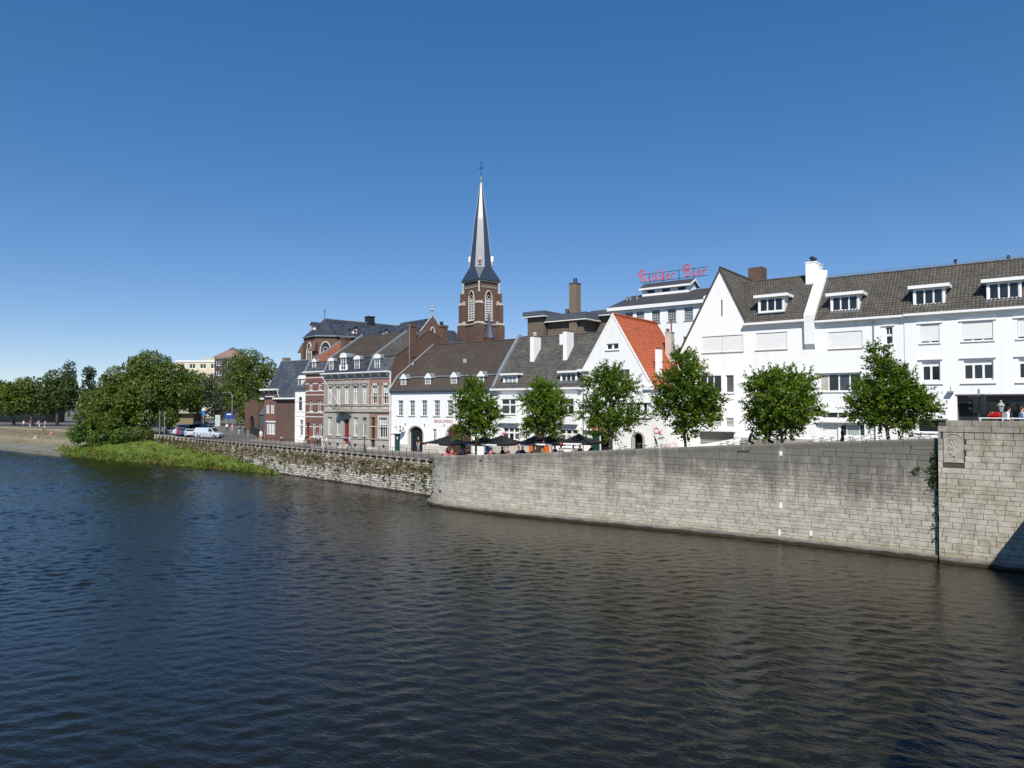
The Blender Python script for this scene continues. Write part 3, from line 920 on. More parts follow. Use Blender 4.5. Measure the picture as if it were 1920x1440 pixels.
def tiles(parent, e0, e1, r0, r1, tw, ch, amp, mat, name="roof_tiles", rs=3, lift=.03, thick=.16):
    """overlapping courses of tiles on the plane eave e0-e1 to ridge r0-r1; amp gives pantile waves"""
    e0, e1, r0, r1 = map(Vector, (e0, e1, r0, r1))
    rn = random.Random(rs)
    W = max((e1 - e0).length, (r1 - r0).length); H = ((r0 + r1) / 2 - (e0 + e1) / 2).length
    nt, nc = max(1, round(W / tw)), max(1, round(H / ch))
    nrm = (e1 - e0 if (e1 - e0).length > .01 else r1 - r0).cross(r0 - e0).normalized()
    if nrm.z < 0: nrm = -nrm
    sub = 4 if amp else 1
    mb = MB()
    wav = [0, .75, 1.0, .45] if amp else [0]
    def pt(u, v, o): return (e0.lerp(e1, u)).lerp(r0.lerp(r1, u), v) + nrm * o
    for j in range(nc):
        v0, v1 = j / nc, min(1.0, (j + 1) / nc)
        jit = rn.uniform(-.006, .006)
        N = nt * sub
        lo = [pt(i / N, v0, lift + jit + amp * wav[i % sub]) for i in range(N + 1)]
        hi = [pt(i / N, v1, .0 + jit + amp * wav[i % sub]) for i in range(N + 1)]
        un = [pt(i / N, v0, -.01 + amp * wav[i % sub] * .6) for i in range(N + 1)]
        base = len(mb.v)
        mb.v += [tuple(p) for p in lo + hi + un]
        M_ = N + 1
        tn = 0
        for i in range(N):
            if i % sub == 0: tn = rn.uniform(-1, 1) * (1 if rn.random() > .1 else 1.5)
            mb.f.append([base + i, base + i + 1, base + M_ + i + 1, base + M_ + i]); mb.t.append(tn); mb.m.append(0)
            mb.f.append([base + 2 * M_ + i, base + 2 * M_ + i + 1, base + i + 1, base + i]); mb.t.append(tn - .3); mb.m.append(0)
    a, b, c, d = [p - nrm * thick for p in (e0, e1, r1, r0)]
    mb.add([a, b, c, d, e0 - nrm * .012, e1 - nrm * .012, r1 - nrm * .012, r0 - nrm * .012], [(0, 1, 2, 3), (0, 1, 5, 4), (1, 2, 6, 5), (2, 3, 7, 6), (3, 0, 4, 7)], 0)
    o = mb.build(name, mat, parent); o["kind"] = "stuff"
    return o

def box_part(parent, name, mat, *b):
    mb = MB(); mb.box(*b); return mb.build(name, mat, parent)

# ================================================================== big white building at the right
Y = 65.8
big = thing("white_building", "large white plastered building with steep gable and brown tiled roof at right", "building", (-13, Y, 5))
gpoly = [(-29.6, 3), (-22.71, 3), (-22.71, 16.77), (-25.22, 22.12), (-29.6, 14.04)]
opsG = [(-25.17, -25.01, 17.5, 19.08), (-27.06, -23.07, 14.06, 15.64), (-27.3, -25.2, 10.2, 11.86), (-24.76, -24.0, 10.2, 11.86),
        (-26.75, -26.05, 6.94, 7.82), (-25.96, -25.24, 6.94, 7.82), (-24.8, -24.04, 6.94, 7.82), (-27.38, -24.03, 4.2, 6.5)]
ops1 = [(-21.86, -19.07, 14.09, 15.66), (-20.9, -17.5, 10.2, 11.83), (-20.79, -20.05, 6.2, 7.75), (-19.87, -19.13, 6.2, 7.75), (-18.95, -18.2, 6.2, 7.75),
        (-15.55, -12.87, 13.9, 15.37), (-16.32, -13.05, 10.22, 11.72), (-16.19, -12.79, 7.91, 8.38), (-16.15, -14.89, 5.3, 7.34), (-14.6, -12.8, 6.37, 7.4),
        (-11.08, -10.57, 14.12, 15.54), (-11.97, -10.23, 5.5, 7.86)]
ops2 = [(-8.52, -7.22, 14.04, 15.55), (-5.64, -3.66, 14.04, 15.55), (-2.12, -.82, 14.04, 15.55), (-8.48, -7.21, 10.94, 12.52), (-5.62, -3.68, 10.98, 12.52), (-2.1, -.8, 10.98, 12.52),
        (-8.81, -8.3, 8.17, 8.59), (-8.11, -7.59, 8.17, 8.59), (-7.39, -6.89, 8.17, 8.59), (-8.82, -6.9, 6.84, 7.85), (-6.1, 3.2, 6.0, 9.76)]
mb = MB()
facade(mb, -29.6, -22.71, 3, 22.2, Y, opsG, .18, gpoly)
facade(mb, -22.71, -9.7, 3, 16.5, Y, ops1, .18)
facade(mb, -9.7, 6, 3, 16.5, Y - .06, ops2, .24)
mb.quad((-9.7, Y, 3), (-9.7, Y - .06, 3), (-9.7, Y - .06, 16.5), (-9.7, Y, 16.5))
mb.quad((-29.6, Y, 3), (-29.6, 78, 3), (-29.6, 78, 14.04), (-29.6, Y, 14.04))
mb.quad((6, Y - .06, 3), (6, 75, 3), (6, 75, 16.5), (6, Y - .06, 16.5))
mb.quad((-29.6, 78, 3), (6, 78, 3), (6, 78, 16.3), (-29.6, 78, 16.3))
mb.build("wall", m_white, big)
# closed roller shutters on the top floor
for a, b, c, d in ((-27.04, -25.11, 14.08, 15.62), (-25.08, -23.09, 14.08, 15.62), (-21.84, -19.09, 14.11, 15.64), (-15.53, -12.89, 13.92, 15.35)):
    mb = MB(); n = 22
    for i in range(n):
        za, zb = lerp(c, d, i / n), lerp(c, d, (i + 1) / n)
        mb.box(a, b, Y + .07 + (.006 if i % 2 else 0), Y + .12, za, zb - .006, random.uniform(-.15, .15))
    s_ = mb.build("roller_shutter", m_shutter, big)
    mb = MB(); mb.box(a - .08, b + .08, Y - .07, Y + .1, c - .1, c - .03); mb.build("sill", m_stone, s_)
for a, b in ((-8.5, -7.24), (-5.62, -3.68), (-2.1, -.84)):
    mb = MB(); n = 18
    for i in range(n):
        za, zb = lerp(14.2, 15.54, i / n), lerp(14.2, 15.54, (i + 1) / n)
        mb.box(a, b, Y + .0 + (.006 if i % 2 else 0), Y + .05, za, zb - .006, random.uniform(-.12, .12))
    mb.build("roller_shutter", m_shutter, big)
    window(big, a - .02, b + .02, 14.04, 14.2, Y - .06, 3 if b - a > 1.6 else 2, 1, inset=.14, fw=.03, mw=.16, sill=.09)
    box_part(big, "window_ledge", m_wpaint, a - .26, b + .26, Y - .16, Y - .05, 15.60, 15.67)
box_part(big, "slit_window", m_dark, -25.15, -25.03, Y + .1, Y + .14, 17.52, 19.06)
for k in range(6): box_part(big, "slit_louvre", m_stone, -25.16, -25.02, Y + .04, Y + .1, 17.62 + k * .24, 17.68 + k * .24)
# first floor
window(big, -27.3, -25.2, 10.2, 11.86, Y, [0, .33, .64, 1], 1, sill=.09, mw=.09)
window(big, -24.76, -24.0, 10.2, 11.86, Y, 1, 1, sill=.09)
window(big, -20.9, -17.5, 10.2, 11.83, Y, 4, 1, sill=.09, mw=.1)
window(big, -16.32, -13.05, 10.22, 11.72, Y, [0, .215, .475, .74, 1], 1, sill=.09, mw=.11, pick=lambda i, j: m_curtain if i == 0 else None)
box_part(big, "window_ledge", m_wpaint, -16.5, -12.9, Y - .14, Y + .01, 11.80, 11.88)
box_part(big, "window_ledge", m_wpaint, -21.0, -16.9, Y - .14, Y + .01, 11.90, 11.98)
for a, b, n in ((-8.48, -7.21, 2), (-5.62, -3.68, 3), (-2.1, -.8, 2)):
    z0 = 10.96 if n == 2 and a < -5 else 11.0
    w = window(big, a, b, z0, 12.52, Y - .06, n, [0, .80, .90, 1], inset=.16, fw=.09, mw=.15, pick=lambda i, j: m_wpaint if j else None)
    box_part(big, "window_sill", m_wpaint, a - .22, b + .2, Y - .17, Y - .05, 10.68, 10.75)
    box_part(big, "window_ledge", m_wpaint, a - .26, b + .2, Y - .18, Y - .05, 12.66, 12.73)
# stair window
window(big, -11.08, -10.57, 14.86, 15.54, Y, 2, 1); window(big, -11.08, -10.57, 14.12, 14.80, Y, 1, 1, sill=.07)
box_part(big, "stair_panel", m_wpaint, -11.08, -10.57, Y + .1, Y + .16, 14.801, 14.859)
box_part(big, "window_ledge", m_wpaint, -11.4, -10.4, Y - .1, Y + .01, 15.60, 15.66)
# louvred basement windows under the gable, canopy and recessed garage
def louvre(a, b, c, d, g):
    w = window(big, a, b, c, d, Y, 1, 1, fw=.05, gm=g)
    n = max(4, int((d - c) / .14))
    for k in range(n):
        z_ = lerp(c + .06, d - .06, (k + .5) / n); p = MB(); p.box(a + .05, b - .05, Y + .09, Y + .118, z_ - .028, z_ + .022); p.build("slat", m_wpaint, w)
m_glassgrn = glassmat("greenish_glass", (.035, .055, .045))
for a, b in ((-26.75, -26.05), (-25.96, -25.24), (-24.8, -24.04)): louvre(a, b, 6.94, 7.82, m_glassgrn)
for a, b in ((-20.79, -20.05), (-19.87, -19.13), (-18.95, -18.2)): louvre(a, b, 6.2, 7.75, m_glassgrn)
box_part(big, "canopy", m_wpaint, -27.6, -23.8, Y - .5, Y + .05, 6.52, 6.83)
mb = MB(); mb.box(-27.38, -24.03, Y + .16, Y + .2, 4.2, 6.5)
for k in range(1, 8): mb.box(-27.36, -24.05, Y + .13, Y + .16, 4.3 + k * .27, 4.33 + k * .27)
mb.build("garage_door", m_concrete, big)
mb = MB(); mb.hexa([(-27.5, Y - .7, 3.5), (-23.2, Y - .7, 3.5), (-23.2, Y - .5, 3.5), (-27.5, Y - .5, 3.5), (-27.5, Y - .7, 5.15), (-23.2, Y - .7, 6.0), (-23.2, Y - .5, 6.0), (-27.5, Y - .5, 5.15)])
mb.build("ramp_wall", m_white, big)
box_part(big, "plinth", m_stone, -24.0, -17.0, Y - .06, Y + .0, 3.5, 6.0)
# clerestory, ledge, door and window between chimney and pipe
window(big, -16.19, -12.79, 7.91, 8.38, Y, [0, .11, .385, .605, .885, 1], 1, fw=.03, mw=.1)
box_part(big, "canopy", m_wpaint, -16.4, -12.7, Y - .35, Y + .02, 7.52, 7.72)
box_part(big, "door", m_shutter, -16.15, -14.89, Y + .14, Y + .18, 5.3, 7.33)
window(big, -14.6, -12.8, 6.37, 7.4, Y, [0, .22, .78, 1], 1, mw=.08, pick=lambda i, j: m_glassb if i == 1 else None)
mb = MB(); mb.tube([(-11.98, Y - .07, 16.1), (-11.98, Y - .07, 5.6)], .055, 8); mb.build("drain_pipe", m_zinc, big)
box_part(big, "door", m_wpaint, -11.95, -10.25, Y + .12, Y + .17, 5.5, 7.58)
box_part(big, "transom", m_glass, -11.95, -10.25, Y + .14, Y + .17, 7.6, 7.85)
for a, b in ((-8.81, -8.3), (-8.11, -7.59), (-7.39, -6.89)): window(big, a, b, 8.17, 8.59, Y - .06, 1, 1, gm=m_glassb, fw=.04)
box_part(big, "canopy", m_wpaint, -9.0, -6.7, Y - .32, Y - .05, 7.92, 8.09)
window(big, -8.82, -6.9, 6.84, 7.85, Y - .06, 1, 1, sill=.1, fw=.05)
box_part(big, "house_sign", m_stone, -7.75, -6.9, Y - .1, Y - .06, 9.0, 9.14)
# recessed dark shop front
mb = MB(); mb.box(-6.1, 3.2, Y + .95, Y + 1.0, 6.0, 9.76); mb.build("shop_glazing", glassmat("shop_glass", (.03, .036, .045)), big)
m_fascia = MAT("grey_shop_fascia", (.085, .085, .08), .6, .1)
box_part(big, "shop_fascia", m_fascia, -6.08, 3.18, Y + .35, Y + .40, 9.25, 9.74)
box_part(big, "shop_beam", m_iron, -6.08, 3.18, Y + .1, Y + .35, 9.17, 9.25)
box_part(big, "shop_head", MAT("shop_head_purple", (.10, .085, .095), .6), -6.2, 3.3, Y - .11, Y + .1, 9.765, 9.86)
mb = MB(); mb.quad((-6.099, Y + .15, 6), (-6.099, Y + .95, 6), (-6.099, Y + .95, 9.17), (-6.099, Y + .15, 9.17)); mb.quad((-6.1, Y + .15, 9.755), (3.2, Y + .15, 9.755), (3.2, Y + .95, 9.755), (-6.1, Y + .95, 9.755)); mb.build("shop_reveal", m_concrete, big)
mb = MB(); mb.box(-6.72, -6.3, Y - .45, Y - .07, 9.98, 10.12); mb.tube([(-6.5, Y - .1, 10.1), (-6.5, Y - .1, 10.5)], .02, 5); mb.build("wall_camera", m_gpole, big)
# cornices / gutters
for a, b, y0, z0, z1 in ((-22.95, -17.45, Y - .45, 16.42, 16.64), (-16.6, -9.72, Y - .45, 16.22, 16.42), (-9.70, 6.2, Y - .51, 16.26, 16.46)):
    mb = MB(); mb.prism([(y0, z1), (y0, z0 + .03), (y0 + .06, z0), (Y + .02, z0), (Y + .02, z1)], 'x', a, b); mb.build("gutter", m_wpaint, big)
# roofs
SL = .955
def roofy(z, zE): return Y - .42 + (z - zE) / SL
tiles(big, (-22.75, Y - .42, 16.62), (-17.55, Y - .42, 16.62), (-24.78, 70.2, 21.2), (-17.55, 70.2, 21.2), .27, .34, .05, m_tile, rs=5)
tiles(big, (-16.62, Y - .42, 16.43), (6.2, Y - .42, 16.43), (-16.62, 69.85, 20.69), (6.2, 69.85, 20.69), .27, .34, .05, m_tile, rs=6)
tiles(big, (6.2, 75, 16.4), (-16.62, 75, 16.4), (6.2, 69.86, 20.69), (-16.62, 69.86, 20.69), .5, .6, 0, m_tile, rs=8)
tiles(big, (-17.5, 75, 16.4), (-22.75, 75, 16.4), (-17.5, 70.2, 21.2), (-24.8, 70.2, 21.2), .5, .6, 0, m_tile, rs=9)
tiles(big, (-22.6, Y - .06, 16.62), (-22.6, 78, 16.62), (-25.22, Y - .06, 22.18), (-25.22, 78, 22.18), .3, .34, .05, m_tile, rs=7)
tiles(big, (-29.8, 78, 13.7), (-29.8, Y - .06, 13.7), (-25.22, 78, 22.18), (-25.22, Y - .06, 22.18), .4, .34, 0, m_tile, rs=4)
for a, b, y_, z_ in ((-24.8, -18.3, 70.2, 21.24), (-16.6, 6.2, 69.855, 20.73)):
    mb = MB(); n = int((b - a) / .4)
    for k in range(n): mb.tube([(lerp(a, b, k / n), y_, z_ + .02), (lerp(a, b, (k + .96) / n), y_, z_ + .045)], .10, 7, random.uniform(-1, 1))
    mb.build("ridge_tiles", m_tile, big)
mb = MB(); mb.tube([(-25.22, Y - .1, 22.22), (-25.22, 78, 22.22)], .1, 7, -.5)
mb.prism([(-25.28, 22.25), (-22.55, 16.42), (-22.66, 16.42), (-25.3, 22.02)], 'y', Y - .1, Y - .005, -.4)
mb.prism([(-25.16, 22.25), (-29.9, 13.55), (-29.8, 13.5), (-25.2, 22.05)], 'y', Y - .1, Y - .005, -.4)
mb.build("verge_tiles", m_tile, big)
mb = MB()
for k in range(12):
    x = -16 + k * 1.95; mb.box(x - .03, x + .03, 69.82, 69.88, 20.78, 21.05)
mb.tube([(-16.5, 69.85, 21.05), (6, 69.85, 21.05)], .014, 4); mb.tube([(-16.5, 69.85, 20.95), (6, 69.85, 20.95)], .012, 4)
mb.build("ridge_rail", m_gpole, big)
# dormers with three lights
def flat_dormer(par, x0, x1, z0, z1, yf, depth, n, cheek, ov=.34, slab=.26, rows=1, gm=None):
    mb = MB()
    fz = z1 - .02
    mb.box(x0, x0 + .16, yf, yf + .12, z0, fz); mb.box(x1 - .16, x1, yf, yf + .12, z0, fz); mb.box(x0 + .16, x1 - .16, yf, yf + .12, z0, z0 + .12)
    mb.box(x0 + .16, x1 - .16, yf + .001, yf + .12, fz - .06, fz)
    d = mb.build("dormer", m_wpaint, par)
    mb = MB(); mb.box(x0 - ov, x1 + ov, yf - .28, yf + depth, z1, z1 + slab); mb.build("dormer_roof", m_wpaint, d)
    for xc_ in (x0, x1 - .1):
        mb = MB(); mb.prism([(yf + .12, z0 - .1), (yf + .12, z1), (yf + depth, z1)], 'x', xc_, xc_ + .1); mb.build("dormer_cheek", cheek, d)
    a, b = x0 + .16, x1 - .16
    cx = cuts(n, a, b)
    mb = MB()
    for p, q in zip(cx, cx[1:]):
        mb.box(p, p + .06, yf + .04, yf + .10, z0 + .12, z1 - .08); mb.box(q - .06, q, yf + .04, yf + .10, z0 + .12, z1 - .08)
        mb.box(p + .06, q - .06, yf + .04, yf + .10, z0 + .12, z0 + .18); mb.box(p + .06, q - .06, yf + .04, yf + .10, z1 - .15, z1 - .08)
    mb.build("dormer_frame", m_wpaint, d)
    for p, q in zip(cx, cx[1:]):
        mb = MB(); mb.box(p + .05, q - .05, yf + .07, yf + .085, z0 + .17, z1 - .14); mb.build("pane", gm or m_glass, d)
    mb = MB(); mb.box(x0 - .06, x1 + .06, yf - .16, yf + .03, z0 - .09, z0 - .003); mb.build("flashing", m_zinc, d)
for x0, x1, z0, z1 in ((-21.75, -19.37, 17.55, 18.95), (-15.45, -13.12, 17.12, 18.53), (-9.08, -6.82, 17.1, 18.53), (-4.05, -1.83, 17.1, 18.53)):
    flat_dormer(big, x0, x1, z0, z1, 66.15, 2.0, 3, m_wpaint)
# party wall parapet and chimney stack
mb = MB(); mb.hexa([(-17.5, Y - .40, 16.3), (-16.62, Y - .40, 16.3), (-16.62, 70.2, 20.7), (-17.5, 70.2, 20.7), (-17.5, Y - .46, 16.95), (-16.62, Y - .46, 16.95), (-16.62, 70.2, 21.62), (-17.5, 70.2, 21.62)])
mb.hexa([(-17.48, Y - .35, 14.4), (-16.64, Y - .35, 14.4), (-16.64, Y + .02, 13.9), (-17.48, Y + .02, 13.9), (-17.48, Y - .40, 16.3), (-16.64, Y - .40, 16.3), (-16.64, Y + .02, 16.3), (-17.48, Y + .02, 16.3)])
mb.build("party_wall", m_white, big)
mb = MB(); mb.box(-18.3, -17.35, 69.2, 71.5, 19.8, 22.3); mb.box(-18.34, -17.31, 69.16, 71.54, 22.3, 22.4); mb.build("chimney", m_white, big)
for yv in (69.8, 70.6):
    mb = MB(); mb.lathe([(.15, 0), (.15, .35), (.24, .36), (.24, .5), (.14, .52), (.14, .58)], (-17.85, yv, 22.4), 10); mb.build("chimney_pot", m_iron, big)
mb = MB(); mb.box(-27.4, -25.8, 80, 81.6, 15, 24.6); mb.build("rear_chimney", m_brickb, big)
mb = MB(); mb.box(-9.5, 1, 74.5, 80, 16, 21.65); mb.build("rear_block", m_concrete, big)
for x, y_ in ((-6.9, 75.2), (-3.0, 76)):
    mb = MB(); mb.lathe([(.08, 0), (.08, .35), (.15, .37), (.15, .55), (.05, .65)], (x, y_, 21.6), 8); mb.build("roof_vent", m_iron, big)

# ================================================================== house with the orange roof
Y = 59.0
org = thing("orange_roof_house", "white gabled house with steep bright orange tiled roof", "house", (-33, Y, 4.3))
opoly = [(-36.4, 3), (-29.2, 3), (-29.2, 10.85), (-33.09, 17.55), (-36.4, 12.4)]
opsO = [(-33.79, -32.5, 14.28, 14.85), (-33.2, -31.36, 11.37, 12.36), (-31.4, -31.0, 8.14, 9.21), (-30.66, -30.3, 8.14, 9.21), (-29.96, -29.58, 8.14, 9.21), (-35.6, -34.9, 8.3, 9.7),
        (-30.92, -30.02, 3.4, 6.40, .45), (-35.45, -33.16, 3.4, 6.56)]
mb = MB(); facade(mb, -36.4, -29.2, 3, 17.6, Y, opsO, .2, opoly)
mb.quad((-29.2, Y, 3), (-29.2, 68.3, 3), (-29.2, 68.3, 10.85), (-29.2, Y, 10.85)); mb.quad((-36.4, Y, 3), (-36.4, 68.3, 3), (-36.4, 68.3, 12.4), (-36.4, Y, 12.4))
mb.add([(x, 68.3, z) for x, z in opoly], [(0, 1, 2, 3, 4)])
mb.build("wall", m_white, org)
window(org, -33.79, -32.5, 14.28, 14.85, Y, 2, 1, sill=.1, mw=.2); window(org, -33.2, -31.36, 11.37, 12.36, Y, 3, 1, sill=.08)
for a, b in ((-31.4, -31.0), (-30.66, -30.3), (-29.96, -29.58)): window(org, a, b, 8.14, 9.21, Y, 1, 1, fw=.03)
box_part(org, "window_ledge", m_wpaint, -31.7, -28.95, Y - .16, Y + .01, 9.24, 9.31); box_part(org, "window_ledge", m_wpaint, -31.6, -29.1, Y - .12, Y + .01, 7.80, 7.87)
window(org, -35.6, -34.9, 8.3, 9.7, Y, 1, 2, sill=.08)
mb = MB()
arc = [(-30.47 - .56 * math.cos(math.pi * k / 12), 5.95 + .56 * math.sin(math.pi * k / 12)) for k in range(13)]
mb.tube([(-31.03, Y - .02, 3.4)] + [(x, Y - .02, z) for x, z in arc] + [(-29.91, Y - .02, 3.4)], .14, 6); mb.build("arch_surround", m_stone, org)
box_part(org, "doorway_dark", m_dark, -30.95, -30.0, Y + .55, Y + .6, 3.4, 6.45)
box_part(org, "gate_dark", m_dark, -35.4, -33.2, Y + .9, Y + .95, 3.4, 6.56)
box_part(org, "door_leaf", m_green, -35.44, -34.62, Y + .1, Y + .16, 3.5, 6.45); box_part(org, "door_leaf", m_green, -33.32, -33.2, Y - .05, Y + .75, 3.5, 6.45); box_part(org, "door_post", m_wpaint, -34.62, -34.52, Y + .08, Y + .18, 3.5, 6.45)
box_part(org, "flower_shelf", m_wpaint, -36.3, -33.0, Y - .35, Y, 6.60, 6.66)
mb = MB()
for _ in range(260): tuft(mb, (random.uniform(-35.4, -33.4), Y - .2, 6.82), .07, 1, random, .06, .2, .12)
mb.build("window_flowers", m_flower, org)
mb = MB(); mb.prism([(-29.86, 10.42), (-28.92, 10.42), (-28.92, 10.62), (-29.0, 10.8), (-29.86, 10.8)], 'y', Y - .22, Y + .0); mb.box(-29.2, -28.92, Y, 68.3, 10.44, 10.62); mb.build("gutter", m_wpaint, org)
mb = MB(); mb.prism([(-36.95, 12.3), (-35.7, 12.3), (-35.7, 12.52), (-36.95, 12.52)], 'y', Y - .25, Y - .003); mb.build("gutter_return", m_wpaint, org)
tiles(org, (-28.86, Y + .02, 10.55), (-28.86, 68.4, 10.55), (-33.09, Y + .02, 17.63), (-33.09, 68.4, 17.63), .26, .33, .0, m_tileo, rs=21, lift=.02)
tiles(org, (-36.45, 68.4, 12.25), (-36.45, Y + .1, 12.25), (-33.09, 68.4, 17.60), (-33.09, Y + .1, 17.60), .26, .33, .0, m_tileo, rs=22, lift=.035)
mb = MB(); mb.prism([(-33.09, 17.72), (-28.86, 10.60), (-28.98, 10.50), (-33.09, 17.45)], 'y', Y - .05, Y + .03); mb.prism([(-33.09, 17.78), (-36.62, 12.28), (-36.5, 12.15), (-33.09, 17.45)], 'y', Y - .05, Y + .10); mb.build("verge_board", m_white, org)
mb = MB()
for k in range(24): mb.tube([(-33.09, lerp(Y, 68.4, k / 24), 17.66), (-33.09, lerp(Y, 68.4, (k + .95) / 24), 17.68)], .11, 7, random.uniform(-1, 1))
mb.build("ridge_tiles", m_tileo, org)
mb = MB(); mb.box(-29.78, -29.36, 61.15, 61.8, 10.9, 14.25); mb.build("chimney", m_white, org)
mb = MB(); mb.box(-29.7, -29.45, 61.25, 61.6, 14.25, 14.5); mb.build("chimney_cap", m_brickr, org)
mb = MB(); mb.box(-31.05, -30.4, 66, 66.75, 11.5, 16.3); mb.box(-31.1, -30.35, 65.95, 66.8, 16.3, 16.4); mb.build("chimney", m_stonel, org)
mb = MB(); mb.tube([(-30.55, 66.4, 16.4), (-30.55, 66.4, 17.6)], .08, 8); mb.box(-31.0, -30.75, 66.1, 66.4, 16.4, 16.72); mb.build("chimney_flue", m_brickr, org)
# painted sign on the side wall: red ring with an arrow tail, black scrawl, coloured graffiti
xw = -29.19
mb = MB(); mb.tube([(xw, 60.02 + .47 * math.cos(a), 6.67 + .26 * math.sin(a)) for a in [2 * math.pi * k / 24 for k in range(25)]], .045, 5)
mb.add([(xw + .02, 60.45, 6.50), (xw + .02, 61.15, 6.72), (xw + .02, 60.85, 6.42), (xw + .02, 61.35, 6.27), (xw + .02, 60.6, 6.30)], [(0, 1, 2, 4), (4, 2, 3)]); mb.build("painted_emblem", m_signred, org)
rg = random.Random(4)
mb = MB()
for k in range(5):
    p = Vector((xw + .004, 59.6 + .12 * k, 6.3 - .12 * k)); mb.tube([p, p + Vector((0, .12, -.35)), p + Vector((0, .30, -.75))], .03, 4)
p = 60.4
for k in range(9): mb.tube([(xw, p + k * .15, 5.9 + rg.uniform(-.1, .1)), (xw, p + .1 + k * .15, 6.05 + rg.uniform(-.1, .1)), (xw, p + .17 + k * .15, 5.85 + rg.uniform(-.08, .1))], .022, 4)
mb.build("painted_scrawl", m_iron, org)
for mm, n in ((m_orange, 10), (m_faded, 8)):
    mb = MB()
    for k in range(n):
        y_ = rg.uniform(60.7, 64.8); z_ = rg.uniform(4.9, 5.35)
        mb.tube([(xw, y_, z_), (xw, y_ + rg.uniform(-.2, .3), z_ + rg.uniform(-.1, .25)), (xw, y_ + rg.uniform(0, .4), z_ + rg.uniform(-.15, .1))], .02, 4)
    mb.build("painted_graffiti", mm, org)

# ================================================================== white house with the grey tiled roof
wh = thing("grey_roof_house", "white terrace cafe house with grey tiled roof, two white chimneys and flat dormers", "house", (-42, Y, 4))
opsW = [(-46.3, -44.19, 5.4, 6.65), (-39.14, -37.04, 4.9, 6.6), (-42.2, -41.0, 3.2, 6.2), (-41.4, -40.0, 8.1, 9.65)]
mb = MB(); facade(mb, -47.6, -36.42, 3, 10.7, Y, opsW, .2)
for x in (-47.6,): mb.quad((x, Y, 3), (x, 68, 3), (x, 68, 10.8), (x, Y, 10.8))
mb.quad((-47.6, 68, 3), (-36.42, 68, 3), (-36.42, 68, 10.8), (-47.6, 68, 10.8))
mb.build("wall", m_white, wh)
def oriel(x0, x1, cols):
    yo = Y - .42
    mb = MB(); facade(mb, x0, x1, 7.14, 10.12, yo, [(x0 + .4, x1 - .25, 8.1, 9.65)], .15)
    for x in (x0, x1): mb.quad((x, yo, 7.14), (x, Y, 7.14), (x, Y, 10.12), (x, yo, 10.12))
    mb.quad((x0, yo, 7.14), (x1, yo, 7.14), (x1, Y, 7.14), (x0, Y, 7.14)); mb.quad((x0, yo, 10.12), (x1, yo, 10.12), (x1, Y, 10.12), (x0, Y, 10.12))
    mb.build("oriel", m_white, wh)
    window(wh, x0 + .4, x1 - .25, 8.1, 9.65, yo, cols, [0, .62, 1], sill=.08, mw=.16, fw=.05, inset=.08)
oriel(-46.58, -44.1, [0, .58, 1]); oriel(-39.4, -36.98, [0, .6, 1])
window(wh, -46.3, -44.19, 5.4, 6.65, Y, 3, [0, .6, 1], mw=.18); window(wh, -39.14, -37.04, 4.9, 6.6, Y, 3, [0, .72, 1], mw=.18, sill=.1, pick=lambda i, j: m_glassb if j == 0 and i else None)
window(wh, -41.4, -40.0, 8.1, 9.65, Y, 2, [0, .62, 1], sill=.08, mw=.12)
box_part(wh, "door", m_wood, -42.18, -41.02, Y + .16, Y + .2, 3.2, 6.18)
for a, b in ((-42.85, -42.24), (-40.96, -40.35)): box_part(wh, "orange_shutter", m_orange, a, b, Y - .07, Y - .01, 3.9, 5.3)
for a, b in ((-43.3, -42.88), (-41.0 + .72, -39.9)): box_part(wh, "cream_shutter", m_stonel, a, b, Y - .06, Y - .01, 3.9, 5.3)
box_part(wh, "plinth", m_stonel, -47.55, -42.9, Y - .05, Y - .005, 3.2, 5.0)
mb = MB(); mb.prism([(Y - .5, 10.77), (Y - .5, 10.58), (Y - .42, 10.5), (Y, 10.5), (Y, 10.77)], 'x', -47.75, -36.45); mb.build("gutter", m_wpaint, wh)
mb = MB(); mb.tube([(-36.32, Y - .1, 12.2), (-36.32, Y - .1, 3.8)], .05, 8); mb.build("drain_pipe", m_zinc, wh)
tiles(wh, (-47.55, Y - .47, 10.76), (-36.42, Y - .47, 10.76), (-47.55, 63.35, 16.45), (-36.42, 63.35, 16.45), .3, .33, .035, m_tileg, rs=31)
tiles(wh, (-36.42, 68.2, 10.76), (-47.55, 68.2, 10.76), (-36.42, 63.36, 16.45), (-47.55, 63.36, 16.45), .5, .6, 0, m_tileg, rs=32)
mb = MB()
for k in range(30): mb.tube([(lerp(-47.5, -36.4, k / 30), 63.355, 16.47), (lerp(-47.5, -36.4, (k + .95) / 30), 63.355, 16.5)], .1, 7, random.uniform(-1, 1))
mb.build("ridge_tiles", m_tileg, wh)
flat_dormer(wh, -46.3, -44.42, 11.2, 12.16, 59.0, 1.1, 3, m_zincd, ov=.2, slab=.2, gm=m_glassb); flat_dormer(wh, -39.1, -37.15, 11.28, 12.22, 59.05, 1.1, 3, m_zincd, ov=.2, slab=.2)
for x0, x1, z1 in ((-44.15, -43.65, 16.3), (-39.98, -39.5, 16.6)):
    mb = MB(); mb.box(x0, x1, 60.9, 62.2, 13.2, z1); mb.build("chimney", m_white, wh)
    mb = MB(); mb.box(x0 - .04, x1 + .04, 60.86, 62.24, z1, z1 + .08); mb.build("chimney_cap", m_brickr, wh)
mb = MB(); mb.lathe([(.2, 0), (.2, .2), (.26, .22), (.26, .3), (.1, .4)], (-43.95, 61.5, 16.38), 8); mb.build("chimney_pot", m_stonel, wh)
mb = MB(); mb.box(-41.4, -40.75, 62.4, 63.1, 15.2, 16.5); mb.build("roof_hatch", m_wpaint, wh)
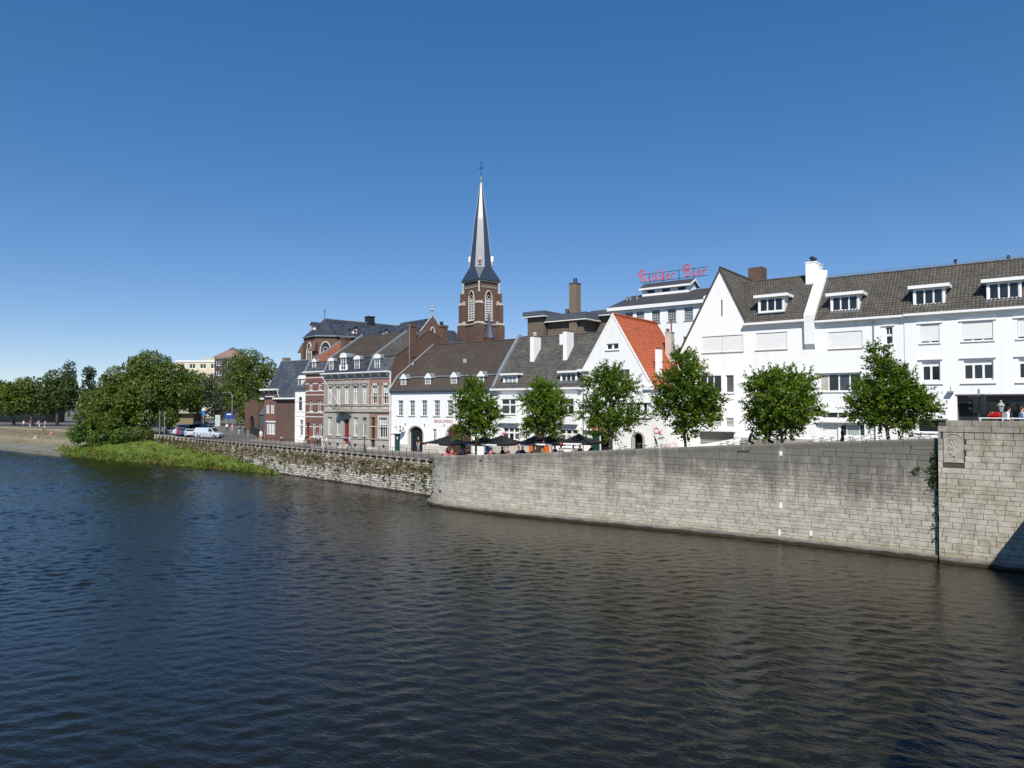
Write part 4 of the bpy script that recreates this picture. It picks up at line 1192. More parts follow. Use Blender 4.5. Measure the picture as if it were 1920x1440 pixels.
for x in (-45.0, -37.9):
    mb = MB(); y_ = 62.0; z_ = 14.72; mb.hexa([(x, y_ - .25, z_ - .3), (x + .5, y_ - .25, z_ - .3), (x + .5, y_ + .25, z_ + .3), (x, y_ + .25, z_ + .3), (x, y_ - .33, z_ - .2), (x + .5, y_ - .33, z_ - .2), (x + .5, y_ + .17, z_ + .4), (x, y_ + .17, z_ + .4)]); s_ = mb.build("skylight", m_zincd, wh)
# ================================================================== long white brewery house
br = thing("brewery_house", "long white house with brown mansard roof, arched gateways and BROUWERIJ lettering", "house", (-55, Y, 3.5))
WX = [-61.8, -59.85, -57.87, -55.88, -53.87, -51.9, -49.9]
opsB = [(x - .44, x + .44, 7.79, 9.58) for x in WX] + [(-62.89, -61.87, 3, 5.61), (-62.81, -62.04, 5.94, 6.46), (-60.28, -58.05, 3, 6.5, .75), (-56.52, -55.96, 4.97, 6.29), (-54.3, -50.7, 3, 6.85, 1.2)]
mb = MB(); facade(mb, -63.38, -47.62, 3, 10.6, Y, opsB, .28)
mb.quad((-63.38, 72.4, 3), (-47.62, 72.4, 3), (-47.62, 72.4, 12.3), (-63.38, 72.4, 12.3))
for x in (-63.38, -47.62): mb.quad((x, Y, 3), (x, 72.4, 3), (x, 72.4, 10.6), (x, Y, 10.6))
mb.build("wall", m_white, br)
for x in WX: window(br, x - .44, x + .44, 7.79, 9.58, Y, 3, [0, .25, .5, .75, 1], mw=.04, fw=.045, sill=.08, sillm=m_stone, inset=.14)
window(br, -62.81, -62.04, 5.94, 6.46, Y, 3, 2, mw=.05); window(br, -56.52, -55.96, 4.97, 6.29, Y, 2, 4, mw=.05, sill=.07, sillm=m_stone)
box_part(br, "door", m_green, -62.87, -61.89, Y + .12, Y + .18, 3.3, 5.6); box_part(br, "door_notice", m_wpaint, -62.5, -62.28, Y + .10, Y + .118, 4.95, 5.25); box_part(br, "door_lintel", m_wpaint, -63.36, -61.7, Y - .1, Y, 5.62, 5.72)
for a, b, w_, zt, rise in ((-60.28, -58.05, .13, 6.5, .75), (-54.3, -50.7, .13, 6.85, 1.2)):
    mb = MB(); m_ = (a + b) / 2
    mb.tube([(a - .1, Y - .01, 3.2)] + [(m_ - ((b - a) / 2 + .1) * math.cos(math.pi * k / 14), Y - .01, zt - rise + (rise + .1) * math.sin(math.pi * k / 14)) for k in range(15)] + [(b + .1, Y - .01, 3.2)], w_, 6); mb.build("arch_surround", m_stonel, br)
mb = MB(); mb.box(-60.3, -58.0, Y + .24, Y + .26, 3, 6.55); mb.build("gateway_glazing", m_glass, br)
mb = MB()
for x in (-59.75, -59.17, -58.6): mb.box(x - .025, x + .025, Y + .18, Y + .24, 3.4, 6.45)
mb.box(-60.25, -58.05, Y + .18, Y + .24, 5.3, 5.36); mb.build("gateway_frame", m_iron, br)
mb = MB()
for k in range(18):
    x = -54.3 + k * .2; mb.box(x + .006, x + .194, Y + .2 + .01 * (k % 2), Y + .26, 3, 6.9, random.uniform(-.6, .6))
mb.build("wooden_gate", m_wood, br)
box_part(br, "plinth", m_stonel, -61.85, -60.5, Y - .04, Y - .003, 3, 4.4); box_part(br, "plinth", m_stonel, -57.85, -54.6, Y - .04, Y - .003, 3, 4.4)
for x, z in ((-60.97, 6.79), (-57.8, 6.73), (-54.72, 6.76)): box_part(br, "wall_anchor", m_iron, x - .04, x + .04, Y - .05, Y, z - .16, z + .12)
box_part(br, "menu_board", m_iron, -55.63, -55.08, Y - .05, Y, 4.97, 5.26)
def text(parent, name, s, size, loc, mat, rz=0, sp=1.0, ext=.01, rx=90):
    c = bpy.data.curves.new(name, 'FONT'); c.body = s; c.size = size; c.extrude = ext; c.space_character = sp; c.resolution_u = 3
    o = bpy.data.objects.new(name, c); COL.objects.link(o)
    me = bpy.data.meshes.new_from_object(o.evaluated_get(bpy.context.evaluated_depsgraph_get()))
    bpy.data.objects.remove(o); bpy.data.curves.remove(c)
    me.transform(Matrix.Translation(loc) @ Matrix.Rotation(rz, 4, 'Z') @ Matrix.Rotation(R(rx), 4, 'X'))
    return link(name, me, mat, parent)
text(br, "lettering", "BROUWERIJ", .47, (-56.24, Y - .03, 7.04), m_faded, sp=1.18)
mb = MB()
for k in range(2):
    y_ = 58.62 - .18
mb.box(-61.22, -61.02, 58.25, 58.95, 5.9, 6.55); mb.build("sign_box", m_iron, br)
mb = MB(); mb.prism([(58.6 + .36 * math.cos(2 * math.pi * k / 20), 6.22 + .36 * math.sin(2 * math.pi * k / 20)) for k in range(20)], 'x', -61.0, -60.9); mb.prism([(-61.35 + .3 * math.cos(2 * math.pi * k / 20), 6.22 + .3 * math.sin(2 * math.pi * k / 20)) for k in range(20)], 'y', 58.18, 58.24); mb.build("sign_disc", m_wpaint, br)
mb = MB(); mb.tube([(-60.88, 58.5, 6.05), (-60.88, 58.5, 6.4), (-60.88, 58.7, 6.4), (-60.88, 58.7, 6.22), (-60.88, 58.5, 6.22), (-60.88, 58.72, 6.03)], .03, 4); mb.build("sign_letter", m_signred, br)
mb = MB(); mb.prism([(Y - .38, 10.84), (Y - .38, 10.72), (Y - .2, 10.55), (Y, 10.48), (Y, 10.84)], 'x', -63.4, -47.7); mb.build("gutter", m_zincd, br)
tiles(br, (-63.35, Y - .3, 10.84), (-47.65, Y - .3, 10.84), (-63.35, 59.95, 12.36), (-47.65, 59.95, 12.36), .2, .2, 0, m_tileb, rs=41, lift=.02, name="lower_roof_tiles")
tiles(br, (-63.35, 59.85, 12.40), (-47.65, 59.85, 12.40), (-63.35, 66.2, 16.70), (-47.65, 66.2, 16.70), .22, .24, 0, m_tileb, rs=42, lift=.02)
tiles(br, (-47.65, 72.6, 12.3), (-63.35, 72.6, 12.3), (-47.65, 66.21, 16.70), (-63.35, 66.21, 16.70), .5, .5, 0, m_tileb, rs=43)
mb = MB(); mb.box(-63.35, -47.7, 59.72, 59.84, 12.28, 12.40); mb.build("roof_break_flashing", m_zinc, br)
mb = MB(); mb.tube([(-63.35, Y - .32, 10.95), (-63.36, 59.88, 12.5), (-63.36, 66.2, 16.82)], .1, 5); mb.build("verge_flashing", m_zinc, br)
mb = MB(); mb.tube([(-63.3, 66.2, 16.74), (-47.7, 66.2, 16.74)], .1, 6); mb.build("ridge", m_tileb, br)
# grey lead-clad fire wall between the two roofs
mb = MB(); pr = [(Y - .45, 10.8), (59.95, 12.9), (63.4, 16.95), (64.2, 16.6), (68, 12.5), (68, 10.5), (Y - .45, 10.5)]; mb.prism(pr, 'x', -47.62, -47.3); mb.build("fire_wall", m_zinc, br)
def gable_dormer(par, xc, w, z0, z1, zt, yf, depth, rows, cheek, roofm, cols=2, round_=False):
    x0, x1 = xc - w / 2, xc + w / 2
    d = window(par, x0, x1, z0, z1, yf, cols, rows, inset=.0, fw=.09, mw=.05)
    d.name = "dormer_window"
    o = w / 2 + .12
    if round_:
        ring = [(xc - o, z1)] + [(xc - o * math.cos(math.pi * k / 8), z1 + (zt - z1) * math.sin(math.pi * k / 8)) for k in range(1, 8)] + [(xc + o, z1)]
    else:
        ring = [(xc - o, z1), (xc, zt), (xc + o, z1)]
    mb = MB(); mb.prism(ring, 'y', yf - .12, yf + .06); mb.build("pediment", m_wpaint, d)
    mb = MB(); r2 = [(x + (.04 if x > xc else -.04), z + .05) for x, z in ring] ; mb.prism([(x, z + .01) for x, z in ring], 'y', yf + .06, yf + depth); mb.build("dormer_roof", roofm, d)
    for xc_ in (x0 - .02, x1 - .06):
        mb = MB(); mb.box(xc_, xc_ + .08, yf + .08, yf + depth * .9, z0, z1); mb.build("dormer_cheek", cheek, d)
    return d
for x in (-61.5, -57.47, -53.45, -49.5): gable_dormer(br, x, .86, 10.88, 12.14, 12.72, 59.15, 1.9, 4, m_zincd, m_zinc, 3)
for x, w_ in ((-63.0, .7), (-54.6, 1.1)):
    mb = MB(); mb.box(x, x + w_ * .6, 62.0, 63.5, 13.6, 14.45); s_ = mb.build("skylight_box", m_zincd, br); mb = MB(); mb.box(x + .08, x + w_ * .6 - .08, 61.97, 62.0, 13.95, 14.4); mb.build("pane", m_glassb, s_)
# ================================================================== grey stone town house with pink brick end (one mansard roof)
th = thing("stone_town_house", "grey stone and pink brick town house with mansard dormers and small balcony", "house", (-70, Y, 3.5))
X1 = [-74.95, -73.23, -71.62, -69.92, -68.22]      # window axes of the grey part
XP = [-66.3, -64.36]                                # of the pink part
W1 = [(x - .46, x + .46, 9.17, 11.44) for x in X1]; W1p = [(x - .47, x + .47, 9.17, 11.42) for x in XP]
G1 = [(x - .43, x + .43, 5.15, 7.5) for x in (-74.95, -73.2, -69.87, -68.15)]
mb = MB()
facade(mb, -76.1, -67.45, 8.17, 12.32, Y, W1, .22, mi=1, rmi=0)
facade(mb, -76.1, -67.45, 3, 8.17, Y, G1 + [(-72.15, -71.15, 3.2, 7.2)], .3, mi=0)
facade(mb, -67.45, -63.4, 4.85, 12.32, Y, W1p + [(-65.5, -64.05, 5.03, 7.5), (-67.05, -66.25, 4.85, 7.52)], .22, mi=1, rmi=0)
facade(mb, -67.45, -63.4, 3, 4.85, Y, [(-67.05, -66.25, 3.2, 4.85)], .22, mi=0)
facade(mb, -76.1, -63.4, 12.32, 13.05, Y, (), .2, mi=0)
side = [(Y, 3), (Y, 13.1), (59.75, 15.05), (65.4, 18.55), (69.2, 17.2), (69.2, 3)]
mb.add([(-63.4, a, b) for a, b in side], [tuple(range(len(side)))], mi=2)
mb.add([(-76.1, a, b) for a, b in side], [tuple(range(len(side)))], mi=2)
mb.quad((-76.1, 69.2, 3), (-63.4, 69.2, 3), (-63.4, 69.2, 17.2), (-76.1, 69.2, 17.2), mi=2)
mb.build("wall", [m_stone, m_brickp, m_brickb], th)
# stone surrounds, segmental pediments, pilaster strips, bands
for x in X1:
    mb = MB(); mb.box(x - .64, x - .46, Y - .07, Y, 9.05, 11.6); mb.box(x + .46, x + .64, Y - .07, Y, 9.05, 11.6); mb.box(x - .64, x + .64, Y - .07, Y, 11.45, 11.78)
    arc = [(x - .72 + 1.44 * k / 10, 11.78 + .36 * math.sin(math.pi * k / 10)) for k in range(11)]
    mb.prism([(x - .72, 11.72)] + arc + [(x + .72, 11.72)], 'y', Y - .14, Y - .002); mb.build("window_surround", m_stone, th)
    window(th, x - .46, x + .46, 9.17, 11.44, Y, 2, [0, .68, 1], mw=.07, fw=.06, inset=.15, pick=lambda i, j: m_glassb)
for x in XP:
    mb = MB(); mb.box(x - .64, x - .47, Y - .06, Y, 9.05, 11.72); mb.box(x + .47, x + .64, Y - .06, Y, 9.05, 11.72); mb.box(x - .64, x + .64, Y - .06, Y, 11.43, 11.72); mb.build("window_surround", m_stonel, th)
    window(th, x - .47, x + .47, 9.17, 11.42, Y, 2, [0, .62, 1], mw=.07, fw=.07, inset=.15, pick=lambda i, j: m_glassb if j else None)
for a, b, c, d in G1: window(th, a, b, c, d, Y, 1, [0, .66, 1], mw=.06, fw=.07, inset=.18, pick=lambda i, j: m_glassb, sill=.1, sillm=m_stone)
window(th, -65.5, -64.05, 5.03, 7.5, Y, [0, .36, .64, 1], [0, .66, 1], mw=.07, fw=.09, inset=.14, pick=lambda i, j: m_glassb if j else None, sill=.1, sillm=m_stone)
mb = MB(); mb.box(-65.73, -65.5, Y - .06, Y, 4.95, 7.77); mb.box(-64.05, -63.82, Y - .06, Y, 4.95, 7.77); mb.box(-65.5, -64.05, Y - .06, Y, 7.51, 7.77); mb.build("window_surround", m_stonel, th)
for x in [-76.0] + [(a + b) / 2 for a, b in zip(X1, X1[1:])] + [-67.5]:
    mb = MB(); mb.box(x - .13, x + .13, Y - .05, Y, 9.0, 12.3); mb.build("pilaster", m_stone, th)
for x in (-76.0, -74.1, -72.4, -70.75, -69.0, -67.5):
    mb = MB(); mb.box(x - .2, x + .2, Y - .06, Y, 4.9, 7.9); mb.build("pilaster", m_stone, th)
for z0, z1, o_ in ((8.93, 9.05, .14), (8.35, 8.93, .05), (8.17, 8.35, .16), (4.82, 4.92, .1), (12.3, 12.42, .1)):
    mb = MB(); mb.box(-76.1, -63.42, Y - o_, Y - .001, z0, z1); mb.build("string_course", m_stone, th)
for x in X1 + XP:
    mb = MB(); mb.box(x - .45, x + .45, Y - .09, Y - .052, 8.5, 8.8); mb.build("apron_panel", m_stonel, th)
for z0, z1 in ((10.1, 10.2), (6.35, 6.45)):
    mb = MB(); mb.box(-67.4, -63.42, Y - .03, Y - .001, z0, z1); mb.build("string_course", m_stonel, th)
mb = MB(); mb.prism([(Y - .62, 13.16), (Y - .62, 13.03), (Y - .5, 12.98), (Y, 12.9), (Y, 13.16)], 'x', -76.3, -63.45); mb.build("cornice", m_wpaint, th)
for k in range(9):
    x = -75.9 + k * 1.5; mb = MB(); mb.prism([(Y - .5, 12.98), (Y - .42, 12.86), (Y - .12, 12.55), (Y, 12.45), (Y, 12.95)], 'x', x - .09, x + .09); mb.build("cornice_bracket", m_wpaint, th)
mb = MB(); mb.tube([(-63.5, Y - .1, 13.0), (-63.5, Y - .1, 3.5)], .06, 8); mb.build("drain_pipe", m_wpaint, th)
box_part(th, "door", m_red, -72.12, -71.18, Y + .2, Y + .26, 3.6, 6.9); box_part(th, "door_light", m_glass, -72.12, -71.18, Y + .21, Y + .26, 6.92, 7.2)
box_part(th, "door", m_wood, -67.03, -66.27, Y + .15, Y + .2, 3.5, 7.5)
for x, n in ((-71.65, 4), (-66.65, 3)):
    for k in range(n): box_part(th, "entrance_step", m_stonel, x - .75 + .06 * k, x + .75 - .06 * k, Y - .28 * (n - k), Y + .25, 3.4 + .16 * k, 3.56 + .16 * k)
for x in (-75.0, -73.3, -69.9, -68.2, -64.7): box_part(th, "cellar_vent", m_dark, x - .16, x + .16, Y - .012, Y + .02, 3.85, 4.2)
# balcony over the red door, with flag pole
mb = MB(); mb.box(-72.9, -70.3, Y - 1.05, Y - .02, 8.22, 8.45); mb.prism([(Y - .9, 8.25), (Y, 8.25), (Y, 7.5)], 'x', -72.7, -72.45); mb.prism([(Y - .9, 8.25), (Y, 8.25), (Y, 7.5)], 'x', -70.75, -70.5); b_ = mb.build("balcony", m_stone, th)
mb = MB()
for k in range(20):
    x = lerp(-72.85, -70.35, k / 19); mb.tube([(x, Y - 1.0, 8.42), (x, Y - 1.0, 9.05)], .016, 4)
for x in (-72.85, -70.35):
    for k in range(1, 7): mb.tube([(x, Y - 1.0 + k * .16, 8.42), (x, Y - 1.0 + k * .16, 9.05)], .016, 4)
mb.tube([(-72.85, Y - .02, 9.06), (-72.85, Y - 1.0, 9.06), (-70.35, Y - 1.0, 9.06), (-70.35, Y - .02, 9.06)], .025, 5); mb.build("balcony_rail", m_iron, b_)
mb = MB(); mb.tube([(-71.7, Y - .95, 8.8), (-72.9, Y - 3.0, 12.7)], .035, 6); mb.build("flag_pole", m_wpaint, th)
# mansard
tiles(th, (-76.1, Y - .15, 13.16), (-67.55, Y - .15, 13.16), (-76.1, 59.75, 15.02), (-67.55, 59.75, 15.02), .22, .2, 0, m_slate, rs=51, lift=.012, name="mansard_slates")
tiles(th, (-67.4, Y - .15, 13.16), (-63.42, Y - .15, 13.16), (-67.4, 59.75, 15.02), (-63.42, 59.75, 15.02), .22, .2, 0, m_slatel, rs=52, lift=.012, name="mansard_slates")
tiles(th, (-76.1, 59.65, 15.05), (-67.55, 59.65, 15.05), (-76.1, 65.4, 18.6), (-67.55, 65.4, 18.6), .25, .27, .02, m_tileb, rs=53)
tiles(th, (-67.4, 59.65, 15.05), (-63.42, 59.65, 15.05), (-67.4, 65.4, 18.6), (-63.42, 65.4, 18.6), .25, .27, .02, m_tileg, rs=54)
tiles(th, (-63.42, 69.3, 17.1), (-76.1, 69.3, 17.1), (-63.42, 65.41, 18.6), (-76.1, 65.41, 18.6), .5, .5, 0, m_tileb, rs=55)
for x in (-76.12, -67.47):
    mb = MB(); mb.prism([(Y - .2, 13.1), (59.7, 15.25), (65.4, 18.85), (65.4, 18.5), (59.9, 14.9), (Y, 12.9)], 'x', x - .14, x + .14); mb.build("roof_parapet", m_zinc, th)
mb = MB(); mb.prism([(Y - .05, 13.1), (59.68, 15.14), (65.4, 18.68), (69.3, 17.3), (69.3, 17.15), (65.4, 18.5), (59.75, 14.98), (Y, 13.0)], 'x', -63.5, -63.36); mb.build("gable_coping", m_brickb, th)
for x, w_, z1, zt, cl in ((-74.85, .82, 14.75, 15.2, 2), (-69.75, .9, 14.78, 15.28, 2), (-66.0, .9, 14.78, 15.32, 2)): gable_dormer(th, x, w_, 13.52, z1, zt, 59.05, 1.6, 2, m_zincd, m_zinc, cl, round_=True)
gable_dormer(th, -72.3, 1.0, 13.5, 15.12, 15.72, 58.98, 1.9, 3, m_zincd, m_zinc, 2, round_=True)
mb = MB(); mb.box(-73.05, -72.82, 58.96, 59.1, 13.5, 14.2); mb.box(-71.78, -71.55, 58.96, 59.1, 13.5, 14.2); mb.build("dormer_scroll", m_wpaint, th)
for y0, y1, z1 in ((62.0, 63.4, 19.1), (67.6, 69.15, 19.5)):
    mb = MB(); mb.box(-64.1, -63.35, y0 + .25, y1 - .25, 15, z1 - .3); mb.box(-64.17, -63.28, y0 + .18, y1 - .18, z1 - .3, z1); mb.build("chimney", m_brickb, th)
mb = MB(); mb.lathe([(.25, 0), (.22, .5)], (-63.9, 68.3, 19.5), 8); mb.build("chimney_pot", m_iron, th)
mb = MB(); mb.tube([(-63.3, 61.9, 18.9), (-63.3, 61.9, 14.0)], .05, 5); mb.build("drain_pipe", m_zinc, th)
# ================================================================== red brick house
Y = 62.0
rd = thing("red_brick_house", "narrow dark red brick house with white bands between stone and white houses", "house", (-82, Y, 3.8))
opsR = [(-83.34, -82.55, 11.08, 12.2, .25), (-81.33, -80.5, 11.08, 12.2, .25), (-83.3, -82.47, 8.12, 9.72, .25), (-81.37, -80.47, 8.12, 9.72, .25), (-82.5, -81.83, 4.7, 6.65, .2), (-81.09, -80.36, 4.66, 6.65, .2), (-83.78, -83.24, 3.5, 6.6, .2)]
mb = MB(); facade(mb, -84.2, -79.0, 3, 13.5, Y, opsR, .2)
sd = [(Y, 3), (Y, 13.7), (62.7, 15.1), (68.2, 18.4), (74, 15), (74, 3)]
mb.add([(-84.2, a, b) for a, b in sd], [tuple(range(6))]); mb.quad((-84.2, 74, 3), (-79, 74, 3), (-79, 74, 15), (-84.2, 74, 15)); mb.build("wall", m_brickr, rd)
for a, b, c, d, e in opsR[:6]: window(rd, a, b, c, d - .05, Y, 2, [0, .62, 1], fw=.08, mw=.06, sill=.07)
box_part(rd, "door", m_red, -83.77, -83.25, Y + .12, Y + .17, 3.5, 5.9); box_part(rd, "door_light", m_glass, -83.77, -83.25, Y + .13, Y + .17, 5.92, 6.55)
for z in (12.01, 10.97, 10.46, 9.18, 7.96, 7.4, 6.03, 4.55, 12.85):
    mb = MB()
    xs_ = [-84.2]
    for o_ in sorted(opsR):
        if o_[2] < z + .03 and z - .03 < o_[3]: xs_ += [o_[0], o_[1]]
    xs_.append(-79.95)
    for a, b in zip(xs_[::2], xs_[1::2]): mb.box(a, b, Y - .035, Y - .001, z - .045, z + .045)
    mb.build("white_band", m_wpaint, rd)
mb = MB(); mb.prism([(Y - .4, 13.75), (Y - .4, 13.6), (Y - .2, 13.45), (Y, 13.35), (Y, 13.75)], 'x', -84.45, -79.4); mb.build("cornice", m_wpaint, rd)
tiles(rd, (-84.2, Y - .1, 13.75), (-79, Y - .1, 13.75), (-84.2, 62.7, 15.1), (-79, 62.7, 15.1), .22, .2, 0, m_slatel, rs=61, lift=.012, name="mansard_slates")
tiles(rd, (-84.2, 62.6, 15.12), (-79, 62.6, 15.12), (-84.2, 68.2, 18.4), (-79, 68.2, 18.4), .25, .28, .02, MAT("red_brown_tile", (.26, .10, .06), .8, .3, .6, .2), rs=62)
mb = MB(); mb.prism([(Y - .15, 13.75), (62.65, 15.35), (68.2, 18.65), (68.2, 18.3), (62.8, 15.0), (Y, 13.6)], 'x', -84.35, -84.1); mb.build("roof_parapet", m_zinc, rd)
gable_dormer(rd, -82.6, .8, 14.05, 15.1, 15.55, 62.2, 1.5, 2, m_zincd, m_zinc, 2)
mb = MB(); mb.box(-80.4, -79.5, 65.1, 66.0, 16, 18.4); mb.box(-80.48, -79.42, 65.02, 66.08, 18.4, 18.7); mb.build("chimney", m_brickb, rd)
# ================================================================== narrow white house
Y = 63.0
nw = thing("narrow_white_house", "very narrow white house with tall slit window beside the brown brick school", "house", (-86.5, Y, 3.8))
mb = MB(); facade(mb, -88.0, -84.1, 3, 11.4, Y, [(-87.15, -86.36, 8.27, 10.2), (-86.86, -86.06, 4.62, 6.88)], .2); mb.quad((-88, Y, 3), (-88, 72, 3), (-88, 72, 11.4), (-88, Y, 11.4)); mb.build("wall", m_white, nw)
window(nw, -87.15, -86.36, 8.27, 10.2, Y, 1, 1, fm=m_iron, fw=.05); window(nw, -86.86, -86.06, 4.62, 6.88, Y, 2, [0, .66, 1], mw=.08, sill=.07)
for z in (9.6, 8.1, 7.5, 6.1): box_part(nw, "white_band", m_wpaint, -88.02, -85.0, Y - .05, Y - .002, z - .04, z + .04)
box_part(nw, "cornice", m_zincd, -88.5, -84.4, Y - .4, Y + .05, 11.42, 11.68)
tiles(nw, (-88.1, Y - .1, 11.68), (-84.2, Y - .1, 11.68), (-88.1, 66.5, 15.3), (-84.2, 66.5, 15.3), .22, .22, 0, m_slatel, rs=65, lift=.012)
gable_dormer(nw, -87.1, .8, 11.78, 12.85, 13.35, 63.15, 1.6, 1, m_wpaint, m_wpaint, 1)
# ================================================================== brown brick school with big slate roof
Y = 64.0
sch = thing("brown_brick_school", "dark brown brick house with tall curved slate roof at the street bend", "house", (-93, Y, 3.7))
mb = MB()
facade(mb, -96.78, -93.8, 3, 11.3, Y - .25, [(-96.4, -95.45, 7.76, 9.25), (-95.19, -94.24, 7.76, 9.25), (-96.2, -93.95, 4.56, 6.4), (-96.27, -95.48, 10.38, 11.15), (-95.14, -94.36, 10.38, 11.15)], .2, mi=0)
facade(mb, -93.8, -88.0, 3, 9.98, Y, (), .2, mi=1)
mb.quad((-93.8, Y - .25, 3), (-93.8, Y, 3), (-93.8, Y, 11.3), (-93.8, Y - .25, 11.3), mi=0); mb.quad((-96.78, Y - .25, 3), (-96.78, 76, 3), (-96.78, 76, 10), (-96.78, Y - .25, 10), mi=0)
mb.quad((-88, Y, 3), (-88, 76, 3), (-88, 76, 10), (-88, Y, 10), mi=1); mb.quad((-96.78, 76, 3), (-88, 76, 3), (-88, 76, 10), (-96.78, 76, 10), mi=1)
mb.build("wall", [m_brickr, m_brickd], sch)
yb = Y - .25
for a, b in ((-96.4, -95.45), (-95.19, -94.24)): window(sch, a, b, 7.76, 9.25, yb, 2, 1, gm=m_glassb, fw=.1, mw=.06)
window(sch, -96.2, -93.95, 4.56, 6.4, yb, 3, 1, gm=m_glassb, fw=.1, mw=.22); box_part(sch, "window_head", m_wpaint, -96.3, -93.85, yb - .06, yb, 6.42, 6.6)
for a, b in ((-96.27, -95.48), (-95.14, -94.36)): window(sch, a, b, 10.38, 11.15, yb, 2, 1, sill=.08)
box_part(sch, "eave_board", m_wpaint, -97.5, -93.45, yb - .5, yb + .2, 11.28, 11.5); box_part(sch, "eave_board", m_wpaint, -94.4, -88.0, Y - .5, Y + .05, 9.92, 10.14); box_part(sch, "eave_board", m_wpaint, -97.6, -96.79, yb - .3, yb + .6, 9.92, 10.14)
prof = [(Y - .45, 10.14), (Y + .5, 11.0), (Y + 1.35, 12.5), (Y + 2.1, 14.2), (Y + 2.75, 15.85)]
for (ya, za), (yb2, zb) in zip(prof, prof[1:]):
    fa, fb = (za - 10.1) / 5.8, (zb - 10.1) / 5.8
    tiles(sch, (-98.0 + fa * 1.0, ya, za), (-87.6, ya, za), (-98.0 + fb * 1.0, yb2, zb), (-87.6, yb2, zb), .25, .2, 0, m_slatel, rs=70, lift=.01, name="roof_slates")
tiles(sch, (-87.6, 76.2, 10.14), (-98, 76.2, 10.14), (-87.6, Y + 2.76, 15.85), (-97, Y + 2.76, 15.85), .5, .5, 0, m_slatel, rs=71)
mb = MB(); mb.add([(-98.0 + (z_ - 10.1) / 5.8, y_, z_) for y_, z_ in prof] + [(-97.2, 76, 10.14)], [tuple(range(6))]); mb.build("roof_end", m_slatel, sch)
mb = MB(); mb.tube([(-97, Y + 2.75, 15.88), (-87.6, Y + 2.75, 15.88)], .1, 6); mb.build("ridge", m_zinc, sch)
mb = MB(); mb.box(-96.9, -95.8, Y + 2.9, Y + 3.7, 14.8, 16.5); mb.build("chimney", m_bricky, sch)
mb = MB(); mb.tube([(-93.4, yb - .1, 11.2), (-93.1, Y - .2, 10.1)], .05, 5); mb.build("drain_pipe", m_wpaint, sch)
# ---- chapel gate house and low garden wall beyond the school
gt = thing("brick_gate_house", "low brown brick gate with pointed arch doorway beyond the school", "gate", (-124, 79, 3.5))
mb = MB(); facade(mb, -126.6, -122.2, 3, 9.6, 79, [(-124.9, -123.3, 3, 7.0, 1.9)], .5); mb.box(-126.6, -122.2, 79.5, 82, 3, 9.6); mb.box(-125.2, -124.2, 79.2, 80, 9.6, 10.1); mb.quad((-122.2, 79, 3), (-122.2, 79.5, 3), (-122.2, 79.5, 9.6), (-122.2, 79, 9.6)); mb.quad((-126.6, 79, 9.6), (-122.2, 79, 9.6), (-122.2, 79.6, 9.6), (-126.6, 79.6, 9.6)); mb.build("wall", m_brickb, gt)
box_part(gt, "arch_dark", m_dark, -125, -123.2, 79.44, 79.48, 3, 7)
mb = MB(); mb.box(-122.1, -105, 79.4, 86, 3, 7.2); mb.prism([(79.2, 7.2), (86, 7.2), (84, 10.2), (81, 10.2)], 'x', -122.1, -104.6); mb.build("side_wing", m_slatel, gt)
gw = thing("garden_wall", "low dark garden wall along the pavement before the school", "wall", (-112, 73, 3.5))
mb = MB()
a, b = Vector((-98.2, 65.2, 3.2)), Vector((-134, 84.2, 3.2)); d = (b - a).normalized(); n_ = Vector((-d.y, d.x, 0)) * .18
mb.hexa([a - n_, b - n_, b + n_, a + n_] + [p + Vector((0, 0, 1.7)) for p in (a - n_, b - n_, b + n_, a + n_)]); mb.build("wall_body", MAT("dark_fence", (.03, .036, .04), .7), gw)
mb = MB(); mb.box(a.x - .4, a.x + .2, a.y - .3, a.y + .3, 3.2, 5.2); mb.build("end_pier", m_stone, gw)

# ================================================================== tall white brewery with the roof sign
Y = 82.0
tb = thing("tall_brewery", "tall white brewery block with low dark roof and lantern, behind the orange roof", "building", (-40, Y, 4))
WB = [-45.6, -43.6, -41.98, -39.8, -37.64, -35.43]
opsT = [(x - .55, x + .55, 19.4, 21.0) for x in WB] + [(-36.15, -35.1, 15.8, 17.45)]
mb = MB(); facade(mb, -46.25, -33.6, 3, 21.8, Y, opsT, .2); mb.quad((-33.6, Y, 3), (-33.6, 94, 3), (-33.6, 94, 21.8), (-33.6, Y, 21.8)); mb.quad((-46.25, Y, 3), (-46.25, 94, 3), (-46.25, 94, 21.8), (-46.25, Y, 21.8)); mb.quad((-46.25, 94, 3), (-33.6, 94, 3), (-33.6, 94, 21.8), (-46.25, 94, 21.8))
mb.build("wall", m_white, tb)
for a, b, c, d in opsT: window(tb, a, b, c, d, Y, 4, 5, fm=m_iron, gm=m_glassb, fw=.05, mw=.045, sill=.08, sillm=m_stone)
mb = MB(); mb.box(-46.6, -33.2, Y - .5, 94.5, 21.35, 21.78); mb.build("eave", m_wpaint, tb)
mb = MB(); mb.quad((-46.6, Y - .5, 21.8), (-33.2, Y - .5, 21.8), (-33.4, 88.2, 24.2), (-46.3, 88.2, 24.2)); mb.quad((-46.6, 94.5, 21.8), (-33.2, 94.5, 21.8), (-33.4, 88.2, 24.2), (-46.3, 88.2, 24.2)); mb.add([(-46.6, Y - .5, 21.8), (-46.3, 88.2, 24.2), (-46.6, 94.5, 21.8)], [(0, 1, 2)]); mb.build("roof", m_bitumen, tb)
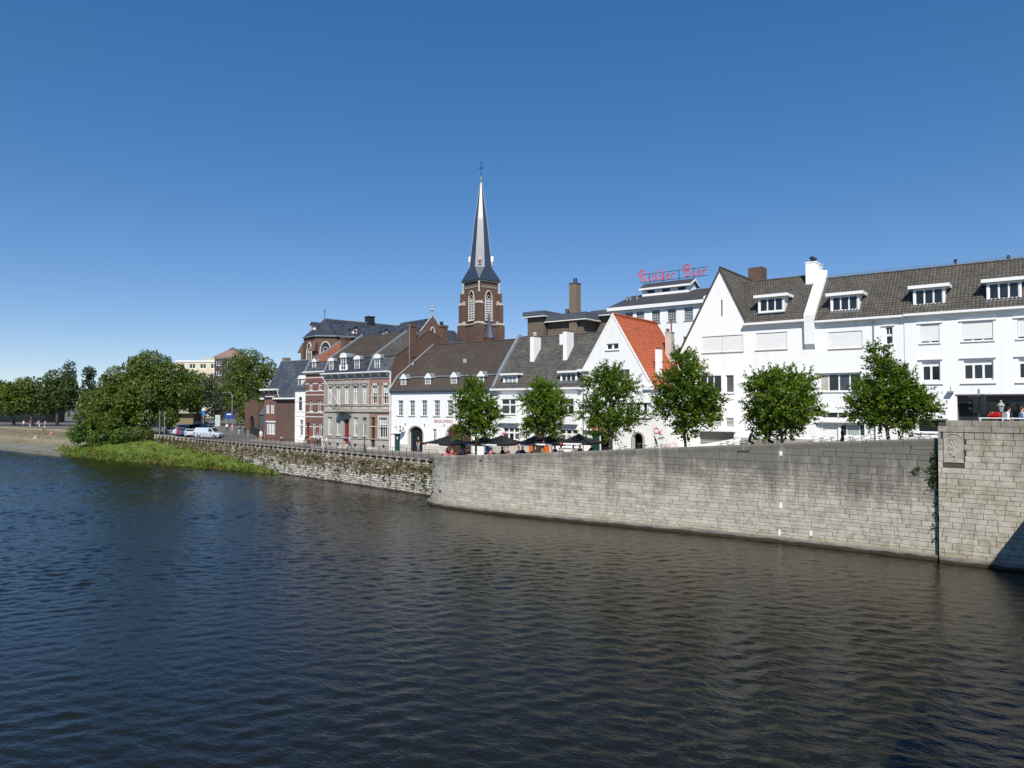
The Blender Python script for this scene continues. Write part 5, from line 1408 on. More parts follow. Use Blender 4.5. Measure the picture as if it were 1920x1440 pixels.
mb = MB(); mb.add([(-33.2, Y - .5, 21.79), (-33.39, 88.2, 24.19), (-33.2, 94.5, 21.79)], [(0, 1, 2)]); mb.prism([(Y - .55, 21.78), (88.2, 24.14), (94.5, 21.78), (94.5, 22.05), (88.2, 24.42), (Y - .55, 22.05)], 'x', -33.32, -33.1); mb.build("gable_trim", m_wpaint, tb)
mb = MB(); facade(mb, -44.2, -37.5, 23.4, 24.75, 86.9, [(x - .55, x + .55, 24.05, 24.5) for x in (-42.9, -40.7, -38.5)], .15); mb.quad((-37.5, 86.9, 23.4), (-37.5, 89.5, 23.4), (-37.5, 89.5, 24.75), (-37.5, 86.9, 24.75)); mb.add([(-37.5, 86.9, 24.75), (-37.5, 88.2, 25.4), (-37.5, 89.5, 24.75)], [(0, 1, 2)]); mb.quad((-44.2, 86.9, 23.4), (-44.2, 89.5, 23.4), (-44.2, 89.5, 24.75), (-44.2, 86.9, 24.75)); lan = mb.build("roof_lantern", m_white, tb)
for x in (-42.9, -40.7, -38.5): window(tb, x - .55, x + .55, 24.05, 24.5, 86.9, 4, 2, fm=m_iron, fw=.03, mw=.03)
mb = MB(); mb.prism([(86.55, 24.62), (88.2, 25.5), (89.85, 24.62), (89.85, 24.8), (88.2, 25.68), (86.55, 24.8)], 'x', -44.5, -37.2); mb.build("lantern_roof", m_bitumen, lan)
mb = MB(); mb.box(-44.5, -37.2, 86.5, 86.6, 24.55, 24.8); mb.prism([(86.5, 24.5), (88.2, 25.38), (89.9, 24.5), (89.9, 24.72), (88.2, 25.6), (86.5, 24.72)], 'x', -37.25, -37.12); mb.build("lantern_trim", m_wpaint, lan)
for x in (-45.4, -44.9, -43.9): 
    mb = MB(); mb.lathe([(.13, 0), (.13, .5), (.18, .52), (.18, .6)], (x - .3, 85.4, 23.1), 8); mb.build("roof_vent", m_zinc, tb)
# neon-tube roof sign: RIDDER BIER drawn as outlined script letters on a rail frame
sg = thing("roof_sign", "red script tube sign reading Ridder Bier on rails above the white brewery", "sign", (-40.5, 88.2, 25.5))
mb = MB()
for z_ in (25.9, 27.0): mb.tube([(-45.35 if z_ < 26 else -44.6, 88.3, z_), (-35.5, 88.3, z_)], .035, 4)
for x in (-43.74, -41.68, -39.46, -37.38): mb.tube([(x, 88.3, 25.3), (x, 88.3, 27.0)], .045, 4)
mb.build("sign_frame", m_iron, sg)
def glyph(ch):
    """strokes in a unit cell, width about .6 - 1"""
    big_R = [[(.0, .62), (.05, .85), (.2, 1.0), (.45, 1.0), (.6, .9), (.6, .7), (.45, .58), (.25, .55)], [(.0, .62), (.0, .5), (.1, .45)], [(.25, .95), (.27, .0)], [(.33, .55), (.55, .3), (.62, .05), (.75, .0)]]
    big_B = big_R[:3] + [[(.27, .55), (.55, .5), (.66, .3), (.6, .08), (.45, .0), (.27, .03)]]
    return {'R': big_R, 'B': big_B,
            'i': [[(.0, .3), (.12, .45), (.12, .1), (.2, .0), (.32, .1)], [(.12, .7), (.12, .78)]],
            'd': [[(.42, .35), (.3, .47), (.1, .42), (.03, .22), (.12, .03), (.3, .02), (.42, .15)], [(.43, .95), (.43, .05), (.55, .0)]],
            'e': [[(.03, .2), (.35, .3), (.38, .42), (.22, .48), (.06, .35), (.05, .12), (.18, .0), (.4, .08)]],
            'r': [[(.05, .45), (.08, .0)], [(.08, .3), (.2, .47), (.35, .45), (.4, .36)]]}[ch]
m_tube = MAT("pink_red_tube", (.62, .07, .08), .4, .1, spec=.5)
def sign_word(word, x, z, h):
    for ch in word:
        s_ = h * (1.0 if ch in 'RB' else .95)
        mb = MB()
        for st in glyph(ch):
            for o_ in (-.055, .055):
                mb.tube([(x + px * s_ * .95 + o_, 88.2, z + pz * s_ + o_ * .4) for px, pz in st], .046, 4)
        mb.build("sign_letter", m_tube, sg)
        x += s_ * {'R': .86, 'B': .80, 'i': .40, 'd': .66, 'e': .52, 'r': .52}[ch]
sign_word("Ridder", -45.35, 25.98, 1.6); sign_word("Bier", -38.85, 25.98, 1.62)
# ================================================================== dark brewery building with square chimney
Y = 96.0
db = thing("brown_brewery_building", "flat-roofed brown brick brewery building with dark eaves and tall square chimney", "building", (-62, Y, 4))
mb = MB(); mb.box(-70.1, -66.9, Y, 112, 3, 23.6); mb.box(-66.9, -59.8, Y + 1.0, 112, 3, 22.6); mb.box(-59.8, -55.2, Y + 5, 116, 3, 23.6); mb.build("wall", m_brickg, db)
for x0, x1, y0, y1, z0, z1 in ((-70.7, -66.3, Y - .6, 112.6, 23.72, 24.6), (-67.3, -58.8, Y + .2, 112.6, 22.75, 23.9), (-60.4, -54.2, Y + 4.2, 117, 23.65, 24.5)):
    mb = MB(); mb.box(x0, x1, y0, y1, z0 + .06, z1); mb.build("roof_edge", m_zincd, db)
    mb = MB(); mb.box(x0 - .06, x1 + .06, y0 - .06, y1 + .06, z0 - .08, z0 + .05); mb.build("roof_trim", m_wpaint, db)
mb = MB(); mb.hexa([(-62.25, Y + .35, 3), (-60.65, Y + .35, 3), (-60.65, Y + 2.0, 3), (-62.25, Y + 2.0, 3), (-62.05, Y + .45, 28.6), (-60.75, Y + .45, 28.6), (-60.75, Y + 1.8, 28.6), (-62.05, Y + 1.8, 28.6)]); mb.build("chimney", m_bricky, db)
mb = MB(); mb.box(-62.13, -60.67, Y + .37, Y + 1.88, 28.6, 28.8); mb.build("chimney_rim", m_zincd, db)
for x in (-61.6, -61.2):
    mb = MB(); mb.tube([(x, Y + 1.2, 28.8), (x, Y + 1.2, 29.6)], .14, 8); mb.build("flue", m_iron, db)
mb = MB(); mb.box(-65.2, -63.6, Y + 4, Y + 6, 23.9, 25.2); mb.build("roof_plant", m_zincd, db)
box_part(db, "strip_window", m_glass, -65.6, -63.2, Y + .93, Y + .98, 19.4, 20.25); box_part(db, "window_head", m_wpaint, -65.8, -63.0, Y + .85, Y + .99, 20.3, 20.5)
mb = MB(); mb.tube([(-66.75, Y + .9, 22.6), (-66.75, Y + .9, 15)], .1, 6); mb.build("drain_pipe", m_iron, db)
rb = thing("rear_roof_box", "small dark flat roof plant box behind the brown mansard ridge", "roof box", (-61, 80, 15))
mb = MB(); mb.box(-58.6, -56.2, 78, 81, 3, 18.3); mb.box(-58.7, -56.1, 77.9, 81.1, 18.3, 18.45); mb.build("plant_box", m_zincd, rb)

# ================================================================== Gothic church: apse towards the river, tower behind
ch = thing("gothic_church", "brown brick Gothic church with slate roof, apse and tall slender spire", "church", (-124.4, 95, 0), rz=R(-11))
def CP(o, parent=ch):
    o.parent = parent; o.matrix_parent_inverse = Matrix.Identity(4); return o
def cb(mb, name, mat, parent=ch, smooth=False): return CP(mb.build(name, mat), parent)
# local frame: +y runs along the nave away from the river, x = 0 is its axis
HW = 5.0
ap = [(HW, 1.2), (HW * .55, -2.2), (-HW * .55, -2.2), (-HW, 1.2)]
mb = MB()
ring = [(HW, 36), (HW, 1.2), (HW * .55, -2.2), (-HW * .55, -2.2), (-HW, 1.2), (-HW, 36)]
for (xa, ya), (xb, yb_) in zip(ring, ring[1:]): mb.quad((xa, ya, 2), (xb, yb_, 2), (xb, yb_, 23.4), (xa, ya, 23.4))
cb(mb, "nave_wall", m_brickb)
mb = MB(); AR = (0, 1.2, 27.55)
ev = [(x * 1.07, y * 1.07 - .1, 23.45) for x, y in ap]
for p, q in zip(ev, ev[1:]):
    nn = 14
    for k in range(nn):
        f0, f1 = k / nn, (k + 1) / nn
        P_ = lambda p_, f: tuple(lerp(p_[i], AR[i], f) for i in range(3))
        mb.quad(P_(p, f0), P_(q, f0), P_(q, f1), P_(p, f1), random.uniform(-.4, .4))
cb(mb, "apse_roof", m_slate)
for sgn in (1, -1):
    e0, e1, r0, r1 = (sgn * 5.4, 1.2, 23.45), (sgn * 5.4, 36, 23.45), (0, 1.2, 27.55), (0, 36, 27.3)
    CP(tiles(None, e0, e1, r0, r1, .5, .35, 0, m_slate, name="nave_roof_slates", rs=80, lift=.012))
mb = MB(); mb.tube([(0, 1.2, 27.6), (0, 36, 27.35)], .12, 6); cb(mb, "ridge", m_zinc)
mb = MB()
for p, q in zip(ev, ev[1:]): mb.tube([p, q], .14, 5)
mb.tube([ev[0], (5.35, 36, 23.45)], .14, 5); mb.tube([ev[-1], (-5.35, 36, 23.45)], .14, 5); cb(mb, "gutter", m_zinc)
# apse buttresses and traceried windows
def lancet(c, along, nrm_, w, z0, z1, name="church_window", tr=True, louv=False):
    c, along, nrm_ = Vector(c), Vector(along).normalized(), Vector(nrm_).normalized()
    def P_(u, z, o): q = c + along * u + nrm_ * o; return (q.x, q.y, z)
    h = (z1 - z0); zs_ = z1 - w * .9
    def arch_pts(ww, zt):
        L_ = [(-ww / 2, z0)] ; n = 7
        zsp = zt - ww * .95
        for k in range(n + 1):
            t = k / n; L_.append((-ww / 2 * (1 - t ** 1.7), zsp + (zt - zsp) * math.sin(t * math.pi / 2) ** 1.0))
        R_ = [(-u, z) for u, z in L_[:-1]][::-1]
        return L_ + R_
    g = MB(); a = arch_pts(w, z1); g.add([P_(u, z, .03) for u, z in a], [tuple(range(len(a)))]); wo = cb(g, name, m_dark if louv else m_glass)
    f = MB(); f.tube([P_(u, z, .06) for u, z in arch_pts(w + .25, z1 + .25)], .16, 5); cb(f, "window_arch", m_stonel, wo)
    f = MB(); zr = zs_ - .1
    f.tube([P_(0, z0, .08), P_(0, zr, .08)], .09, 4)
    if tr:
        r_ = w * .24
        f.tube([P_(r_ * math.cos(t), zr + r_ * 1.05 + r_ * math.sin(t), .08) for t in [2 * math.pi * k / 12 for k in range(13)]], .075, 4)
        for s_ in (-1, 1): f.tube([P_(s_ * w / 2, zr - .3, .08), P_(s_ * w / 4, zr + .15, .08), P_(0, zr - .3, .08)], .07, 4)
    cb(f, "tracery", m_stonel, wo)
    f = MB(); f.add([P_(-w / 2 - .3, z0 - .35, .3), P_(w / 2 + .3, z0 - .35, .3), P_(w / 2 + .15, z0 + .1, .02), P_(-w / 2 - .15, z0 + .1, .02)], [(0, 1, 2, 3)]); cb(f, "window_sill", m_stonel, wo)
    if louv:
        n = 8
        for k in range(n):
            z_ = lerp(z0 + .3, zr - .2, (k + .5) / n); hh = (zr - z0) / n * .36
            for s_ in (-1, 1):
                f = MB(); a_, b_ = sorted((s_ * .1, s_ * (w / 2 - .05)))
                f.add([P_(a_, z_ - hh, .2), P_(b_, z_ - hh, .2), P_(b_, z_ + hh, .05), P_(a_, z_ + hh, .05)], [(0, 1, 2, 3)]); cb(f, "louvre", m_spirelead, wo)
    return wo
for (xa, ya), (xb, yb_) in zip(ap, ap[1:]):
    m_ = Vector(((xa + xb) / 2, (ya + yb_) / 2, 0)); al = Vector((xb - xa, yb_ - ya, 0)); nn = Vector((-al.y, al.x, 0)).normalized()
    if nn.dot(m_ - Vector((0, 3, 0))) < 0: nn = -nn
    lancet(m_, al, nn, 1.9, 15, 22.0)
for xa, ya in ap:
    d = Vector((xa, ya - 3, 0)).normalized(); n2 = Vector((-d.y, d.x, 0)) * .45; c = Vector((xa, ya, 0))
    mb = MB(); f0, f1 = c + d * 1.3, c + d * .5
    mb.hexa([c - n2, f0 - n2, f0 + n2, c + n2] + [Vector((0, 0, 21.5)) + p for p in (c - n2, f1 - n2, f1 + n2, c + n2)]); mb.hexa([Vector((p.x, p.y, 20.2)) for p in (c - n2 * 1.2, f0 - n2 * 1.2, f0 + n2 * 1.2, c + n2 * 1.2)] + [Vector((p.x, p.y, 22.4)) for p in (c - n2 * .8, c + d * .2 - n2 * .8, c + d * .2 + n2 * .8, c + n2 * .8)])
    cb(mb, "buttress", m_brickb)
def church_dormer(x, y_, z_, sgn, ax='x'):
    mb = MB(); mb.box(-.4, .4, -.5, .7, 0, 1.0); 
    o = cb(mb, "roof_dormer", m_wpaint)
    g = MB(); g.box(-.28, .28, -.52, -.5, .1, .85); cb(g, "shutter", m_red, o)
    g = MB(); g.prism([(-.75, .95), (0, 1.75), (.75, .95), (.6, .9), (0, 1.5), (-.6, .9)], 'y', -.75, 1.1); g.prism([(-.6, .95), (0, 1.6), (.6, .95)], 'y', -.3, 1.0); cb(g, "dormer_roof", m_slate, o)
    o.location = (x, y_, z_); o.rotation_euler = (0, 0, R(90) * sgn)
church_dormer(4.1, 6.0, 24.35, 1); church_dormer(4.1, 13.5, 24.35, 1); church_dormer(-.5, -.9, 25.0, 0)
mb = MB(); mb.tube([(0, 1.2, 27.5), (0, 1.2, 29.8)], .06, 5); mb.tube([(-.5, 1.2, 29.1), (.5, 1.2, 29.1)], .05, 4); cb(mb, "apse_cross", m_iron)
mb = MB(); mb.box(-.8, .8, 11.4, 13, 26.8, 28.8); mb.box(-.95, .95, 11.25, 13.15, 28.8, 28.95); cb(mb, "ridge_turret", m_iron)
# transept with gable towards +x
TY, TW = 20.5, 3.7
mb = MB()
for y_ in (TY - TW, TY + TW): mb.quad((0, y_, 2), (12.5, y_, 2), (12.5, y_, 24), (0, y_, 24))
mb.add([(12.5, TY - TW, 2), (12.5, TY + TW, 2), (12.5, TY + TW, 24), (12.5, TY, 28.4), (12.5, TY - TW, 24)], [(0, 1, 2, 3, 4)]); cb(mb, "transept_wall", m_brickb)
CP(tiles(None, (0, TY - TW - .3, 23.9), (12.4, TY - TW - .3, 23.9), (0, TY, 28.2), (12.4, TY, 28.2), .5, .35, 0, m_slate, name="transept_roof_slates", rs=81, lift=.012)); CP(tiles(None, (12.4, TY + TW + .3, 23.9), (0, TY + TW + .3, 23.9), (12.4, TY, 28.2), (0, TY, 28.2), .5, .35, 0, m_slate, name="transept_roof_slates", rs=82, lift=.012))
mb = MB(); mb.prism([(TY - TW - .5, 23.7), (TY, 28.6), (TY + TW + .5, 23.7), (TY + TW + .5, 23.95), (TY, 28.85), (TY - TW - .5, 23.95)], 'x', 12.3, 12.6); cb(mb, "gable_coping", m_stone)
mb = MB(); mb.lathe([(.2, 0), (.12, .8), (.45, 1.0), (.3, 1.3), (.12, 1.5), (.3, 1.7), (.05, 2.0)], (12.45, TY, 28.9), 8); cb(mb, "finial", m_stone)
lancet((12.52, TY, 0), (0, 1, 0), (1, 0, 0), .8, 24.0, 25.8, tr=False)
mb = MB(); mb.tube([(.3, TY - .3, 27.7), (5.4, TY - 4.0, 23.7)], .13, 5); cb(mb, "roof_flashing", m_zinc)
mb = MB(); mb.box(5, 9, TY + 5, 38, 2, 20.5); cb(mb, "aisle_wall", m_brickb)
CP(tiles(None, (9.3, TY + 5, 20.4), (9.3, 39, 20.4), (4.8, TY + 5, 24.3), (4.8, 39, 24.3), .5, .35, 0, m_slatel, name="aisle_roof_slates", rs=83, lift=.012))
# tower
TC = (0.0, 44.4); TH = 3.05
mb = MB()
for s0, s1, z0, z1 in ((TH + .3, TH + .2, 2, 29.2), (TH, TH, 29.2, 40.2)):
    a = [(TC[0] + x * s0, TC[1] + y_ * s0, z0) for x, y_ in ((-1, -1), (1, -1), (1, 1), (-1, 1))] + [(TC[0] + x * s1, TC[1] + y_ * s1, z1) for x, y_ in ((-1, -1), (1, -1), (1, 1), (-1, 1))]
    mb.hexa(a)
cb(mb, "tower", m_brickb)
mb = MB(); mb.box(TC[0] - TH - .45, TC[0] + TH + .45, TC[1] - TH - .45, TC[1] + TH + .45, 29.2, 29.55); cb(mb, "string_course", m_stone)
mb = MB(); mb.box(TC[0] - TH - .35, TC[0] + TH + .35, TC[1] - TH - .35, TC[1] + TH + .35, 40.1, 40.5); cb(mb, "tower_cornice", m_stone)
for sx in (-1, 1):
    for sy in (-1, 1):
        cx, cy = TC[0] + sx * TH, TC[1] + sy * TH
        mb = MB()
        for z0, z1, e in ((2, 29.2, 1.0), (29.5, 34.6, .75), (34.6, 37.4, .5)): mb.box(cx - e + sx * .25, cx + e + sx * .25, cy - e + sy * .25, cy + e + sy * .25, z0, z1)
        cb(mb, "corner_buttress", m_brickb)
        for z_, e in ((34.4, .85), (29.3, 1.1)):
            mb = MB(); q = [(cx + sx * .25 + a * e, cy + sy * .25 + b * e) for a, b in ((-1, -1), (1, -1), (1, 1), (-1, 1))]; p_ = [(cx + sx * .1 + a * e * .5, cy + sy * .1 + b * e * .5) for a, b in ((-1, -1), (1, -1), (1, 1), (-1, 1))]
            mb.hexa([(x, y_, z_) for x, y_ in q] + [(x, y_, z_ + 1.1) for x, y_ in p_]); cb(mb, "buttress_cap", m_stone)
        mb = MB(); mb.lathe([(.32, 0), (.32, .4), (.2, .5), (.2, 2.2), (.34, 2.4), (.02, 3.0)], (cx + sx * .25, cy + sy * .25, 37.2), 6); cb(mb, "pinnacle", m_stonel)
for nx, ny in ((0, -1), (1, 0), (-1, 0), (0, 1)):
    lancet((TC[0] + nx * TH, TC[1] + ny * TH, 0), (-ny, nx, 0), (nx, ny, 0), 1.95, 30.6, 37.6, louv=True)
    mb = MB()
    for k in range(9):
        u = lerp(-2.3, 2.3, k / 8); c = Vector((TC[0] + nx * (TH + .06), TC[1] + ny * (TH + .06), 38.9)) + Vector((-ny, nx, 0)) * u
        mb.box(c.x - .1, c.x + .1, c.y - .1, c.y + .1, 38.62, 38.86)
    e = Vector((-ny, nx, 0)) * 2.6; c = Vector((TC[0] + nx * (TH + .05), TC[1] + ny * (TH + .05), 38.95)); mb.tube([c - e, c + e], .07, 4); cb(mb, "corbel_frieze", m_stone)
# spire: square broached skirt turning into an octagon
def octa(r_, z_): 
    k = r_ * math.tan(math.pi / 8)
    return [(TC[0] + x, TC[1] + y_, z_) for x, y_ in ((r_, -k), (r_, k), (k, r_), (-k, r_), (-r_, k), (-r_, -k), (-k, -r_), (k, -r_))]
sq = TH + .62
mb = MB()
S_ = [(TC[0] + x * sq, TC[1] + y_ * sq, 40.5) for x, y_ in ((1, -1), (1, 1), (-1, 1), (-1, -1))]
O1, O2, O3 = octa(2.85, 43.9), octa(1.55, 56.4), octa(.14, 66.6)
mb.add(S_ + O1, [(0, 1, 5, 4), (1, 2, 7, 6), (2, 3, 9, 8), (3, 0, 11, 10)], -.2); mb.add(S_ + O1, [(0, 4, 11), (1, 6, 5), (2, 8, 7), (3, 10, 9)], .9)
# eight faces subdivided into slate courses
def spire_face(mb, i, z0r, z1r, n):
    for k in range(n):
        f0, f1 = k / n, (k + 1) / n
        a, b = Vector(z0r[i]), Vector(z0r[(i + 1) % 8]); c, d = Vector(z1r[(i + 1) % 8]), Vector(z1r[i])
        mb.quad(a.lerp(d, f0), b.lerp(c, f0), b.lerp(c, f1), a.lerp(d, f1), random.uniform(-.5, .3))
for i in range(8):
    spire_face(mb, i, O1, O2, 26); spire_face(mb, i, O2, O3, 22)
cb(mb, "spire", m_spire)
mb = MB()
for i in range(8): mb.tube([O1[i], O2[i], O3[i]], .045, 4)
cb(mb, "spire_hips", m_spirelead)
for i in (1, 3, 5, 7):                         # lucarnes on the diagonal faces, low and high
    for rr, z_, s_ in ((2.95, 44.6, .72), (1.6, 55.6, .5)):
        k = math.tan(math.pi / 8); m_ = (Vector(octa(1, 0)[i]) + Vector(octa(1, 0)[(i + 1) % 8])) / 2 - Vector((TC[0], TC[1], 0)); a = math.atan2(m_.y, m_.x)
        mb = MB(); mb.box(-.5 * s_, .5 * s_, -.35 * s_, .9 * s_, 0, 1.5 * s_); mb.prism([(-.7 * s_, 1.4 * s_), (0, 3.4 * s_), (.7 * s_, 1.4 * s_)], 'y', -.5 * s_, .8 * s_); o = cb(mb, "lucarne", m_spirelead)
        g = MB(); g.box(-.32 * s_, .32 * s_, -.38 * s_, -.36 * s_, .15 * s_, 1.3 * s_); cb(g, "lucarne_shutter", m_red, o)
        rad = rr * (1 - (z_ - 43.9) / 30) ; o.location = (TC[0] + math.cos(a) * (rad * .97), TC[1] + math.sin(a) * (rad * .97), z_); o.rotation_euler = (0, 0, a + R(90))
mb = MB(); mb.lathe([(.3, 0), (.24, .5), (.4, .7), (.2, 1.0), (.12, 1.8)], (TC[0], TC[1], 66.1), 8); cb(mb, "spire_knob", m_zinc)
mb = MB(); mb.tube([(TC[0], TC[1], 67.5), (TC[0], TC[1], 71.4)], .07, 5); mb.tube([(TC[0] - .75, TC[1] - .3, 69.9), (TC[0] + .75, TC[1] + .3, 69.9)], .06, 4); mb.tube([(TC[0] + .32 * math.cos(t) * .93, TC[1] + .32 * math.cos(t) * .37, 69.9 + .32 * math.sin(t)) for t in [2 * math.pi * k / 10 for k in range(11)]], .04, 4); mb.add([(TC[0] - .35, TC[1], 71.4), (TC[0] + .1, TC[1], 71.3), (TC[0] + .4, TC[1], 71.8), (TC[0] - .1, TC[1], 71.6)], [(0, 1, 2, 3)]); cb(mb, "spire_cross", m_iron)
# stair turret at the tower's foot
mb = MB(); tx, ty = TC[0] + TH + 1.6, TC[1] - 1.2; mb.lathe([(1.25, 2), (1.25, 25.2), (1.4, 25.3), (1.4, 25.7)], (tx, ty, 0), 8); cb(mb, "stair_turret", m_brickb)
for k in range(8):
    a = 2 * math.pi * (k + .5) / 8; mb = MB(); mb.tube([(tx + 1.22 * math.cos(a), ty + 1.22 * math.sin(a), 23.4), (tx + 1.22 * math.cos(a), ty + 1.22 * math.sin(a), 24.8)], .22, 6); cb(mb, "turret_window", m_stonel)
mb = MB(); mb.lathe([(1.6, 25.7), (.7, 28.6), (.05, 32.2)], (tx, ty, 0), 8); cb(mb, "turret_roof", m_spire)

# ================================================================== far flats and low buildings on the left
def far_block(name, label, x, y, rz, w, dpt, h, mat, storeys, cols, roofm, z0=3.4, wz=.55, skip=0):
    t = thing(name, label, "building", (x, y, z0), rz=rz)
    m = MB(); sh = h / storeys
    ops = []
    for s_ in range(skip, storeys):
        for c in range(cols):
            xc = -w / 2 + w * (c + .5) / cols; ops.append((xc - w / cols * .3, xc + w / cols * .3, s_ * sh + sh * .28, s_ * sh + sh * .78))
    facade(m, -w / 2, w / 2, 0, h, 0, ops, .25); m.quad((w / 2, 0, 0), (w / 2, dpt, 0), (w / 2, dpt, h), (w / 2, 0, h)); m.quad((-w / 2, 0, 0), (-w / 2, dpt, 0), (-w / 2, dpt, h), (-w / 2, 0, h)); m.quad((-w / 2, dpt, 0), (w / 2, dpt, 0), (w / 2, dpt, h), (-w / 2, dpt, h))
    m.build("wall", mat, t, local=True)
    for a, b, c, d in ops:
        m = MB(); m.box(a, b, .18, .24, c, d); wo = m.build("window", m_wpaint, t, local=True); m = MB(); q = (b - a) * .08; m.box(a + q, (a + b) / 2 - q / 2, .15, .18, c + q, d - q); m.box((a + b) / 2 + q / 2, b - q, .15, .18, c + q, d - q); m.build("pane", m_glass, wo, local=True)
    m = MB(); m.box(-w / 2 - .3, w / 2 + .3, -.3, dpt + .3, h, h + .5); m.build("roof_edge", roofm, t, local=True)
    return t
m_cream = MAT("cream_render", (.62, .56, .42), .85, .1, .3, .08)
fl = far_block("cream_flats", "distant cream block of flats above the trees at left", -284, 160, R(38), 27, 16, 24, m_cream, 6, 6, m_wpaint, skip=2)
m = MB(); m.box(-3, 9, 3, 9, 24.5, 26); m.build("penthouse", m_stone, fl, local=True)
ft = far_block("dark_flats_tower", "distant dark brick flats with hipped brown roof behind the round tree", -264.5, 157, R(38), 10, 12, 24.5, MAT("dark_purple_brick", (.065, .05, .055), .85), 6, 3, m_stonel, skip=3)
m = MB(); m.add([(-5.6, -.6, 25), (5.6, -.6, 25), (5.6, 12.6, 25), (-5.6, 12.6, 25), (-1.5, 5, 28.4), (1.5, 5, 28.4), (1.5, 7, 28.4), (-1.5, 7, 28.4)], [(0, 1, 5, 4), (1, 2, 6, 5), (2, 3, 7, 6), (3, 0, 4, 7), (4, 5, 6, 7)]); m.build("hipped_roof", MAT("mauve_tile", (.24, .15, .13), .85), ft, local=True)
m = MB(); m.add([(-1.7, 4.8, 28.4), (1.7, 4.8, 28.4), (1.7, 7.2, 28.4), (-1.7, 7.2, 28.4), (0, 6, 29.6)], [(0, 1, 4), (1, 2, 4), (2, 3, 4), (3, 0, 4)]); m.build("roof_cap", m_zincd, ft, local=True)
far_block("low_white_house", "small pale far house glimpsed between the trees left of the flats", -318, 150, R(38), 10, 8, 14, m_stone, 4, 3, m_wpaint)
sb = thing("brick_kiosk", "low flat-roofed brown brick hut at the back of the car park", "hut", (-174, 90.5, 3.4), rz=R(38))
m = MB(); facade(m, -4.5, 3.5, 0, 3.6, 0, [(-4.2, -3.2, 0, 2.6)], .3); m.quad((3.5, 0, 0), (3.5, 5, 0), (3.5, 5, 3.6), (3.5, 0, 3.6)); m.box(-4.5, 3.5, .3, 5, 0, 3.59); m.build("wall", MAT("tan_brick", (.21, .16, .10), .9, .2, 2, .2), sb, local=True)
m = MB(); m.box(-5.2, 4.6, -1.2, 5.5, 3.6, 3.95); m.build("flat_roof", m_stone, sb, local=True)
ug = thing("car_park_wall", "long dark low car park structure behind the parked cars", "wall", (-181, 84, 3.4), rz=R(35))
m = MB(); m.box(-14, 8, 0, 9, 0, 2.3); m.build("dark_front", MAT("shaded_car_park_front", (.016, .022, .032), .5, .1, .6, .2), ug, local=True)  # shadowed look of the structure put into the colour of its front
m = MB(); m.box(-14.3, 8.3, -.4, 9.2, 2.3, 2.55); m.build("slab_edge", m_stone, ug, local=True)
m = MB(); m.box(-1.5, .3, -.03, -.005, .8, 1.45); m.box(.9, 2.8, -.03, -.005, .8, 1.45); m.build("poster_panel", MAT("white_poster", (.55, .6, .62), .5), ug, local=True)
pv = thing("riverside_pavilion", "grey flat canopy roof of a pavilion at the far left edge", "pavilion", (-260, 86, 3.4), rz=R(20))
m = MB(); m.hexa([(-20, -5, 10.2), (13, -5, 11.0), (13, 9, 11.0), (-20, 9, 10.2), (-20, -5, 11.6), (13, -5, 11.3), (13, 9, 11.3), (-20, 9, 11.6)]); m.build("canopy", m_zinc, pv, local=True)
m = MB(); m.box(-20, 6, 1, 8, 0, 10.2); m.build("glass_front", m_glass, pv, local=True)
# ------------------------------------------------------------------ trees
def trunk_mesh(pts, rs, limbs, n=8):
    mb = MB(); mb.tube(pts, rs, n)
    for l, r_ in limbs: mb.tube(l, r_, 5)
    return mb

def leaf(mb, p, d, up, l, w, tone):
    s_ = d.cross(up)
    if s_.length < 1e-4: s_ = Vector((1, 0, 0))
    s_ = s_.normalized() * w
    mb.add([p, p + d * l * .55 - s_, p + d * l, p + d * l * .55 + s_], [(0, 1, 2, 3)], tone)

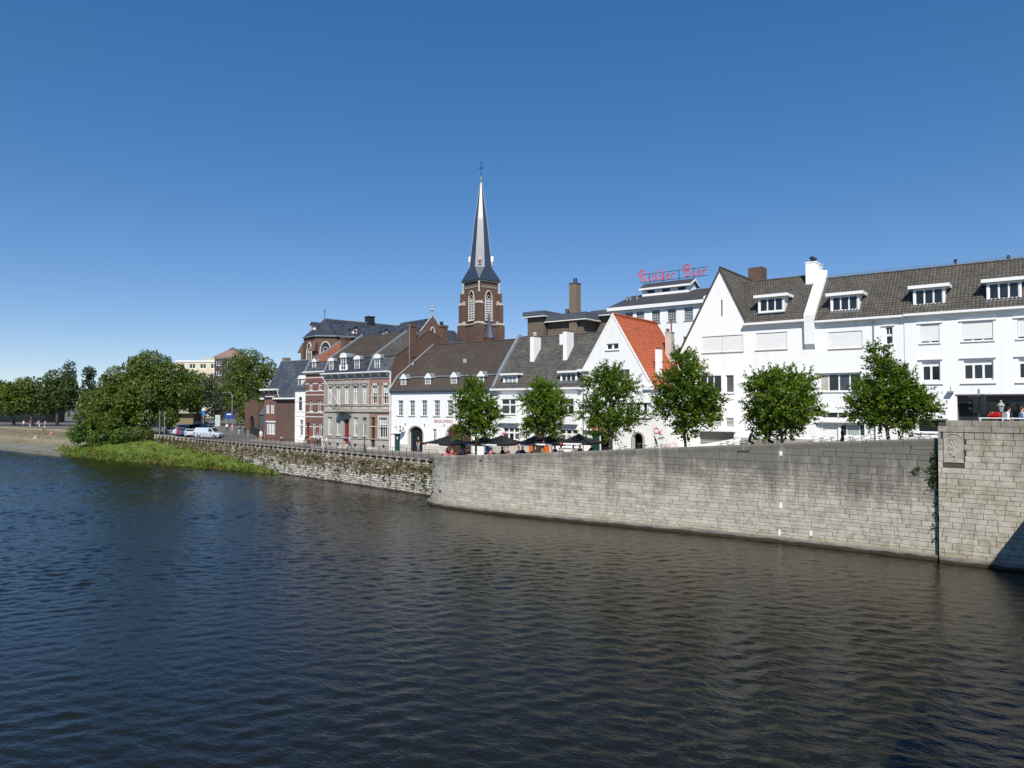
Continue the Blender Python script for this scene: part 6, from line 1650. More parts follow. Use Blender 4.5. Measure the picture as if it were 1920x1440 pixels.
def ginkgo(label, x, y, blobs, seed, shoots=700, light=0.0, ln=1.0):
    """street ginkgo: slim trunk, limbs to irregular leaf masses, leafy shoots that stand out like bristles; blobs: (along quay, height, radius)"""
    rn = random.Random(seed); g = zs(x)
    t = thing("ginkgo_tree", label, "tree", (x, y, g), "street trees along the quay")
    ztop = max(q[1] for q in blobs)
    top = Vector((x + blobs[0][0], y, ztop)); base = Vector((x, y, g - .1))
    pts = [base.lerp(top, k / 7) + Vector((rn.uniform(-.08, .08), rn.uniform(-.08, .08), 0)) * (1 if 0 < k < 7 else 0) for k in range(8)]
    limbs, lv, full = [], MB(), []
    for r_, z_, rad in blobs:
        for k in (-1, 0, 1):
            full.append((Vector((x + r_ + rn.uniform(-.2, .2), y + k * rad * .8 + rn.uniform(-.2, .2), z_ + rn.uniform(-.25, .25) - abs(k) * .15)), rad * (1 if k == 0 else .82)))
    tot = sum(q[1] ** 2 for q in full)
    for c, rad in full:
        f = max(.25, min(.95, (c.z - .9 - g) / (top.z - g))); st = base.lerp(top, f)
        limbs.append(([st, st.lerp(c, .55) + Vector((0, 0, -.1)), c + (c - st) * .25], [.045, .03, .01]))
        bt = rn.uniform(-.35, .35)
        for k in range(int(shoots * 1.3 * rad * rad / tot)):
            v = Vector((rn.gauss(0, 1), rn.gauss(0, 1), rn.gauss(0, 1))).normalized()
            p0 = c + v * rad * (rn.random() ** .45) * .8
            d = (v * .9 + (p0 - base.lerp(top, f)).normalized() * .5 + Vector((0, 0, rn.uniform(-.1, .5)))).normalized()
            L_ = rn.uniform(.35, .85) * ln
            droop = rn.uniform(-.25, .1); tn = bt + rn.uniform(-.5, .5) + light; n = 22
            for q in range(n):
                u = q / n
                p = p0 + d * L_ * u + Vector((0, 0, droop * u * u)) + Vector((rn.gauss(0, .035), rn.gauss(0, .035), rn.gauss(0, .035)))
                ld = (d * rn.uniform(.0, .9) + Vector((rn.gauss(0, .75), rn.gauss(0, .75), rn.gauss(.2, .6)))).normalized()
                leaf(lv, p, ld, Vector((rn.gauss(0, .6), rn.gauss(0, .6), 1)), rn.uniform(.15, .28) * (1 - .35 * u), rn.uniform(.06, .10) * (1 - .35 * u), tn + rn.uniform(-.3, .3))
    trunk_mesh(pts, [lerp(.13, .03, k / 7) for k in range(8)], limbs).build("trunk", m_trunkp, t, smooth=True)
    lv.build("crown", m_leafg, t)

ginkgo("ginkgo tree before the brown mansard roof, leftmost of the quay row", -43.1, 50.8, [(0, 10.9, .8), (-.7, 10.0, 1.1), (.7, 9.5, 1.05), (-1.0, 8.7, 1.15), (1.4, 8.5, 1.15), (.1, 7.8, 1.4), (-.9, 6.9, 1.0), (.9, 6.8, 1.0)], 1, 640, -.05)
ginkgo("small ginkgo between the cafe windows above the orange shutters", -35.5, 51.0, [(-.2, 10.7, .9), (.4, 9.9, 1.2), (-1.2, 9.2, 1.05), (1.2, 8.9, 1.15), (.0, 8.3, 1.3), (-.9, 7.3, 1.15), (.8, 7.1, .9)], 2, 640, .2)
ginkgo("bristly dark ginkgo before the orange-roofed gable", -28.9, 51.0, [(0, 11.5, 1.0), (-1.0, 10.8, 1.1), (1.0, 10.6, 1.1), (0, 9.5, 1.3), (-1.8, 8.4, 1.0), (1.8, 8.1, 1.1), (.1, 7.6, 1.35), (-1.0, 7.5, 1.0)], 3, 620, -.2, 1.5)
ginkgo("tall dense ginkgo between the orange roof and the white gable", -22.3, 51.0, [(-.3, 12.5, .8), (.3, 11.5, 1.2), (-1.2, 10.5, 1.15), (.3, 9.9, 1.5), (2.0, 9.7, 1.0), (-1.6, 9.1, 1.05), (.6, 8.4, 1.35), (1.7, 8.3, .8), (-.1, 7.4, .9)], 4, 820, -.1)
ginkgo("rounded bright ginkgo before the white facade left of the chimney", -15.25, 51.0, [(-.1, 10.9, 1.1), (-1.2, 10.2, 1.15), (1.2, 10.1, 1.15), (0, 9.4, 1.5), (-1.7, 8.8, 1.0), (1.7, 8.7, 1.05), (-.6, 8.0, 1.15), (.8, 7.9, 1.1), (-1.1, 7.4, .7)], 5, 820, .25)
ginkgo("loose pointed ginkgo nearest the bridge with slender top", -8.45, 51.0, [(-.45, 12.3, .5), (-.3, 11.4, .85), (.4, 10.5, 1.1), (-1.0, 9.9, 1.1), (1.3, 9.5, 1.1), (-1.6, 9.0, .85), (.0, 9.0, 1.2), (1.9, 8.7, .75), (-.7, 8.3, .9), (.8, 8.1, .85)], 6, 720, .0, 1.15)

def broad_tree(name, label, base, blobs, trunk_r, mat, seed, nleaf, size, limbs=True, cat="tree", group=None, dens=-.22, bark=None):
    """blobs: (dx, dy, dz, rx, ry, rz) ellipsoids round the base; leaf clumps cover and fill them"""
    rn = random.Random(seed)
    t = thing(name, label, cat, base, group)
    b = Vector(base)
    lv = MB(); tot = sum(q[3] * q[5] for q in blobs)
    for (dx, dy, dz, rx, ry, rz) in blobs:
        c = b + Vector((dx, dy, dz))
        n = int(nleaf * rx * rz / tot)
        bt = rn.uniform(-.25, .25)
        for _ in range(n):
            v = Vector((rn.gauss(0, 1), rn.gauss(0, 1), rn.gauss(0, 1))).normalized()
            rad = 1 - .55 * rn.random() ** 2.2
            lump = 1 + .22 * noise.noise((c.x * .3 + v.x * 2.1, c.y * .3 + v.y * 2.1, c.z * .3 + v.z * 2.1 + seed))
            p = c + Vector((v.x * rx, v.y * ry, v.z * rz)) * rad * lump
            if p.z < base[2] + .25: continue
            if noise.noise((p.x * .55, p.y * .55, p.z * .55 + seed * 3)) < dens: continue
            nn = (v + Vector((rn.gauss(0, .7), rn.gauss(0, .7), rn.gauss(.25, .7)))).normalized()
            d = nn.cross(Vector((rn.gauss(0, 1), rn.gauss(0, 1), rn.gauss(0, 1)))).normalized()
            s_ = size * rn.uniform(.6, 1.4)
            leaf(lv, p, d, nn.cross(d).cross(d) * -1, s_, s_ * .34, bt + rn.uniform(-.6, .6))
    tops = sorted(blobs, key=lambda q: -q[2])
    mbt = MB()
    tp = b + Vector((tops[0][0] * .5, tops[0][1] * .5, tops[0][2]))
    mid = b.lerp(tp, .4) + Vector((rn.uniform(-.3, .3), rn.uniform(-.3, .3), 0))
    mbt.tube([b - Vector((0, 0, .3)), mid, tp], [trunk_r * 1.2, trunk_r * .8, trunk_r * .2], 9)
    if limbs:
        for q in blobs:
            e = b + Vector(q[:3]); st = b.lerp(mid, rn.uniform(.5, .95))
            mbt.tube([st, st.lerp(e, .5) + Vector((0, 0, -.2)), e], [trunk_r * .45, trunk_r * .28, trunk_r * .08], 6)
    mbt.build("trunk", bark or m_trunk, t, smooth=True)
    lv.build("crown", mat, t)
    return t
RT = Vector((.794, .607, 0)); FW = Vector((-.607, .794, 0))   # directions along and across the far bank tree belts
def bl(r_, z_, rad, dep=0.0, flat=.8):
    p = RT * r_ + FW * dep
    return (p.x, p.y, z_, rad, rad, rad * flat)
broad_tree("riverside_tree", "largest spreading tree on the grassy river bank", (-138.6, 63.4, 2.9),
    [bl(3.0, 13.4, 3.9), bl(1, 12.2, 3.7, 1), bl(6.6, 11.2, 3.8), bl(-2.6, 10.8, 3.3), bl(-4.8, 9.9, 2.4), bl(9.2, 8.6, 3.5), bl(3.2, 8.6, 4.3, -1.5), bl(-2.4, 6.8, 4.2, -1), bl(-6.6, 6.6, 3.4), bl(10.4, 6.6, 2.4, 1), bl(-7.6, 4.2, 2.8, -1), bl(-3.4, 3.6, 3.4, -2.5), bl(5.5, 6.2, 2.8, 1), bl(2.5, 4.2, 2.8, -1.5), bl(6.5, 4.0, 2.4, -.5), bl(-6, 2.4, 2.6, -3), bl(-1, 2.2, 2.6, -3.5), bl(0, 6.5, 3.2, -3)],
    .55, m_leafb, 21, 50000, .42)
broad_tree("willow_shrub", "low bright green shrub mass at the foot of the riverside tree", (-137.5, 59.6, 1.1), [bl(-3, 2.4, 2.5), bl(-6.5, 2.6, 2.2), bl(1.0, 2.4, 2.3), bl(3.6, 2.6, 2.1, 1.5), bl(-1, 4.0, 2.0)], .14, m_leafh, 22, 12000, .32, cat="shrub")
broad_tree("bank_shrub", "round green shrub at the left end of the rubble wall", (-133.5, 62.2, 2.2), [bl(0, 1.3, 1.7), bl(1.8, 1.2, 1.3), bl(-1.6, 1.1, 1.4)], .08, m_leafd, 23, 3500, .3, cat="shrub")
broad_tree("park_tree", "tall dark tree behind the sitting steps, right of its row", (-212, 77, 3.4), [bl(0, 12, 4.0), bl(1.5, 9.5, 4.2), bl(-2.6, 9, 4), bl(2, 6.8, 3.6), bl(-3, 5.8, 3.6)], .4, m_leafd, 24, 9000, .6)
broad_tree("park_tree", "mid-green tree behind the sitting steps in the middle of its row", (-217, 73, 3.4), [bl(-2, 10.3, 3.6), bl(-4.5, 8.6, 3.6), bl(-1, 6.5, 3.6), bl(-5, 5.4, 3.3), bl(-6.5, 9.6, 2.4)], .35, m_leafb, 25, 8000, .6)
broad_tree("park_tree", "leafy tree cut by the left picture edge behind the steps", (-224, 71, 3.4), [bl(-4, 9.5, 3.6), bl(-8, 8.6, 3.6), bl(-5, 5.8, 3.6), bl(-10, 6, 3.4)], .35, m_leafd, 26, 7000, .6)
broad_tree("park_tree", "low pale tree between the dark tree and the big riverside tree", (-196, 82, 3.4), [bl(-1, 6.5, 3.0), bl(1.5, 5, 2.6), bl(-2.5, 4.4, 2.4)], .25, m_leafy, 27, 4500, .5)
broad_tree("poplar", "distant slim dark poplar at the far left, left of the pair", (-372, 140, 3.4), [bl(0, 20, 3.0, 0, 2.2), bl(0, 12, 3.6, 0, 2)], .4, m_leafn, 28, 2500, .9, False, group="far poplars")
broad_tree("poplar", "distant bushy-topped poplar at the far left, right of the pair", (-366, 146, 3.4), [bl(0, 21, 3.0, 0, 1), bl(0, 13, 3.2, 0, 2)], .4, m_leafn, 29, 2500, .9, False, group="far poplars")
broad_tree("hedge_trees", "far dark tree belt on the horizon behind the sitting steps", (-420, 165, 3.4), [bl(-20 + k * 9, 8 + 2 * math.sin(k * 1.7), 7) for k in range(22)], .4, m_leafd, 30, 9000, 1.2, False)["kind"] = "stuff"
broad_tree("street_tree", "light green round tree below the cream flats", (-193, 104, 3.4), [bl(-1, 13, 3.6), bl(2.8, 12, 3.4), bl(-4, 10.5, 3.4), bl(0, 8.4, 4), bl(4.6, 8.4, 3), bl(-5.5, 7, 2.8)], .35, m_leafy, 31, 8500, .55)
broad_tree("yew_tree", "nearly black conical evergreen between two lighter trees", (-183, 100.5, 3.4), [bl(0, 5.5, 3.6, 0, 1.2), bl(2.5, 5.5, 3.2, 0, 1.3), bl(-2.8, 4, 2.8, 0, 1), bl(1.4, 10, 2.4, 0, 1.1), bl(5.5, 6, 2.6, 0, 1.7), bl(3.8, 11.5, 1.8, 0, 1.2)], .3, m_leafn, 32, 8000, .4)
broad_tree("round_tree", "tall dense round-headed tree left of the school roof", (-171.5, 108, 3.4), [bl(0, 18.0, 3.8), bl(-3.2, 15.4, 4.0), bl(3.4, 15.4, 4.0), bl(0, 12, 5.0, -1), bl(-4.6, 10.6, 3.9), bl(4.6, 10.8, 3.6), bl(-1, 7.6, 4.4, -1), bl(4, 6.8, 3.4), bl(-4, 6, 3), bl(6.2, 14, 2.4)], .45, m_leafb, 33, 17000, .5)
broad_tree("rear_tree", "olive tree top showing behind the school ridge", (-177, 124, 3.4), [bl(9, 15.5, 3.0), bl(12, 14.8, 2.4), bl(10, 12, 3)], .3, m_leafd, 34, 3000, .5)
broad_tree("garden_shrub", "small leafy shrub between brick gate and school", (-104.5, 71.0, 3.4), [bl(0, 2.2, 1.4), bl(1.0, 1.6, 1.1)], .06, m_leafh, 35, 1800, .25, cat="shrub")
broad_tree("gate_tree", "yellow-green bush left of the pointed arch gate", (-131, 82.5, 3.4), [bl(0, 4.4, 1.9), bl(-.6, 2.6, 1.8), bl(.7, 6, 1.2)], .12, m_leafy, 36, 2800, .3)
# weeds in the joint between the quay wall and the bridgehead
mb = MB(); rw = random.Random(3)
for z0, z1, n, r_ in ((5.9, 6.3, 7, .05), (5.2, 5.9, 18, .08), (4.6, 5.2, 34, .11), (4.2, 4.6, 18, .08), (3.2, 3.4, 3, .03), (2.6, 2.7, 3, .03), (1.9, 2.0, 3, .04), (1.2, 1.3, 3, .04)):
    for _ in range(n):
        z_ = rw.uniform(z0, z1); tuft(mb, (-5.62 - abs(rw.gauss(0, r_)), 47.95 + .055 * z_, z_), .07, 3, rw, .045, -.1, .2)
for _ in range(14): tuft(mb, (-6.5 + rw.gauss(0, .15), 48.25, 5.2 + rw.gauss(0, .1)), .06, 3, rw, .04, 0, .18)
tag(mb.build("wall_plant", m_leafd), "weeds and ivy hanging from the joint beside the carved panel", "plant", kind="stuff")

# ------------------------------------------------------------------ people
def make_body(kind):
    """one skinned surface from a joint tree; returns mesh with material slots skin, top, legs, shoes"""
    J, E_ = {}, []
    def j(n, p, r_, par=None, part=None):
        J[n] = (Vector(p), r_, part)
        if par: E_.append((par, n))
    ph = .95
    if kind in ('sit', 'ride'): ph = .52 if kind == 'sit' else .98
    ly = 0.0
    bend = {'stand': 0, 'walk': .03, 'sit': .0, 'ride': .16, 'lie': 0}[kind]
    j('pelvis', (0, 0, ph), .135, None, 1)
    j('belly', (0, bend * .4, ph + .22), .128, 'pelvis', 1)
    j('chest', (0, bend, ph + .42), .15, 'belly', 1)
    j('neck', (0, bend * 1.25, ph + .56), .058, 'chest', 0)
    j('chin', (0, bend * 1.35 + .02, ph + .635), .082, 'neck', 0)
    j('head', (0, bend * 1.35 + .01, ph + .72), .098, 'chin', 0)
    j('crown', (0, bend * 1.35, ph + .80), .066, 'head', 0)
    j('nose', (0, bend * 1.35 + .112, ph + .68), .018, 'head', 0)
    for s_, n in ((-1, 'l'), (1, 'r')):
        j('sh' + n, (s_ * .175, bend, ph + .47), .07, 'chest', 1)
        if kind == 'ride': el, wr = (s_ * .24, bend + .2, ph + .25), (s_ * .24, bend + .42, ph + .14)
        elif kind == 'sit': el, wr = (s_ * .23, .06, ph + .22), (s_ * .14, .30, ph + .20)
        elif kind == 'walk': el, wr = (s_ * .22, -.02 + s_ * .10, ph + .2), (s_ * .22, .07 + s_ * .22, ph - .02)
        else: el, wr = (s_ * .23, -.02, ph + .2), (s_ * .235, .05, ph - .05)
        j('el' + n, el, .047, 'sh' + n, 1); j('wr' + n, wr, .033, 'el' + n, 0)
        w = Vector(wr); d = (w - Vector(el)).normalized(); sd = Vector((s_, 0, 0)); fwd = d.cross(sd).normalized()
        pm = w + d * .075; j('pm' + n, pm, .036, 'wr' + n, 0)
        for f in range(4):
            o_ = fwd * (-.027 + .018 * f); L_ = (.055, .07, .074, .06)[f]
            k1 = pm + d * .03 + o_; j('f%d' % f + n, k1 + d * L_ * .5, .010, 'pm' + n, 0); j('g%d' % f + n, k1 + d * L_ - sd * .015, .008, 'f%d' % f + n, 0)
        j('th' + n, w + d * .06 + fwd * .045 * (1 if fwd.y > 0 else -1), .011, 'pm' + n, 0)
        j('hip' + n, (s_ * .085, 0, ph - .05), .10, 'pelvis', 2)
        if kind == 'walk': kn, an = (s_ * .09, s_ * .17 + .04, .50), (s_ * .09, s_ * .30 - .06, .10 if s_ > 0 else .15)
        elif kind == 'sit': kn, an = (s_ * .11, .42, .50), (s_ * .11, .40, .10)
        elif kind == 'ride': kn, an = (s_ * .10, .36 if s_ > 0 else .30, .78 if s_ > 0 else .60), (s_ * .11, .16 if s_ > 0 else .12, .42 if s_ > 0 else .20)
        else: kn, an = (s_ * .10, .015, .50), (s_ * .105, -.02, .09)
        j('kn' + n, kn, .065, 'hip' + n, 2); j('an' + n, an, .045, 'kn' + n, 2); j('toe' + n, (an[0], an[1] + .16, max(.04, an[2] - .05)), .042, 'an' + n, 3)
    names = list(J)
    me = bpy.data.meshes.new("body_src"); me.from_pydata([J[n][0] for n in names], [(names.index(a), names.index(b)) for a, b in E_], [])
    o = bpy.data.objects.new("body_src", me); COL.objects.link(o)
    sm = o.modifiers.new("s", 'SKIN'); su = o.modifiers.new("u", 'SUBSURF'); su.levels = su.render_levels = 1
    lay = me.skin_vertices[0] if me.skin_vertices else None
    if lay is None:
        bm = bmesh.new(); bm.from_mesh(me); bm.verts.layers.skin.verify(); bm.to_mesh(me); bm.free(); lay = me.skin_vertices[0]
    for i, n in enumerate(names): lay.data[i].radius = (J[n][1], J[n][1] * (.78 if n in ('pelvis', 'belly', 'chest') else 1)); lay.data[i].use_root = (n == 'pelvis')
    out = bpy.data.meshes.new_from_object(o.evaluated_get(bpy.context.evaluated_depsgraph_get()))
    bpy.data.objects.remove(o); bpy.data.meshes.remove(me)
    segs = [(J[a][0], J[b][0], J[b][2]) for a, b in E_]
    for p in out.polygons:
        c = p.center; best, bi = 9e9, 0
        for a, b, part in segs:
            ab = b - a; t_ = max(0, min(1, (c - a).dot(ab) / max(1e-9, ab.length_squared))); dd = (a + ab * t_ - c).length
            if dd < best: best, bi = dd, part
        p.material_index = bi; p.use_smooth = True
    return out, (J['head'][0], J['crown'][0], ph)
BODY = {k: make_body(k) for k in ('stand', 'walk', 'sit', 'ride')}
def cloth(name, c): return MAT("cloth_" + name, c, .85, .1, 6, .12)
CL = {'white': cloth('white', (.78, .78, .76)), 'black': cloth('black', (.015, .015, .018)), 'navy': cloth('navy', (.02, .03, .09)), 'blue': cloth('blue', (.10, .20, .42)), 'lblue': cloth('lblue', (.42, .53, .68)),
      'jeans': cloth('jeans', (.06, .10, .18)), 'grey': cloth('grey', (.30, .31, .33)), 'red': cloth('red', (.50, .04, .05)), 'green': cloth('green', (.02, .36, .18)), 'pink': cloth('pink', (.70, .25, .30)),
      'beige': cloth('beige', (.48, .40, .28)), 'purple': cloth('purple', (.16, .10, .22)), 'brown': cloth('brown', (.14, .08, .05)), 'olive': cloth('olive', (.15, .15, .07))}
SKIN = [MAT("skin_a", (.55, .33, .24), .55, 0, 4, .05), MAT("skin_b", (.42, .24, .16), .55, 0, 4, .05)]
HAIR = {'dark': cloth('hair_dark', (.025, .018, .014)), 'brown': cloth('hair_brown', (.10, .06, .035)), 'fair': cloth('hair_fair', (.38, .27, .13)), 'grey': cloth('hair_grey', (.35, .34, .33))}
def hair_mesh(hd, cr):
    mb = MB(); n, m_ = 10, 6
    c = hd + Vector((0, -.012, .02))
    for i in range(m_ + 1):
        a = math.pi * .62 * i / m_
        for k in range(n):
            b = 2 * math.pi * k / n
            lim = .55 if math.sin(b) > .3 else 1.0
            a2 = a * lim
            mb.v.append(tuple(c + Vector((math.sin(a2) * math.cos(b) * .098, math.sin(a2) * math.sin(b) * .112, math.cos(a2) * .125))))
    for i in range(m_):
        for k in range(n):
            mb.f.append([i * n + k, i * n + (k + 1) % n, (i + 1) * n + (k + 1) % n, (i + 1) * n + k]); mb.t.append(0); mb.m.append(0)
    return mb.mesh("hair")
HM = {k: hair_mesh(v[1][0], v[1][1]) for k, v in BODY.items()}
for k in BODY:
    for _ in range(4): BODY[k][0].materials.append(SKIN[0])
    HM[k].materials.append(HAIR['dark'])
def person(label, kind, loc, head, top, legs, hair='dark', skin=0, s=1.0, group=None, shoes='black'):
    o = bpy.data.objects.new("person", BODY[kind][0]); COL.objects.link(o)
    for i, m_ in enumerate((SKIN[skin], CL[top], CL[legs], CL[shoes])):
        o.material_slots[i].link = 'OBJECT'; o.material_slots[i].material = m_
    o.location = loc; o.rotation_euler = (0, 0, R(head)); o.scale = (s, s, s)
    tag(o, label, "person", group)
    h = bpy.data.objects.new("hair", HM[kind]); COL.objects.link(h); h.parent = o
    h.material_slots[0].link = 'OBJECT'; h.material_slots[0].material = HAIR[hair]
    return o
def G(x, y, dz=0): return (x, y, zs(x) + dz)
# heading: 0 looks along +y (away from the river), 90 towards -x (down the street)
person("walker in dark top and beige skirt, left of the couple before the stone house", 'walk', G(-69.6, 57.0), -60, 'navy', 'beige', 'dark', s=1.0)
person("walker in pale blue shirt and jeans, right of the couple before the stone house", 'walk', G(-68.9, 57.3), -60, 'lblue', 'jeans', 'dark', s=1.03)
person("small walker in a white dress by the railing before the red house", 'walk', G(-72.4, 55.9), -80, 'white', 'white', 'fair', s=.93)
person("walker in white shirt with dark bag by the railing", 'walk', G(-71.3, 55.7), -75, 'white', 'grey', 'dark', s=1.0)
person("man in white standing at the lamp post before the school", 'stand', G(-95.6, 62.4), 200, 'white', 'beige', 'brown', s=1.03)
person("walker in black top and pale jeans, left of the pair at the dark wall", 'walk', G(-121.2, 74.6), 60, 'black', 'lblue', 'dark')
person("walker in black top and pale jeans, right of the pair at the dark wall", 'walk', G(-120.1, 74.9), 60, 'black', 'jeans', 'brown', s=.96)
person("person in white top and black trousers under the blue sign", 'walk', G(-137.6, 81.8), 40, 'white', 'black', 'fair')
person("person in peach shirt beside the curved lamp post", 'stand', G(-134.6, 81.2), 30, 'pink', 'beige', 'grey', s=.95)
person("person in black standing beside the car park poles", 'stand', G(-134.4, 66.2), 100, 'black', 'black', 'dark')
person("person in pale blue shirt beside the white car", 'stand', G(-133.2, 66.6), 80, 'lblue', 'navy', 'grey')
# sitting steps at the far left
def ST(y): 
    k = max(0, min(7, int((y - 58) / 1.02))); return .97 + k * .36 if y >= 58 else .62
for i, (x, y, kd, hd, tp, lg, lb) in enumerate([
    (-178.5, 60.6, 'sit', 150, 'white', 'white', "person in white sitting low on the river steps"), (-177.3, 60.7, 'sit', 150, 'grey', 'beige', "person in grey sitting next to the one in white on the steps"),
    (-186.5, 65.2, 'sit', 170, 'white', 'black', "person in white top and black trousers sitting high on the steps"), (-176.4, 63.0, 'sit', 200, 'pink', 'pink', "sunbather in pink on the middle of the steps"), (-167.2, 64.3, 'sit', 180, 'beige', 'red', "sitter at the right end of the steps by the shrub"),
    (-204.0, 66.6, 'stand', 30, 'white', 'purple', "standing figure in white and purple at the far left end of the steps group"), (-202.2, 67.4, 'stand', 200, 'purple', 'white', "standing figure in purple top and white trousers above the steps"), (-199.5, 66.4, 'stand', 160, 'black', 'grey', "standing figure in black above the steps"),
    (-199.8, 68.6, 'stand', 20, 'brown', 'white', "figure in brown top and white trousers above the steps"), (-197.6, 67.6, 'stand', 90, 'lblue', 'jeans', "figure in pale blue top above the steps"), (-195.9, 68.6, 'stand', 120, 'white', 'olive', "figure in white and olive, rightmost standing above the steps")]):
    z_ = ST(y) - (0.0 if kd == 'sit' else 0) if kd == 'sit' else zs(x)
    if kd == 'sit': z_ = ST(y) - .38
    person(lb, kd, (x, y, z_ if y < 66 else 3.47), hd, tp, lg, ['dark', 'brown', 'fair'][i % 3], i % 2, group="people on the river steps")
# bridgehead, right edge
pz = 7.12
p1 = person("person in navy with white backpack seen from behind at the bridgehead", 'stand', (-2.2, 52.0, pz), -70, 'navy', 'navy', 'dark')
mb = MB(); mb.prism([(-.17, 1.02), (.17, 1.02), (.19, 1.38), (.12, 1.48), (-.12, 1.48), (-.19, 1.38)], 'y', -.30, -.13); bp = mb.build("backpack", CL['white'], None)
bp.location = (-2.2, 52.0, pz); bp.rotation_euler = (0, 0, R(-40)); tag(bp, "white backpack on the person in navy at the bridgehead", "backpack")
p1.rotation_euler = (0, 0, R(-40))
person("person in pale grey-blue shirt at the right picture edge", 'stand', (-1.55, 51.6, pz), -60, 'lblue', 'jeans', 'brown')

# ------------------------------------------------------------------ cafe terrace: parasols, chairs, tables, guests
def parasol(label, x, y, half, zt, rz, fringe=True):
    t = thing("parasol", label, "parasol", (x, y, zs(x)), "black parasols on the cafe terrace", rz=rz)
    g = zs(x); h = zt - g
    mb = MB(); a = [(-half, -half), (half, -half), (half, half), (-half, half)]
    n = 5
    for i in range(4):
        p, q = a[i], a[(i + 1) % 4]
        for k in range(n):
            f0, f1 = k / n, (k + 1) / n
            A_ = lambda pp, f: (pp[0] * (1 - f), pp[1] * (1 - f), h - .72 * (1 - f) + .10 * math.sin(f * math.pi) * -1)
            mb.add([A_(p, f0), A_(q, f0), A_(q, f1), A_(p, f1)], [(0, 1, 2, 3)])
        mb.quad((p[0], p[1], h - .72), (q[0], q[1], h - .72), (q[0], q[1], h - .90), (p[0], p[1], h - .90))
    mb.build("canopy", m_black, t, local=True)
    mb = MB(); mb.tube([(0, 0, 0), (0, 0, h + .05)], .03, 6); mb.build("pole", m_iron, t, local=True)
    mb = MB(); mb.box(-.35, .35, -.35, .35, 0, .08); mb.build("base", m_concrete, t, local=True)
    mb = MB(); mb.box(-half * .5, half * .5, -half - .012, -half - .004, h - .89, h - .76); s_ = mb.build("valance_panel", m_wpaint, t, local=True)
    mb = MB(); mb.prism([(-half * .62 + .11 * math.cos(2 * math.pi * k / 12), h - .82 + .11 * math.sin(2 * math.pi * k / 12)) for k in range(12)], 'y', -half - .02, -half - .006); mb.build("valance_disc", m_signred, s_, local=True)
for i, (x, y, hf, zt, lb) in enumerate([(-48.3, 52.6, 1.9, 5.98, "black parasol, leftmost on the terrace, before the arched wooden gate"), (-44.4, 53.6, 1.6, 6.0, "black parasol behind the trunk of the leftmost ginkgo"), (-41.3, 52.4, 1.9, 6.2, "black parasol below the three-light cafe window on the left"),
    (-38.5, 53.8, 1.5, 6.2, "small black parasol half hidden behind the foliage near the orange shutters"), (-35.6, 52.4, 1.75, 6.42, "black parasol left of the rightmost one on the terrace"), (-32.9, 52.6, 1.65, 6.55, "rightmost black parasol beside the green gate doors")]): parasol(lb, x, y, hf, zt, R(4 * i - 8))
def chair_proto():
    t = thing("cafe_chair", "dark cafe chair", "chair", (0, 0, 0), "cafe chairs on the terrace")
    mb = MB(); mb.box(-.21, .21, -.2, .22, .42, .46); mb.build("seat", m_wood, t, local=True)
    mb = MB(); mb.box(-.21, .21, -.24, -.2, .55, .86); mb.build("backrest", m_wood, t, local=True)
    for sx in (-.19, .19):
        for sy, h in ((-.21, .86), (.19, .42)): mb = MB(); mb.tube([(sx, sy, 0), (sx, sy, h)], .014, 4); mb.build("leg", m_iron, t, local=True)
    return t
guests = [(-45.6, 49.3, 'pink', 'red', 'fair', "fair guest in pink and red behind the rounded left end of the quay wall"), (-47.2, 51.3, 'navy', 'black', 'dark', "guest in navy under the leftmost parasol, left seat"), (-46.3, 51.0, 'red', 'black', 'brown', "guest in dark red under the leftmost parasol, right seat"),
    (-45.3, 51.6, 'grey', 'jeans', 'dark', "guest in grey left of the first ginkgo trunk"), (-44.4, 51.2, 'black', 'black', 'dark', "guest in black left of the first ginkgo trunk"), (-42.2, 51.4, 'white', 'beige', 'grey', "grey-haired guest in white right of the first ginkgo trunk"), (-41.3, 50.9, 'pink', 'navy', 'fair', "fair guest in pink under the middle-left parasol"),
    (-40.4, 51.4, 'black', 'black', 'dark', "dark-haired guest in black under the middle-left parasol"), (-39.5, 51.0, 'brown', 'black', 'brown', "guest in brown beside the low menu wall"), (-38.6, 51.5, 'navy', 'black', 'dark', "guest in navy near the orange shutters, left"), (-37.8, 51.0, 'black', 'jeans', 'dark', "guest in black near the orange shutters, right"),
    (-36.9, 51.5, 'white', 'black', 'fair', "fair guest in white beside the small ginkgo"), (-34.6, 51.4, 'purple', 'black', 'dark', "guest in purple right of the small ginkgo"), (-33.7, 51.0, 'grey', 'jeans', 'dark', "guest in grey under the right parasols, left seat"), (-32.7, 51.4, 'beige', 'black', 'brown', "guest in beige under the right parasols, middle seat"), (-31.8, 51.0, 'black', 'black', 'dark', "guest in black under the right parasols, right seat"), (-31.0, 51.6, 'navy', 'jeans', 'grey', "last guest at the right end of the terrace")]
cp = chair_proto(); first = True
rr = random.Random(8)
for i, (x, y, tp, lg, hr, lb) in enumerate(guests):
    a = rr.choice([90, -90, 70, -110, 180, 20])
    person(lb, 'sit', G(x, y, -.02), a, tp, lg, hr, i % 2, group="guests on the cafe terrace")
    cl = "dark cafe chair under the " + lb.replace("behind the rounded left end of the quay wall", "at the wall end")
    if first: cp.location = G(x, y, .004); cp.rotation_euler = (0, 0, R(a)); cp["label"] = cl; first = False
    else: dup(cp, G(x, y, .004), R(a), cl)
